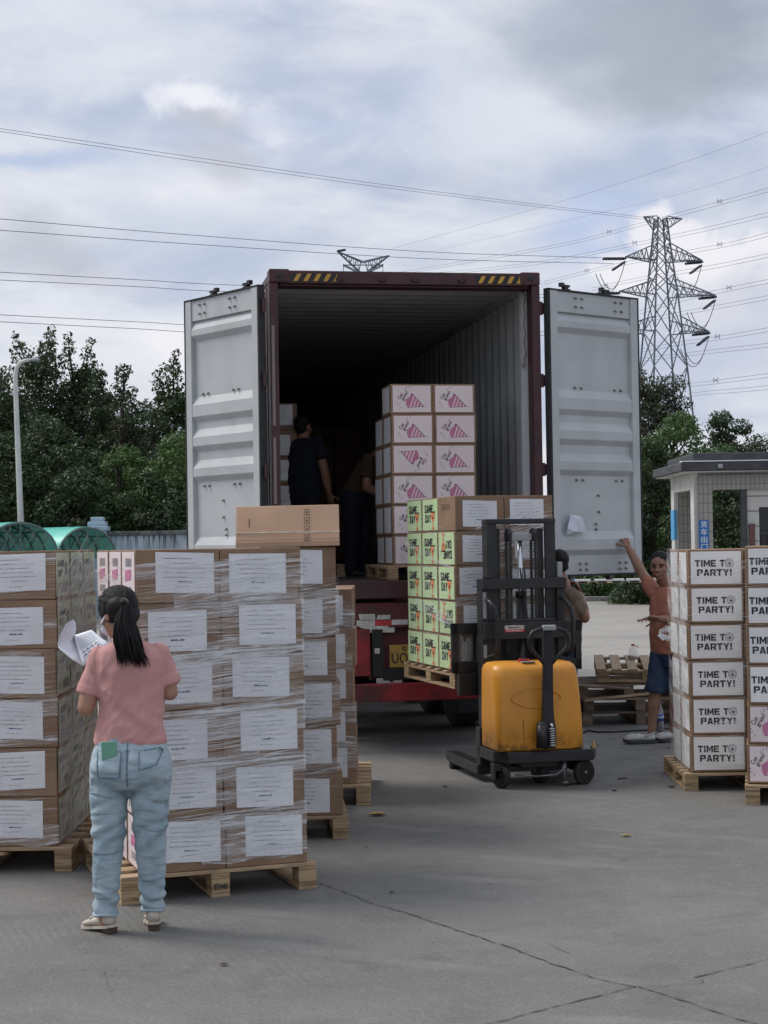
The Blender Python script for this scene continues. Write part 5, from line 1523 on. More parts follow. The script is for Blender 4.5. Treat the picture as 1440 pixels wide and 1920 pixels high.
m = MB(); m.cyl((-.085, -.20, .30), (-.085, -.20, .47), .045, .04, 14); m.ell((-.085, -.20, .47), (.04, .04, .025)); m.build('tiller_motor', M_black, T, True)
m = MB(); m.tube([Vector((-.018 + .024 * math.cos(i * .9), -.225 + .024 * math.sin(i * .9), .31 + i * .0024)) for i in range(56)], .005, 5); m.cyl((-.018, -.225, .44), (-.018, -.225, .475), .012, n=8); m.build('spring', M_chrome, T, True)
for x in (-.30, .355):
    m = MB(); m.cyl((x, -.09, .268), (x, -.09, .285), .024, n=10); m.cyl((x, -.09, .285), (x, -.09, .325), .013, .009, n=8); m.build('grease_fitting', mat('brass', (.45, .33, .15), .4, metal=.8), T)
ym = .44
for x, a in ((-.035, .03), (.045, -.02)):
    m = MB(); m.tube([(x, ym - .02, .95), (x + a, ym - .05, 1.12), (x + a * 1.5, ym - .04, 1.32), (x + a, ym - .01, 1.50), (x * .4, ym + .0, 1.60)], .007, 6); m.build('hydraulic_hose', M_rubber, T, True)
# wheels
def swheel(name, c, r, w, ang, face=M_blacks):
    g_ = MB(); wheel(g_, (0, 0, 0), r, w); o = g_.build(name, M_rubber, T, True, loc=c, rotz=ang)
    g2 = MB(); g2.cyl((-w * .52, 0, 0), (w * .52, 0, 0), r * .70, n=20); g2.build('rim', M_blacks, o, bevel=.004)
    g2 = MB(); g2.cyl((-w * .60, 0, 0), (w * .60, 0, 0), .014, n=8); g2.build('axle_nut', M_chrome, o)
    return o
swheel('wheel', (-.350, -.04, .092), .092, .045, R(22))
swheel('wheel', (.285, -.06, .092), .092, .045, R(-70))
swheel('drive_wheel', (.0, .10, .10), .10, .07, R(5))
m = MB(); m.box((-.350, -.01, .155), (.10, .13, .05)); m.cube((-.410, -.07, .06), (-.397, .03, .18)); m.box((.285, -.02, .16), (.06, .08, .06)); m.cyl((.285, -.02, .15), (.285, -.02, .20), .03, n=12)
m.cube((.315, -.07, .08), (.322, .01, .15)); m.build('caster_fork', M_blacks, T, bevel=.006)
m = MB(); m.cyl((.12, -.10, .03), (.12, -.10, .18), .016, n=8); m.cyl((.12, -.10, .02), (.12, -.10, .035), .03, n=12); m.tube([(.12, -.11, .13), (.14, -.13, .12), (.16, -.12, .08)], .012, 6); m.build('parking_foot', M_steel, T, True)
m = MB(); m.tube([(-.26, -.10, .10), (-.1, -.12, .085), (.05, -.12, .09), (.10, -.11, .12), (.11, -.10, .16)], .007, 6); m.build('pedal_rod', M_steel, T, True)
m = MB(); m.cube((-.28, .05, .10), (.28, .22, .15)); m.box((-.05, .0, .16), (.30, .12, .04)); m.build('underframe', M_blacks, T, bevel=.005)
# outrigger legs
for s_ in (-1, 1):
    m = MB(); m.cube((s_ * .37 - .055, .30, .055), (s_ * .37 + .055, 1.10, .135)); m.prism([(-.055, 0), (.055, 0), (.04, .10), (-.04, .10)], .07, Matrix.Translation((s_ * .37, 1.10, .06))); m.build('outrigger_leg', M_black, T, bevel=.012)
    m = MB(); m.cyl((s_ * .37 - .04, 1.08, .040), (s_ * .37 + .04, 1.08, .040), .040, n=14); m.build('load_roller', M_rubber, T, True)
# mast
ym = .44
for s_ in (-1, 1):
    m = MB(); m.cube((s_ * .235 - .042, ym, .12), (s_ * .235 + .042, ym + .03, 1.935)); m.cube((s_ * .272 - .006, ym + .03, .12), (s_ * .272 + .006, ym + .12, 1.935)); m.build('mast_upright', M_black, T, bevel=.004)
    m = MB(); m.cube((s_ * .175 - .014, ym + .035, .14), (s_ * .175 + .014, ym + .11, 1.90)); m.build('inner_mast', M_blacks, T, bevel=.003)
m = MB(); m.cube((-.28, ym - .004, 1.936), (.28, ym + .12, 1.975)); m.build('mast_top', M_black, T, bevel=.006)
m = MB(); m.cyl((-.005, ym + .02, 1.10), (-.005, ym + .02, 1.86), .021, n=14); m.build('lift_ram', M_chrome, T, True)
m = MB(); m.cyl((-.005, ym + .02, .30), (-.005, ym + .02, 1.40), .036, n=16); m.cyl((-.005, ym + .02, 1.38), (-.005, ym + .02, 1.42), .042, n=16); m.build('lift_cylinder', M_black, T, True)
m = MB(); m.box((-.005, ym + .0, 1.835), (.17, .05, .055)); m.build('chain_yoke', M_plast, T, bevel=.006)
for x in (-.105, .095):
    m = MB(); m.cyl((x - .016, ym, 1.85), (x + .016, ym, 1.85), .052, n=20); m.build('pulley', M_blacks, T, bevel=.004)
    m = MB()
    for yy, zt in ((ym - .048, 1.10), (ym + .048, .95)):
        z = zt
        while z < 1.86: m.box((x, yy, z), (.026, .008, .015)); m.box((x, yy, z + .011), (.014, .012, .010)); z += .022
    m.cube((x - .006, ym - .044, 1.10), (x + .006, ym - .040, 1.86)); m.build('lift_chain', M_blacks, T)
m = MB(); m.cube((-.335, ym - .08, 1.44), (.335, ym - .045, 1.52)); m.cube((-.335, ym - .045, 1.44), (-.30, ym + .1, 1.52)); m.cube((.30, ym - .045, 1.44), (.335, ym + .1, 1.52)); m.cube((-.335, ym - .07, 1.52), (-.26, ym - .05, 1.545)); m.build('cross_guard', M_black, T, bevel=.006)
m = MB(); m.cube((-.335, ym - .09, 1.06), (.335, ym - .05, 1.19)); m.cube((-.24, ym - .085, 1.19), (.24, ym - .055, 1.215)); m.build('cross_plate', M_black, T, bevel=.006)
m = MB(); m.mi = 0; m.cube((-.245, ym - .093, 1.115), (-.215, ym - .091, 1.165)); m.cube((-.175, ym - .093, 1.115), (-.02, ym - .091, 1.165))
m.mi = 1; m.cube((-.245, ym - .0945, 1.115), (-.215, ym - .0935, 1.140)); m.cube((-.175, ym - .0945, 1.115), (-.02, ym - .0935, 1.135))
m.mi = 2
for k in range(6): m.cube((-.16 + k * .022, ym - .0955, 1.119), (-.148 + k * .022, ym - .0948, 1.131))
m.mi = 3; m.cube((-.15, ym - .0945, 1.143), (-.06, ym - .0935, 1.155)); m.build('sticker', [M_refw, M_redk, M_refw, M_inkg], T)
for x in (-.335, .27):
    m = MB(); m.cube((x, ym - .03, .40), (x + .065, ym + .10, 1.44)); m.build('side_channel', M_black, T, bevel=.006)
m = MB(); m.cube((-.327, ym - .034, 1.22), (-.300, ym - .031, 1.42)); m.cube((-.327, ym - .034, .92), (-.300, ym - .031, 1.02)); m.build('side_label', M_plast, T)
m = MB(); m.cube((.285, ym - .02, 1.52), (.325, ym + .06, 1.64)); m.build('control_box', M_plast, T, bevel=.006)
for s_ in (-1, 1):
    m = MB(); x = s_ * .30; m.tube([(x, ym - .05, 1.36), (x - .0, ym - .12, 1.35), (x + .03, ym - .16, 1.30), (x + .045, ym - .17, 1.22), (x + .045, ym - .17, 1.02), (x + .03, ym - .15, .95), (x, ym - .08, .93)], .016, 8); m.build('grab_rail', M_blacks, T, True)
# fork carriage with its wide open frame, and forks under the lifted pallet
yc = .66
m = MB()
for a_, b_ in (((-.50, .79), (.56, .88)), ((-.50, 1.09), (.56, 1.175)), ((-.50, .79), (-.45, 1.175)), ((.51, .79), (.56, 1.175)), ((-.30, .79), (-.24, 1.175)), ((.22, .79), (.28, 1.175))):
    m.cube((a_[0], yc, a_[1]), (b_[0], yc + .05, b_[1]))
m.build('fork_carriage', M_black, T, bevel=.004)
m = MB(); m.cube((-.24, yc + .02, .62), (.22, yc + .045, 1.12)); m.build('carriage_plate', M_black, T)
m = MB(); m.cube((-.43, yc + .012, .90), (-.41, yc + .03, 1.08)); m.cube((-.38, yc + .01, .885), (-.345, yc + .02, 1.06)); m.build('carriage_bar', M_steel, T)
m = MB(); m.cube((.36, yc - .12, .40), (.44, yc + .02, .80)); m.build('carriage_bracket', M_black, T, bevel=.004)
m = MB(); m.cube((-.46, yc - .04, .62), (-.30, yc + .03, .79)); m.build('carriage_bracket', M_black, T, bevel=.004)
for x in (-.26, .18):
    m = MB(); m.cube((x - .06, yc + .05, .685), (x + .06, yc + 1.15, .722)); m.cube((x - .06, yc + .045, .685), (x + .06, yc + .085, 1.10)); m.build('fork', M_black, T, bevel=.004)
# ================================================================== PEOPLE
M_skin = mat('skin', (.40, .22, .15), .5, (.34, .18, .12), 8, bump=.05)
M_skind = mat('tanned_skin', (.30, .155, .10), .5, (.24, .12, .075), 8, bump=.05)
M_hair = mat('black_hair', (.004, .0035, .004), .55, (.009, .008, .008), 60, stretch=(1, 1, .12), bump=.4, bscale=160, bstretch=(1, 1, .06), spec=.28)
M_shirtp = mat('dusty_pink_cotton', (.56, .29, .275), .85, (.50, .255, .24), 4, bump=.22, bscale=6)
M_jeans = mat('washed_denim', (.37, .455, .50), .85, (.22, .31, .37), 5, .38, .72, bump=.25, bscale=14)
M_jeansd = mat('denim_seam', (.12, .20, .28), .85)
M_orshirt = mat('orange_cotton', (.42, .165, .105), .85, (.35, .14, .09), 5, bump=.15, bscale=6)
M_shorts = mat('navy_denim', (.018, .035, .075), .85, (.03, .055, .11), 6, bump=.2)
M_taupe = mat('taupe_cotton', (.17, .125, .095), .85, (.13, .095, .07), 5, bump=.1)
M_navy = mat('navy_cotton', (.006, .009, .018), .9)
M_brownc = mat('brown_cotton', (.06, .035, .022), .9)
M_shoe = mat('cream_leather', (.58, .53, .45), .5, (.48, .43, .36), 10)
M_heel = mat('brown_heel', (.06, .035, .025), .6)
M_croc = mat('white_rubber', (.52, .52, .50), .6, (.42, .42, .40), 8)
M_sole = mat('dark_sole', (.035, .035, .037), .7)
M_eye = mat('eye_dark', (.02, .014, .012), .3)
M_lip = mat('lip', (.20, .07, .055), .5)
M_teeth = mat('teeth', (.55, .52, .46), .4)
M_paperw = mat('office_paper', (.74, .77, .84), .6, (.70, .73, .80), 3)
M_phone = mat('mint_phone_case', (.16, .38, .27), .45, (.14, .34, .24), 6)
V = Vector
wrinkle(M_jeans, 7, .006, rot=.7, st=(.6, 1, 2.0)); wrinkle(M_shirtp, 5, .005, rot=-.6, st=(1.8, 1, .6)); wrinkle(M_orshirt, 6, .005, rot=.4); wrinkle(M_taupe, 7, .006, rot=.6); wrinkle(M_shorts, 7, .005)
def cone(mb, a, b, ra, rb, n=14):
    a = V(a); b = V(b); mb.cyl(a, b, ra, rb, n=n); mb.ell(a, (ra,) * 3, 12, 8); mb.ell(b, (rb,) * 3, 12, 8)
def chain(mb, pts, rs):
    for i in range(len(pts) - 1): cone(mb, pts[i], pts[i + 1], rs[i], rs[i + 1])
def rings(mb, L, n=22, p=2.3):
    """L: (cx, cy, cz, rx, ry, angle[, tilt vector]) horizontal superellipse sections"""
    out = []
    for q in L:
        cx, cy, cz, rx, ry, an = q[:6]; R_ = []
        for i in range(n):
            t = 2 * PI * i / n; c, s = math.cos(t), math.sin(t)
            x = rx * math.copysign(abs(c) ** (2 / p), c); y = ry * math.copysign(abs(s) ** (2 / p), s)
            R_.append(V((cx + x * math.cos(an) - y * math.sin(an), cy + x * math.sin(an) + y * math.cos(an), cz)))
        out.append(R_)
    mb.loft(out)
def hand(mb, wrist, d, nrm, side=1, curl=.5, k=1.0, spread=.0, curls=None):
    """palm with four unequal bent fingers and a side thumb; d = pointing, nrm = palm-facing normal"""
    d = V(d).normalized(); nrm = V(nrm); nrm = (nrm - d * nrm.dot(d)).normalized(); s = d.cross(nrm) * side
    w = V(wrist)
    for f in (-.026, -.009, .009, .026):
        cone(mb, w + d * .012 * k + s * f * .6 * k, w + d * .085 * k + s * f * k, .0135 * k, .0120 * k, 10)
    for i, (f, L, r) in enumerate(((-.029, .82, .0078), (-.010, 1.0, .0084), (.0095, 1.06, .0086), (.028, .95, .0082))):
        p = w + d * .090 * k + s * f * k; dirv = (d + s * f * spread * 12).normalized(); c_ = curls[i] if curls else curl
        for seg in (.042, .027, .022):
            a = c_ * (1.0 if seg < .04 else .8)
            dirv = (dirv * math.cos(a) + nrm * math.sin(a)).normalized()
            q = p + dirv * seg * L * k; cone(mb, p, q, r * k, r * .92 * k, 8); p = q; nn = (nrm - dirv * nrm.dot(dirv))
            nrm_l = nn.normalized() if nn.length > .1 else nrm
    p = w + d * .030 * k + s * .030 * k; dv = (d * .6 + s * .7 + nrm * .35).normalized()
    for seg, r in ((.036, .0115), (.030, .0100), (.024, .0088)):
        q = p + dv * seg * k; cone(mb, p, q, r * k, r * .93 * k, 8); p = q; dv = (dv + d * .30 + nrm * .15).normalized()
def head(mb, c, fd, sc=1.0):
    """c = head centre, fd = facing direction; adds skull, jaw, nose, brow, ears"""
    f = V(fd).normalized(); s = f.cross(V((0, 0, 1))).normalized(); u = s.cross(f)
    Rm = Matrix((s, f, u)).transposed()
    P = lambda x, y, z: c + Rm @ V((x, y, z)) * sc
    mb.ell(P(0, -.012, .025), (.074 * sc, .090 * sc, .088 * sc), 20, 14, Rm)
    mb.ell(P(0, .018, -.035), (.060 * sc, .066 * sc, .078 * sc), 18, 12, Rm)
    mb.ell(P(0, .052, -.088), (.030 * sc, .026 * sc, .022 * sc), 12, 8, Rm)
    for sx in (-1, 1):
        mb.ell(P(sx * .040, .045, -.028), (.026 * sc, .026 * sc, .026 * sc), 12, 8, Rm)
        mb.ell(P(sx * .076, -.008, -.012), (.010 * sc, .018 * sc, .030 * sc), 10, 8, Rm)
        mb.ell(P(sx * .030, .066, .022), (.024 * sc, .012 * sc, .009 * sc), 10, 7, Rm)
        mb.ell(P(sx * .011, .092, -.032), (.009 * sc, .010 * sc, .008 * sc), 8, 6, Rm)
    cone(mb, P(0, .078, .012), P(0, .098, -.028), .008 * sc, .013 * sc, 10)
    mb.ell(P(0, .078, -.062), (.026 * sc, .012 * sc, .012 * sc), 12, 7, Rm)
    return P, Rm
def face(P, Rm, parent, sc=1.0, squint=.5, hairm=None):
    for sx in (-1, 1):
        m = MB(); m.ell(P(sx * .031, .0745, .004), (.014 * sc, .006 * sc, .0058 * sc * squint * 2), 10, 7, Rm); m.build('eye', M_eye, parent, True)
        m = MB(); m.tube([P(sx * .014, .080, .020), P(sx * .030, .081, .027), P(sx * .050, .068, .021)], .0042 * sc, 6); m.build('eyebrow', hairm or M_hair, parent, True)
    m = MB(); m.ell(P(0, .0875, -.063), (.024 * sc, .007 * sc, .0065 * sc), 12, 7, Rm); m.build('mouth', M_lip, parent, True)
def folds(seed, amp, diag=.6, freq=9, grav=1.0):
    o = V((seed * 3.7, seed * 1.3, 0))
    def f(co, n):
        a = mnoise.noise(V((co.x * freq + diag * co.z * freq, co.y * freq, co.z * freq * .55)) + o)
        b = mnoise.noise(V((co.x * freq * 2.1 - diag * co.z * freq, co.y * freq * 2, co.z * freq * 1.3)) + o * 2)
        return amp * ((1 - 2 * abs(a)) * .7 + .5 * (1 - 2 * abs(b)) - .5)
    return f

# ---- woman in pink, seen from behind
WO = gp(240, 1748)
t = thing('person', 'woman in pink t-shirt and light jeans, back turned, black ponytail, reading papers', 'person', WO)
skin = MB()
hc = V((-.035, .02, 1.490)); fdir = V((-.80, .62, -.28))
P_h, R_h = head(skin, hc, fdir, .98)
cone(skin, (-.010, -.005, 1.42), (.020, .0, 1.335), .050, .056)
rings(skin, [(.025, 0, .95, .10, .07, 0), (.025, 0, 1.15, .115, .075, 0), (.025, 0, 1.29, .135, .07, 0), (.022, 0, 1.345, .07, .05, 0)])
SL, SR = V((-.118, .0, 1.280)), V((.163, .01, 1.292))
EL, ER = V((-.178, -.03, 1.055)), V((.205, .03, 1.115))
WL, WR = V((-.190, .185, 1.205)), V((.070, .265, 1.185))
chain(skin, [SL, SL.lerp(EL, .5), EL], [.050, .047, .041]); chain(skin, [EL, EL.lerp(WL, .4), WL], [.040, .038, .025])
chain(skin, [SR, SR.lerp(ER, .5), ER], [.050, .047, .041]); chain(skin, [ER, ER.lerp(WR, .4), WR], [.040, .038, .025])
hand(skin, WL, (-.05, .75, .55), (.35, .3, .8), side=1, curl=.35, k=.92)
hand(skin, WR, (-.75, .55, .1), (-.1, .2, .9), side=-1, curl=.7, k=.92)
chain(skin, [(-.065, 0, .97), (-.07, 0, .75), (-.084, -.002, .45), (-.10, .0, .16), (-.105, .01, .055)], [.07, .07, .052, .036, .034]); chain(skin, [(.10, 0, .97), (.112, 0, .75), (.107, .02, .45), (.108, .06, .16), (.108, .07, .06)], [.07, .07, .052, .036, .034])
body = fuse(skin, 'body', M_skin, t, .0055, 5)
m = MB()
for sx in (-1, 1): m.ell(P_h(sx * .031, .0735, .004), (.013, .005, .006), 10, 7, R_h)
m.build('eye', M_eye, t, True)
# white strap of a face mask at the cheek
m = MB(); m.tube([P_h(-.078, .0, -.01), P_h(-.070, .045, -.035), P_h(-.045, .080, -.045)], .005, 6); m.ell(P_h(0, .075, -.055), (.044, .036, .034), 14, 9, R_h); m.build('face_mask', M_paperw, t, True)
# t-shirt
sh = MB()
rings(sh, [(.022, .004, .878, .168, .125, 0), (.022, .004, .90, .168, .125, 0), (.024, .004, .96, .158, .118, 0), (.030, .004, 1.05, .150, .108, 0), (.030, .004, 1.14, .160, .110, 0), (.028, .004, 1.22, .172, .112, 0), (.025, .003, 1.28, .172, .100, 0),
           (.022, .0, 1.318, .150, .085, 0), (.020, 0, 1.347, .100, .068, 0), (.018, 0, 1.362, .064, .060, 0)])
def sleeve(mb, S_, E_, f0, r0, r1, out=.004):
    d = (E_ - S_); a = S_ - d * .03; b = S_ + d * f0
    cone(mb, a, b - d.normalized() * r1 * .55, r0, r1 * .97); mb.cyl(b - d.normalized() * r1 * .6, b, r1 * 1.02, r1 * 1.05, n=18)
sleeve(sh, SL, V((-.178, -.01, 1.055)), .74, .053, .062); sleeve(sh, SR, V((.216, .03, 1.10)), .72, .053, .060)
fd_ = folds(1, .0085, .9, 8)
def shf(co, n):
    d = fd_(co, n) * min(1, max(.25, (1.36 - co.z) * 5))
    d += .010 * math.exp(-((co.z - 1.00) / .035) ** 2) * mnoise.noise(V((co.x * 16 + co.z * 12, 2, 1)))
    if co.z < .91: d += .006 * mnoise.noise(V((co.x * 22, co.y * 22, 4)))
    # hollow between the shoulder blades
    if n.y < 0: d += -.010 * math.exp(-((co.x - .025) / .035) ** 2) * max(0, min(1, (co.z - .92) * 3))
    return d
fuse(sh, 't_shirt', M_shirtp, t, .0065, 4, shf)
m = MB(); m.tube([V((.020 + .068 * math.cos(a), .0 + .062 * math.sin(a), 1.362 + .006 * math.sin(a))) for a in [2 * PI * i / 24 for i in range(25)]], .006, 6); m.build('collar', M_shirtp, t, True)
# jeans
jn = MB()
rings(jn, [(.022, .004, .925, .142, .112, 0), (.022, .002, .89, .160, .122, 0), (.024, -.004, .83, .182, .140, 0), (.025, -.010, .77, .192, .150, 0), (.025, -.006, .72, .190, .142, 0), (.025, 0, .67, .170, .110, 0)], p=2.5)
for sgn, P4 in ((-1, [(-.070, -.004, .735), (-.082, -.002, .62), (-.084, -.004, .45), (-.095, -.006, .28), (-.104, .0, .085)]), (1, [(.118, -.002, .735), (.112, .0, .62), (.107, .02, .45), (.108, .045, .28), (.109, .065, .092)])):
    rs = [.098, .090, .076, .064, .052]
    L = []
    for (x, y, z), r in zip(P4, rs): L.append((x, y, z, r, r * 1.02, 0))
    LL = []
    for (a, b) in zip(L[:-1], L[1:]):
        for k in range(4): f = k / 4; LL.append(tuple(a[i] * (1 - f) + b[i] * f for i in range(6)))
    LL.append(L[-1]); rings(jn, LL, p=2.1)
for sx in (-1, 1): jn.ell((.025 + sx * .088, -.075, .775), (.088, .075, .085), 16, 12)
fj = folds(3, .0055, .8, 11)
def jf(co, n):
    a = fj(co, n)
    k = .45
    if co.z < .72: k = .9
    if co.z < .24: k = 1.1
    d = a * k
    # creases pulled from the seat to the inner thigh, knee breaks, bunched hem
    for sg, cx in ((-1, -.08), (1, .11)):
        d += .011 * math.exp(-((co.z - .655 - sg * (co.x - .025) * .35) / .016) ** 2) * (-1 if n.y < .3 else 0) * (1 if abs(co.x - .025) < .17 else 0) * .6
    d += .007 * math.sin(co.z * 95 + co.x * 30 + 3 * mnoise.noise(co * 9)) * math.exp(-((co.z - .15) / .07) ** 2)
    d += .006 * math.sin(co.z * 70 - co.x * 40 + 4 * mnoise.noise(co * 7)) * math.exp(-((co.z - .47) / .08) ** 2)
    if n.y < 0: d -= .012 * math.exp(-((co.x - .027) / .010) ** 2) * (1 if .70 < co.z < .86 else 0)
    return d
jeans = fuse(jn, 'jeans', M_jeans, t, .0065, 4, jf)
def surf_y(x, z, ry=.15):      # rear surface of the jeans seat
    return None
bpy.context.view_layer.update()
from mathutils.bvhtree import BVHTree
bv = BVHTree.FromObject(jeans, bpy.context.evaluated_depsgraph_get())
def on_back(x, z, l=.004, b=None):
    h_ = (b or bv).ray_cast(V((x, -1, z)), V((0, 1, 0)))
    return V((x, (h_[0].y if h_[0] else -.14) - l, z))
def patch(name, mt, poly, parent, l=.003, th=.004, n=8, b=None):
    """patch sewn on the back: poly given as 4 corners, grid-mapped on the surface"""
    m = MB(); g_ = []
    for j in range(n + 1):
        for i in range(n + 1):
            u, v = i / n, j / n
            x = (poly[0][0] * (1 - u) + poly[1][0] * u) * (1 - v) + (poly[3][0] * (1 - u) + poly[2][0] * u) * v
            z = (poly[0][1] * (1 - u) + poly[1][1] * u) * (1 - v) + (poly[3][1] * (1 - u) + poly[2][1] * u) * v
            g_.append(on_back(x, z, l + th * (1 if 0 < i < n and 0 < j < n + 1 else 0), b))
    m.add(g_, [(j * (n + 1) + i, j * (n + 1) + i + 1, (j + 1) * (n + 1) + i + 1, (j + 1) * (n + 1) + i) for j in range(n) for i in range(n)])
    return m.build(name, mt, parent, True)
for poly in (((-.105, .745), (-.005, .742), (.005, .86), (-.112, .862)), ((.085, .775), (.165, .80), (.190, .87), (.085, .862))):
    pk = patch('back_pocket', M_jeans, poly, jeans, .014 if poly[0][0] < 0 else .004, .004)
    m = MB(); c4 = [on_back(*q, .011) for q in poly]
    P = []
    for a, b in ((3, 0), (0, 1), (1, 2), (2, 3)):
        for k in range(6):
            f = k / 6; P.append(on_back(poly[a][0] * (1 - f) + poly[b][0] * f, poly[a][1] * (1 - f) + poly[b][1] * f, .018 if poly[0][0] < 0 else .009))
    m.tube(P, .0022, 5); m.build('pocket_seam', M_jeansd, jeans, True)
m = MB(); m.tube([on_back(.027, .90 - k * .012, .001) for k in range(18)], .0025, 5); m.build('centre_seam', M_jeansd, jeans, True)
for c, r in (((-.104, .0), .053), ((.109, .065), .052)):
    m = MB(); z0_ = .090 if c[0] < 0 else .096
    m.tube([V((c[0] + r * math.cos(a), c[1] + r * 1.02 * math.sin(a), z0_ + .004 * math.sin(a * 3))) for a in [2 * PI * i / 28 for i in range(29)]], .0085, 7, caps=False); m.build('hem', M_jeans, jeans, True)
# shoes
def shoe(c, ang, L, mt, msole, heel, parent, hs=.03):
    A = Matrix.Rotation(ang, 3, 'Z'); c = V(c); mb = MB(); k = 9; rr = []
    W_ = [.022, .030, .033, .031, .033, .040, .043, .036, .018]; Hh = [.060, .066, .062, .052, .046, .040, .034, .028, .018]
    for i in range(k):
        f = i / (k - 1); x = -.06 + L * f; R_ = []
        zb = hs * (1 - f) ** 1.2 + .012
        for q in range(16):
            a = 2 * PI * q / 16; R_.append(c + A @ V((x, W_[i] * math.cos(a), zb + Hh[i] * (.5 + .5 * math.sin(a)) * (1 if math.sin(a) > 0 else .95))))
        rr.append(R_)
    mb.loft(rr); s_ = mb.build('shoe', mt, parent, True)
    mb = MB(); rr = []
    for i in range(k):
        f = i / (k - 1); x = -.062 + (L + .006) * f; zb = hs * (1 - f) ** 1.2
        rr.append([c + A @ V((x, W_[i] * sy * 1.03, zb + dz)) for sy, dz in ((-1, 0), (1, 0), (1, .013), (-1, .013))])
    mb.loft(rr)
    if heel: hl = MB(); hl.loft([[c + A @ V((x, y * w_, z)) for x, y in ((-.062, -.026), (-.01, -.028), (-.01, .028), (-.062, .026))] for z, w_ in ((0, .9), (hs + .004, 1.0))])
    mb.build('sole', mt if heel else msole, s_)
    if heel: hl.build('heel', msole, s_, bevel=.003)
    mb = MB(); mb.tube([c + A @ V((.075, y, .062 + hs * .2 - abs(y) * .35)) for y in (-.032, -.015, 0, .015, .032)], .006, 6); mb.build('shoe_strap', mt, s_, True)
shoe((-.108, .012, 0), R(138), .215, M_shoe, M_heel, True, t); shoe((.108, .075, 0), R(100), .215, M_shoe, M_heel, True, t)
# hair: cap, ponytail and loose strands
hm = MB()
cc = P_h(0, -.016, .030)
hm.ell(cc, (.087, .104, .097), 22, 16, R_h); hm.ell(P_h(0, -.062, -.015), (.070, .052, .070), 18, 12, R_h)
hm.ell(P_h(.055, -.01, .0), (.030, .055, .045), 12, 8, R_h); hm.ell(P_h(-.060, .0, .012), (.026, .05, .035), 12, 8, R_h)
tie = V((.012, -.084, 1.540))
chain(hm, [V((-.02, -.055, 1.52)), tie], [.055, .020])
hair = fuse(hm, 'hair', M_hair, t, .006, 3, lambda co, n: .0035 * mnoise.noise(V((co.x * 40, co.y * 40, co.z * 7))))
m = MB(); r = random.Random(4)
for k in range(260):
    a = r.uniform(0, 2 * PI); q = r.random() ** .5
    ox, oy = math.cos(a) * q, math.sin(a) * q
    end = r.uniform(.80, 1.0); spread_ = r.uniform(.8, 1.15); wob = r.uniform(0, 9)
    P = []
    for i in range(11):
        f = i / 10 * end
        w_ = .018 + .044 * math.sin(min(1, f * 1.5) * PI / 2) * spread_
        if f > .8: w_ += (f - .8) * .10 * spread_
        cxp = tie.x + .012 * f + .035 * f * f - (.03 * max(0, f - .75) if ox < -.3 else 0)
        P.append(V((cxp + ox * w_ + .004 * math.sin(f * 11 + wob), tie.y - .020 * math.sin(f * PI) + oy * w_ * .55 - .01 * f, tie.z - .30 * f + .006 * math.sin(f * 5 + wob))))
    rr_ = .0052
    m.tube(P, [rr_ * (1 - .85 * max(0, (i / 10 - .6) / .4)) for i in range(11)], 4)
m.build('ponytail', M_hair, hair, True)
m = MB()
for k in range(150):       # combed strands from the hairline back to the tie
    a = r.uniform(-1.2, 1.25); b = r.uniform(-.3, 1.1)
    s0 = R_h @ V((math.sin(a) * .9, math.cos(a) * .55 * (.6 if b > .3 else 1) - .1, .35 + .6 * b)).normalized()
    P = []
    for i in range(9):
        f = i / 8; d_ = s0.lerp((tie - cc).normalized(), f).normalized(); l = R_h.transposed() @ d_
        rad = 1 / math.sqrt((l.x / .088) ** 2 + (l.y / .105) ** 2 + (l.z / .098) ** 2)
        P.append(cc + d_ * (rad + .0015) if i < 8 else tie + V((r.uniform(-.01, .01), .004, r.uniform(-.01, .01))))
    m.tube(P, .0018, 4)
m.build('hair_strands', M_hair, hair, True)
m = MB(); m.tube([tie + V((.018 * math.cos(a), -.002 + .010 * math.sin(a), .017 * math.sin(a))) for a in [2 * PI * i / 20 for i in range(21)]], .0085, 7, caps=False); m.build('hair_tie', mat('grey_hair_tie', (.10, .09, .075), .7, (.05, .045, .04), 60), hair, True)
# phone in the back pocket
m = MB(); c0 = on_back(-.062, .885, .0); m.prism([(-.036, -.075), (.036, -.075), (.036, .060), (.030, .066), (-.030, .066), (-.036, .060)], .009, Matrix.Translation((0, 0, 0)) @ Matrix.Rotation(R(90), 4, 'X'))
ph = m.build('mobile_phone', M_phone, None, bevel=.003, loc=WO + V((-.050, min(on_back(-.05, .80).y, on_back(-.05, .85).y) + .003, .843)))
ph.rotation_euler = (R(3), R(-2), 0)
tag(ph, 'mint green phone sticking out of the left back pocket of the jeans', 'phone')
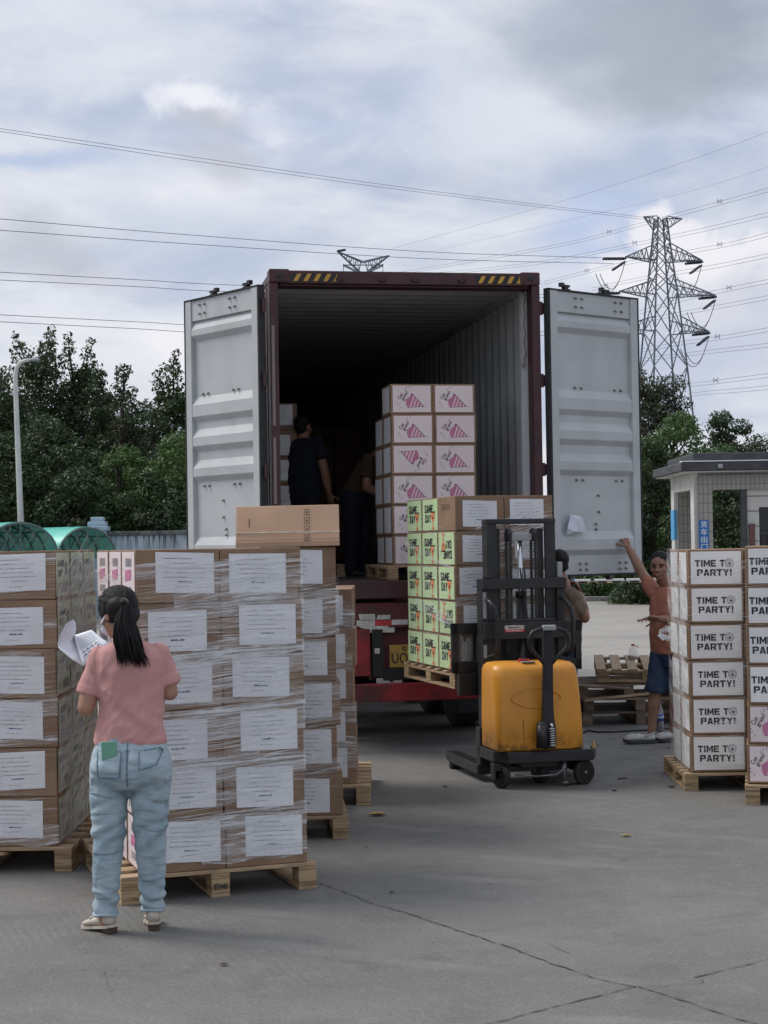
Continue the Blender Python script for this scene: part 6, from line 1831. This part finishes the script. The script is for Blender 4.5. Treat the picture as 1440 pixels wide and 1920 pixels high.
# papers in her left hand
def wp(u, v, y): p = at(u, v, WO.y + y); return p
def sheet(grid, mats, name, label, cat, lines, group=None):
    o_ = grid[0][0].copy(); m = MB(); nj, ni = len(grid), len(grid[0])
    m.add([p - o_ for row in grid for p in row], [(j * ni + i, j * ni + i + 1, (j + 1) * ni + i + 1, (j + 1) * ni + i) for j in range(nj - 1) for i in range(ni - 1)])
    def s(u, v):
        a, b = min(ni - 1.001, u * (ni - 1)), min(nj - 1.001, v * (nj - 1)); i, j = int(a), int(b); fa, fb = a - i, b - j
        return (grid[j][i] * (1 - fa) + grid[j][i + 1] * fa) * (1 - fb) + (grid[j + 1][i] * (1 - fa) + grid[j + 1][i + 1] * fa) * fb - o_
    n_ = (grid[0][-1] - grid[0][0]).cross(grid[-1][0] - grid[0][0]).normalized()
    if n_.y > 0: n_ = -n_
    for (u0, u1, v0, v1) in lines:
        m.add([s(u0, v0) + n_ * .0012, s(u1, v0) + n_ * .0012, s(u1, v1) + n_ * .0012, s(u0, v1) + n_ * .0012], [(0, 1, 2, 3)], 1)
    o = m.build(name, mats, None, True, loc=o_)
    sd = o.modifiers.new('s', 'SOLIDIFY'); sd.thickness = .0006
    return tag(o, label, cat, group)
r = random.Random(9); lines = []
for j in range(13):
    v = .08 + j * .062; u = .10
    if j in (8, 10): continue
    while u < .86: L = r.uniform(.03, .09); lines.append((u, min(.9, u + L), v, v + .018)); u += L + .025
for k in range(4): lines.append((.15 + k * .18, .22 + k * .18, .60, .64)); lines.append((.16 + k * .18, .26 + k * .18, .72, .76))
A_, B_, C_, D_ = wp(139, 1191, .30), wp(172, 1181, .36), wp(204, 1206, .26), wp(156, 1250, .20)
g1 = [[(A_ * (1 - u) + B_ * u) * (1 - v) + (D_ * (1 - u) + C_ * u) * v + V((0, -.010 * math.sin(v * PI), 0)) for u in [i / 6 for i in range(7)]] for v in [j / 6 for j in range(7)]]
sheet(g1, [M_paperw, M_inkg], 'paper_sheet', 'printed packing list in the hands of the woman', 'paper', lines)
edge1 = [wp(109, 1214, .26), wp(118, 1222, .25), wp(135, 1236, .22), wp(156, 1249, .195)]
e2 = [wp(107, 1208, .27), wp(113, 1205, .275), wp(128, 1208, .28), wp(138, 1195, .30)]
e3 = [wp(112, 1190, .25), wp(118, 1186, .26), wp(134, 1190, .28), wp(142, 1184, .30)]
e4 = [wp(124, 1170, .25), wp(130, 1167, .26), wp(138, 1170, .28), wp(143, 1178, .30)]
e5 = [wp(136, 1162, .26), wp(138, 1162, .27), wp(140, 1164, .28), wp(142, 1169, .30)]
sheet([edge1, [a.lerp(b, .5) + V((0, .01, 0)) for a, b in zip(edge1, e2)], e2, e3, e4, e5], [M_paperw, M_inkg], 'paper_sheet', 'curled front page folded back over the packing list', 'paper', [])

# ---- generic clothed figure from explicit joints
def figure(label, loc, J, fd, hd, skinm, shirtm, legm, kind, seed, hair_len='short', sleeve_f=.6, leg_f=1.0, group=None, sc=1.0, voxel=.008, handspec=None, shoes=None, belly=1.0):
    t = thing('person', label, 'person', loc, 0, group)
    J = {k: V(v) for k, v in J.items()}
    fd = V(fd).normalized(); an = math.atan2(fd.y, fd.x) - PI / 2
    sk = MB(); P_, Rm = head(sk, J['head'], hd, sc)
    cone(sk, J['head'] + V((0, 0, -.06)), J['neck'], .056, .062)
    pel, nk = J['pelvis'], J['neck']
    def tr(f): return pel.lerp(nk, f)
    rings(sk, [(*tr(f), rx, ry, an) for f, rx, ry in ((.05, .11, .08), (.4, .12, .09), (.75, .14, .09), (.95, .08, .06))])
    for s_ in 'LR':
        S_, E_, W_ = J['s' + s_], J['e' + s_], J['w' + s_]
        chain(sk, [S_, S_.lerp(E_, .5), E_], [.056, .053, .045]); chain(sk, [E_, E_.lerp(W_, .35), W_], [.045, .048, .030])
        hs = (handspec or {}).get(s_)
        if hs: hand(sk, W_, hs[0], hs[1], hs[2], hs[3], 1.05, hs[4] if len(hs) > 4 else 0, hs[5] if len(hs) > 5 else None)
        else: hand(sk, W_, (W_ - E_), fd, 1 if s_ == 'R' else -1, .5, 1.0)
        H_, K_, A_ = J['h' + s_], J['k' + s_], J['a' + s_]
        chain(sk, [H_, K_], [.070, .052]); chain(sk, [K_, K_.lerp(A_, .32), K_.lerp(A_, .75), A_], [.050, .058, .038, .034])
    fuse(sk, 'body', skinm, t, voxel * .7, 4)
    face(P_, Rm, t, sc)
    hb = MB()
    hb.ell(P_(0, -.026, .049), (.081 * sc, .092 * sc, .081 * sc), 18, 12, Rm); hb.ell(P_(0, -.050, .0), (.068 * sc, .052 * sc, .066 * sc), 16, 10, Rm)
    if hair_len != 'short': hb.ell(P_(0, -.03, -.04), (.084, .07, .08), 16, 10, Rm)
    fuse(hb, 'hair', M_hair, t, .007, 2, lambda co, n: .004 * mnoise.noise(co * 60))
    sb = MB(); b_ = belly
    rings(sb, [(*tr(f), rx, ry, an) for f, rx, ry in ((-.10, .175, .130 * b_), (.06, .172, .135 * b_), (.35, .170, .138 * b_), (.62, .182, .130), (.80, .184, .112), (.88, .165, .095), (.945, .105, .078), (.985, .066, .062))])
    for s_ in 'LR': sleeve(sb, J['s' + s_] + V((0, 0, -.012)), J['e' + s_], sleeve_f, .067, .070)
    fuse(sb, 'shirt', shirtm, t, voxel, 4, folds(seed, .012, .7, 7))
    lb = MB()
    rings(lb, [(*tr(.10), .150, .115, an), (*tr(0.0), .168, .130, an), (*(pel + V((0, 0, -.10))), .175, .135, an), (*(pel + V((0, 0, -.17))), .165, .115, an)])
    for s_ in 'LR':
        H_, K_, A_ = J['h' + s_], J['k' + s_], J['a' + s_]
        if leg_f >= 1: chain(lb, [H_, K_, A_], [.100, .080, .062])
        else: e = H_.lerp(K_, leg_f * 1.15); chain(lb, [H_, H_.lerp(e, .6)], [.100, .095]); lb.cyl(H_.lerp(e, .5), e, .092, .096, n=20)
    fuse(lb, 'shorts' if leg_f < 1 else 'trousers', legm, t, voxel, 4, folds(seed + 4, .010, .5, 8))
    return t, P_, Rm
# man in orange leaning on the right door
OO = gp(1222, 1393)
sO = 3070 / OO.y
def ol(u, v, y=0.0): p = at(u, v, OO.y + y); return p - V((OO.x, OO.y, 0))
door_hand = dp(1171, 1018, .03) - V((OO.x, OO.y, 0))
J = dict(head=ol(1237, 1063, .0) + V((0, 0, .005)), neck=ol(1252, 1098, .02), pelvis=ol(1256, 1213, .03),
         sL=ol(1283, 1112, -.02), eL=ol(1285, 1165, -.10), wL=ol(1236, 1160, -.22),
         sR=ol(1226, 1108, .12), eR=ol(1206, 1078, .42), wR=door_hand + V((.03, -.05, -.05)),
         hL=ol(1272, 1228, -.02), kL=ol(1268, 1300, .0), aL=ol(1262, 1372, .10),
         hR=ol(1240, 1228, .05), kR=ol(1228, 1300, .03), aR=ol(1221, 1372, .02))
tO, P_o, R_o = figure('man in orange t-shirt and dark shorts leaning one arm on the open door', OO, J, (-.75, -.55, 0), (-.38, -.92, -.08), M_skind, M_orshirt, M_shorts, 'person', 5,
       leg_f=.98 * .86, sleeve_f=.55, handspec=dict(R=((-.3, .35, .85), (-.3, .9, 0), 1, 1.35), L=((-1, -.10, .10), (.2, -.5, -.8), -1, .35, .5, [.9, .5, .25, .05])), belly=1.15, voxel=.008, sc=1.07)
m = MB(); m.ell(P_o(0, .0925, -.0625), (.014, .004, .003), 10, 6, R_o); m.build('teeth', M_teeth, tO, True)
def croc(c, ang, parent):
    s0 = MB(); A = Matrix.Rotation(ang, 3, 'Z'); c = V(c); rr = []
    prof = [(-.11, .030, .055), (-.08, .042, .060), (-.02, .045, .050), (.03, .050, .068), (.09, .054, .070), (.14, .046, .052), (.17, .022, .030)]
    for x, w_, h_ in prof: rr.append([c + A @ V((x, w_ * math.cos(a), .022 + h_ * (.5 + .5 * math.sin(a)))) for a in [2 * PI * i / 16 for i in range(16)]])
    s0.loft(rr); o = s0.build('clog', M_croc, parent, True)
    s1 = MB(); rr = []
    for x, w_, h_ in prof: rr.append([c + A @ V((x * 1.03, w_ * sy * 1.08, z_ + max(0, x - .1) * .25)) for sy, z_ in ((-1, .0), (1, .0), (1, .030), (-1, .030))])
    s1.loft(rr); s1.build('sole', M_sole, o, bevel=.006)
    s2 = MB(); s2.tube([c + A @ V((.0, -.048, .06)), c + A @ V((-.06, -.045, .085)), c + A @ V((-.115, 0, .09)), c + A @ V((-.06, .045, .085)), c + A @ V((0, .048, .06))], .007, 6); s2.build('heel_strap', M_croc, o, True)
    s3 = MB()
    for i in range(5): s3.ell(c + A @ V((.06 + .02 * (i % 3), -.02 + .012 * i, .092 - .004 * (i % 3))), (.005, .005, .003), 8, 5)
    s3.build('vent_hole', M_sole, o)
aR, aL = J['aR'], J['aL']
croc((aR.x - .085, aR.y - .04, 0), R(190), tO); croc((aL.x - .02, aL.y - .03, 0), R(205), tO)
# crumpled plastic film bunched at the man's waist beside the wrapped stack
m = MB(); r = random.Random(12); c0 = at(1250, 1190, 13.6)
for k in range(26):
    a0 = r.uniform(0, 6.28); rad = r.uniform(.02, .075)
    P = [V((rad * math.cos(a0 + i * .6) * (1 + .3 * math.sin(i)), .03 * math.sin(a0 * 3 + i), rad * math.sin(a0 + i * .6) * .8 + .01 * math.cos(i * 2))) for i in range(6)]
    vs = []
    for p in P: vs += [p, p + V((r.uniform(.004, .012), 0, r.uniform(.006, .016)))]
    m.add(vs, [(2 * i, 2 * i + 1, 2 * i + 3, 2 * i + 2) for i in range(5)])
tag(m.build('crumpled_film', M_film, loc=c0), 'loose crumpled bunch of clear film hanging between the man in orange and the stack', 'plastic film')

# man in taupe behind the stacker, back half hidden
TO = V((at(1060, 1100, 13.35).x, 13.35, 0))
def tl(u, v, y=0.0): return at(u, v, 13.35 + y) - TO
J = dict(head=tl(1047, 1060, .0), neck=tl(1056, 1098, .0), pelvis=tl(1052, 1205, .02),
         sL=tl(1030, 1110, .16), eL=tl(1026, 1165, .2), wL=tl(1036, 1200, .0), sR=tl(1073, 1118, -.10), eR=tl(1096, 1158, -.06), wR=tl(1088, 1116, .10),
         hL=tl(1040, 1222, .08), kL=tl(1040, 1310, .1), aL=tl(1040, 1400, .12), hR=tl(1062, 1222, -.04), kR=tl(1060, 1310, .0), aR=tl(1060, 1400, .05))
tt, P_t, R_t = figure('man in taupe shirt standing behind the stacker with one bent arm raised', TO, J, (.75, .66, 0), (-.25, .95, -.1), M_skind, M_taupe, M_shorts, 'person', 8, sleeve_f=.72,
       handspec=dict(R=((-.35, .1, .9), (-.9, -.3, 0), 1, .9)), voxel=.009)
for k in 'LR':
    shoe((J['a' + k].x, J['a' + k].y, 0), R(50), .26, M_sole, M_sole, False, tt, .01)
m = MB(); w = J['wR'] + TO; m.box((0, 0, 0), (.075, .012, .03)); 
k = m.build('small_remote', M_blacks, bevel=.003, loc=tuple(w + V((-.06, -.035, .075)))); tag(k, 'small black gadget held in the raised hand of the man in taupe', 'gadget')

# two men in the shadow of the container
zfl = CO.z + .153
def inside(u, Yc, hgt, label, fd, hd, shirt, legs, seed, bend=0.0, sc_=1.0):
    base = at(u, 1000, Yc); B = V((base.x, Yc, zfl)); f = V(fd).normalized(); s = V((f.y, -f.x, 0))
    H = hgt
    pel = V((0, 0, .53 * H)); nk = V((0, 0, .83 * H)) + f * bend * .35 - V((0, 0, bend * .18)); hdp = nk + V((0, 0, .10)) + f * bend * .12
    J = dict(pelvis=pel, neck=nk, head=hdp, sR=nk + s * .17 - V((0, 0, .045)), sL=nk - s * .17 - V((0, 0, .045)))
    J['eR'] = J['sR'] + s * .06 - V((0, 0, .28)) + f * .02; J['eL'] = J['sL'] - s * .06 - V((0, 0, .28)) + f * .02
    J['wR'] = J['eR'] - V((0, 0, .24)) + f * .08; J['wL'] = J['eL'] - V((0, 0, .24)) + f * .08
    if bend: J['wR'] = J['eR'] + f * .22 - V((0, 0, .08)); J['wL'] = J['eL'] + f * .22 - V((0, 0, .08))
    for k, q in (('R', 1), ('L', -1)):
        J['h' + k] = pel + s * .085 * q - V((0, 0, .06)); J['k' + k] = V((0, 0, .27 * H)) + s * .10 * q + f * .02; J['a' + k] = V((0, 0, .05 * H)) + s * .11 * q
    t, P_, Rm = figure(label, B, J, fd, hd, M_skind, shirt, legs, 'person', seed, voxel=.011, sleeve_f=.62)
    for k in 'LR': shoe((J['a' + k].x, J['a' + k].y, 0), math.atan2(f.y, f.x), .26, M_sole, M_sole, False, t, .01)
    return t
inside(572, 16.4, 1.70, 'man in navy shirt standing in the shade just inside the container', (.55, .83, 0), (.5, .8, .1), M_navy, M_navy, 11)
inside(668, 16.5, 1.62, 'stooping man in brown shirt in the dark of the container', (.8, -.5, 0), (.6, -.7, -.4), M_brownc, M_navy, 12, bend=.75)

# ================================================================== LOOSE THINGS
# pile of broken pallets behind the man in orange
pz0 = gp(1090, 1352)
PX = gp(1080, 1350).x; PY = 15.95
specs = [(0.0, 0, 0.0, R(2), 1.15, 1.0, 'lowest'), (.02, .05, .131, R(-3), 1.1, 1.0, 'second'), (-.03, .04, .263, R(5), 1.0, .95, 'third'), (1.17, .02, .40, R(84), .95, 1.02, 'topmost')]
for i, (dx, dy, z, an, w_, d_, nm) in enumerate(specs):
    p = pallet((PX + dx, PY + dy, z), an, w_, d_, .13, f'{nm} weathered pallet in the untidy pile behind the man in orange', 'weathered pallets in a pile', wood=M_wood_old if i != 3 else M_woodx, boards=(6, 5, 6, 7)[i])
    if i == 3: p.rotation_euler = (R(.8), R(-4.5), an)
    if i == 2: p.rotation_euler = (R(.3), R(-.4), an)
m = MB(); m.cube((0, 0, 0), (.75, .09, .02)); k = m.build('loose_board', M_woodx, bevel=.003, loc=(PX + .02, PY - .06, .24), rotz=R(12)); k.rotation_euler = (0, R(-4), R(12))
tag(k, 'loose board poking out of the middle of the pallet pile', 'board')
m = MB(); m.cube((0, 0, 0), (.5, .10, .02)); k = m.build('loose_board', M_wood_old, bevel=.003, loc=(PX - .05, PY - .10, .385)); k.rotation_euler = (0, R(3), R(-9))
tag(k, 'loose dark board under the topmost pallet at its left end', 'board')
# bottles
def lathe(m, prof, n=18):
    rr = [[V((r * math.cos(2 * PI * i / n), r * math.sin(2 * PI * i / n), z)) for i in range(n)] for r, z in prof]; m.loft(rr)
M_pet = mat('clear_plastic', (.80, .82, .83), .12, alpha=.24, spec=.8)
M_cola = mat('dark_drink', (.020, .008, .006), .15)
M_blab = mat('blue_label', (.02, .10, .40), .4)
bp = at(1187, 1233, PY + .75)
t = thing('water_bottle', 'big clear plastic bottle with red cap standing on the pallet pile', 'bottle', (bp.x, PY + .74, .585))
m = MB(); lathe(m, [(k * .66, z * .66) for k, z in ((.070, 0), (.075, .01), (.075, .07), (.070, .08), (.075, .09), (.073, .13), (.05, .175), (.022, .20), (.02, .215))]); m.build('bottle_body', M_pet, t, True)
m = MB(); lathe(m, [(.018, .141), (.018, .157), (.016, .158)]); m.build('cap', M_redk, t, True)
m = MB(); m.tube([(.013, 0, .139), (.045, 0, .132), (.06, 0, .122)], .004, 6); m.build('handle', M_redk, t, True)
m = MB(); lathe(m, [(.051, .017), (.051, .040)]); m.build('bottle_label', mat('pale_label', (.45, .40, .35), .6), t, True)
bp = gp(1238, 1372)
t = thing('drink_bottle', 'half full dark soda bottle with blue label standing behind the man\'s leg', 'bottle', bp)
m = MB(); lathe(m, [(.030, 0), (.035, .01), (.034, .12), (.035, .17), (.030, .205), (.015, .245), (.014, .262)]); m.build('bottle_body', M_pet, t, True)
m = MB(); lathe(m, [(.029, .003), (.033, .012), (.0325, .118)]); m.build('drink', M_cola, t, True)
m = MB(); lathe(m, [(.0362, .105), (.0362, .165)]); lb_ = m.build('bottle_label', M_blab, t, True)
m = MB(); lathe(m, [(.0366, .126), (.0366, .146)]); m.build('label_band', M_refw, lb_, True)
m = MB(); lathe(m, [(.016, .262), (.016, .278)]); m.build('cap', M_blab, t, True)
# torn cardboard at the foot of the pile
q = gp(1246, 1352); m = MB()
m.add([(0, 0, .0), (.35, .05, .0), (.36, .12, .20), (.12, .14, .26), (.0, .10, .16)], [(0, 1, 2, 3, 4)]); m.add([(.0, -.02, 0), (.20, -.10, .0), (.26, -.02, .14), (.05, .02, .17)], [(0, 1, 2, 3)])
k = m.build('torn_cardboard', M_cardl, loc=q + V((0, .25, 0))); k.modifiers.new('s', 'SOLIDIFY').thickness = .004
tag(k, 'torn piece of brown cardboard leaning at the foot of the pallet pile', 'cardboard')
# small litter on the pavement
M_leafd = mat('dead_leaf', (.09, .045, .025), .8, (.05, .03, .02), 30)
M_leafy_ = mat('yellow_leaf', (.38, .27, .10), .8, (.30, .20, .08), 30)
M_bit = mat('dark_scrap', (.015, .014, .013), .8)
def leaf(u, v, s, ang, mt, lab, curl=.25):
    p = gp(u, v); m = MB(); n = 7; vs = []
    for i in range(n):
        f = i / (n - 1); w_ = s * .28 * math.sin(PI * min(.98, max(.03, f))) ** .8; z = .004 + s * curl * (f - .5) ** 2
        vs += [(s * (f - .5), -w_, z + w_ * .5), (s * (f - .5), 0, z + .001), (s * (f - .5), w_, z + w_ * .6)]
    m.add(vs, [(3 * i + j, 3 * i + j + 1, 3 * i + j + 4, 3 * i + j + 3) for i in range(n - 1) for j in (0, 1)])
    tag(m.build('fallen_leaf', mt, None, True, loc=p, rotz=ang), lab, 'leaf', 'leaves fallen on the pavement')
leaf(420, 1811, .045, .6, M_leafd, 'single brown curled leaf on bare pavement below the stamped pallet')
leaf(708, 1530, .13, .1, M_leafy_, 'pale yellow torn leaf on the pavement right of the low carton stack')
leaf(1174, 1569, .07, .2, M_leafy_, 'small yellow leaf on the pavement left of the right pallets')
leaf(1259, 1477, .06, 2.8, M_leafd, 'reddish dead leaf at the corner of the TIME TO PARTY pallet')
leaf(1253, 1403, .05, .3, M_leafd, 'dead leaf just in front of the white clog')
leaf(835, 1476, .05, .1, M_bit, 'dark scrap of leaf in front of the stacker leg')
leaf(735, 1675, .035, .2, M_bit, 'black scrap of leaf beside the long pavement crack')
leaf(1120, 1399, .045, .5, M_bit, 'dark leaf right of the stacker base')
leaf(857, 1389, .035, .4, M_bit, 'tiny dark leaf under the trailer bumper')
leaf(960, 1575, .02, 1.2, M_bit, 'tiny dark leaf in the open middle of the pavement')
leaf(686, 1590, .03, 2, M_bit, 'tiny dark leaf just right of the pallet corner block')
def stick(pts, r_, lab, nm='stick'):
    P = [gp(*q) + V((0, 0, .007)) for q in pts]; o_ = P[0].copy(); m = MB(); m.tube([p - o_ for p in P], r_, 5)
    tag(m.build(nm, M_bit, None, True, loc=o_), lab, 'stick', 'sticks and straps on the pavement')
stick([(1064, 1473), (1085, 1470), (1103, 1465)], .006, 'short dark stick beside the right stacker wheel')
stick([(1090, 1376), (1105, 1371), (1118, 1374), (1150, 1374), (1215, 1370), (1258, 1367)], .009, 'long black strap lying along the foot of the pallet pile', 'strap')
stick([(1148, 1483), (1156, 1484)], .005, 'very short twig left of the right pallets')
stick([(1158, 1462), (1176, 1460)], .004, 'thin twig between the stacker and the right pallets')
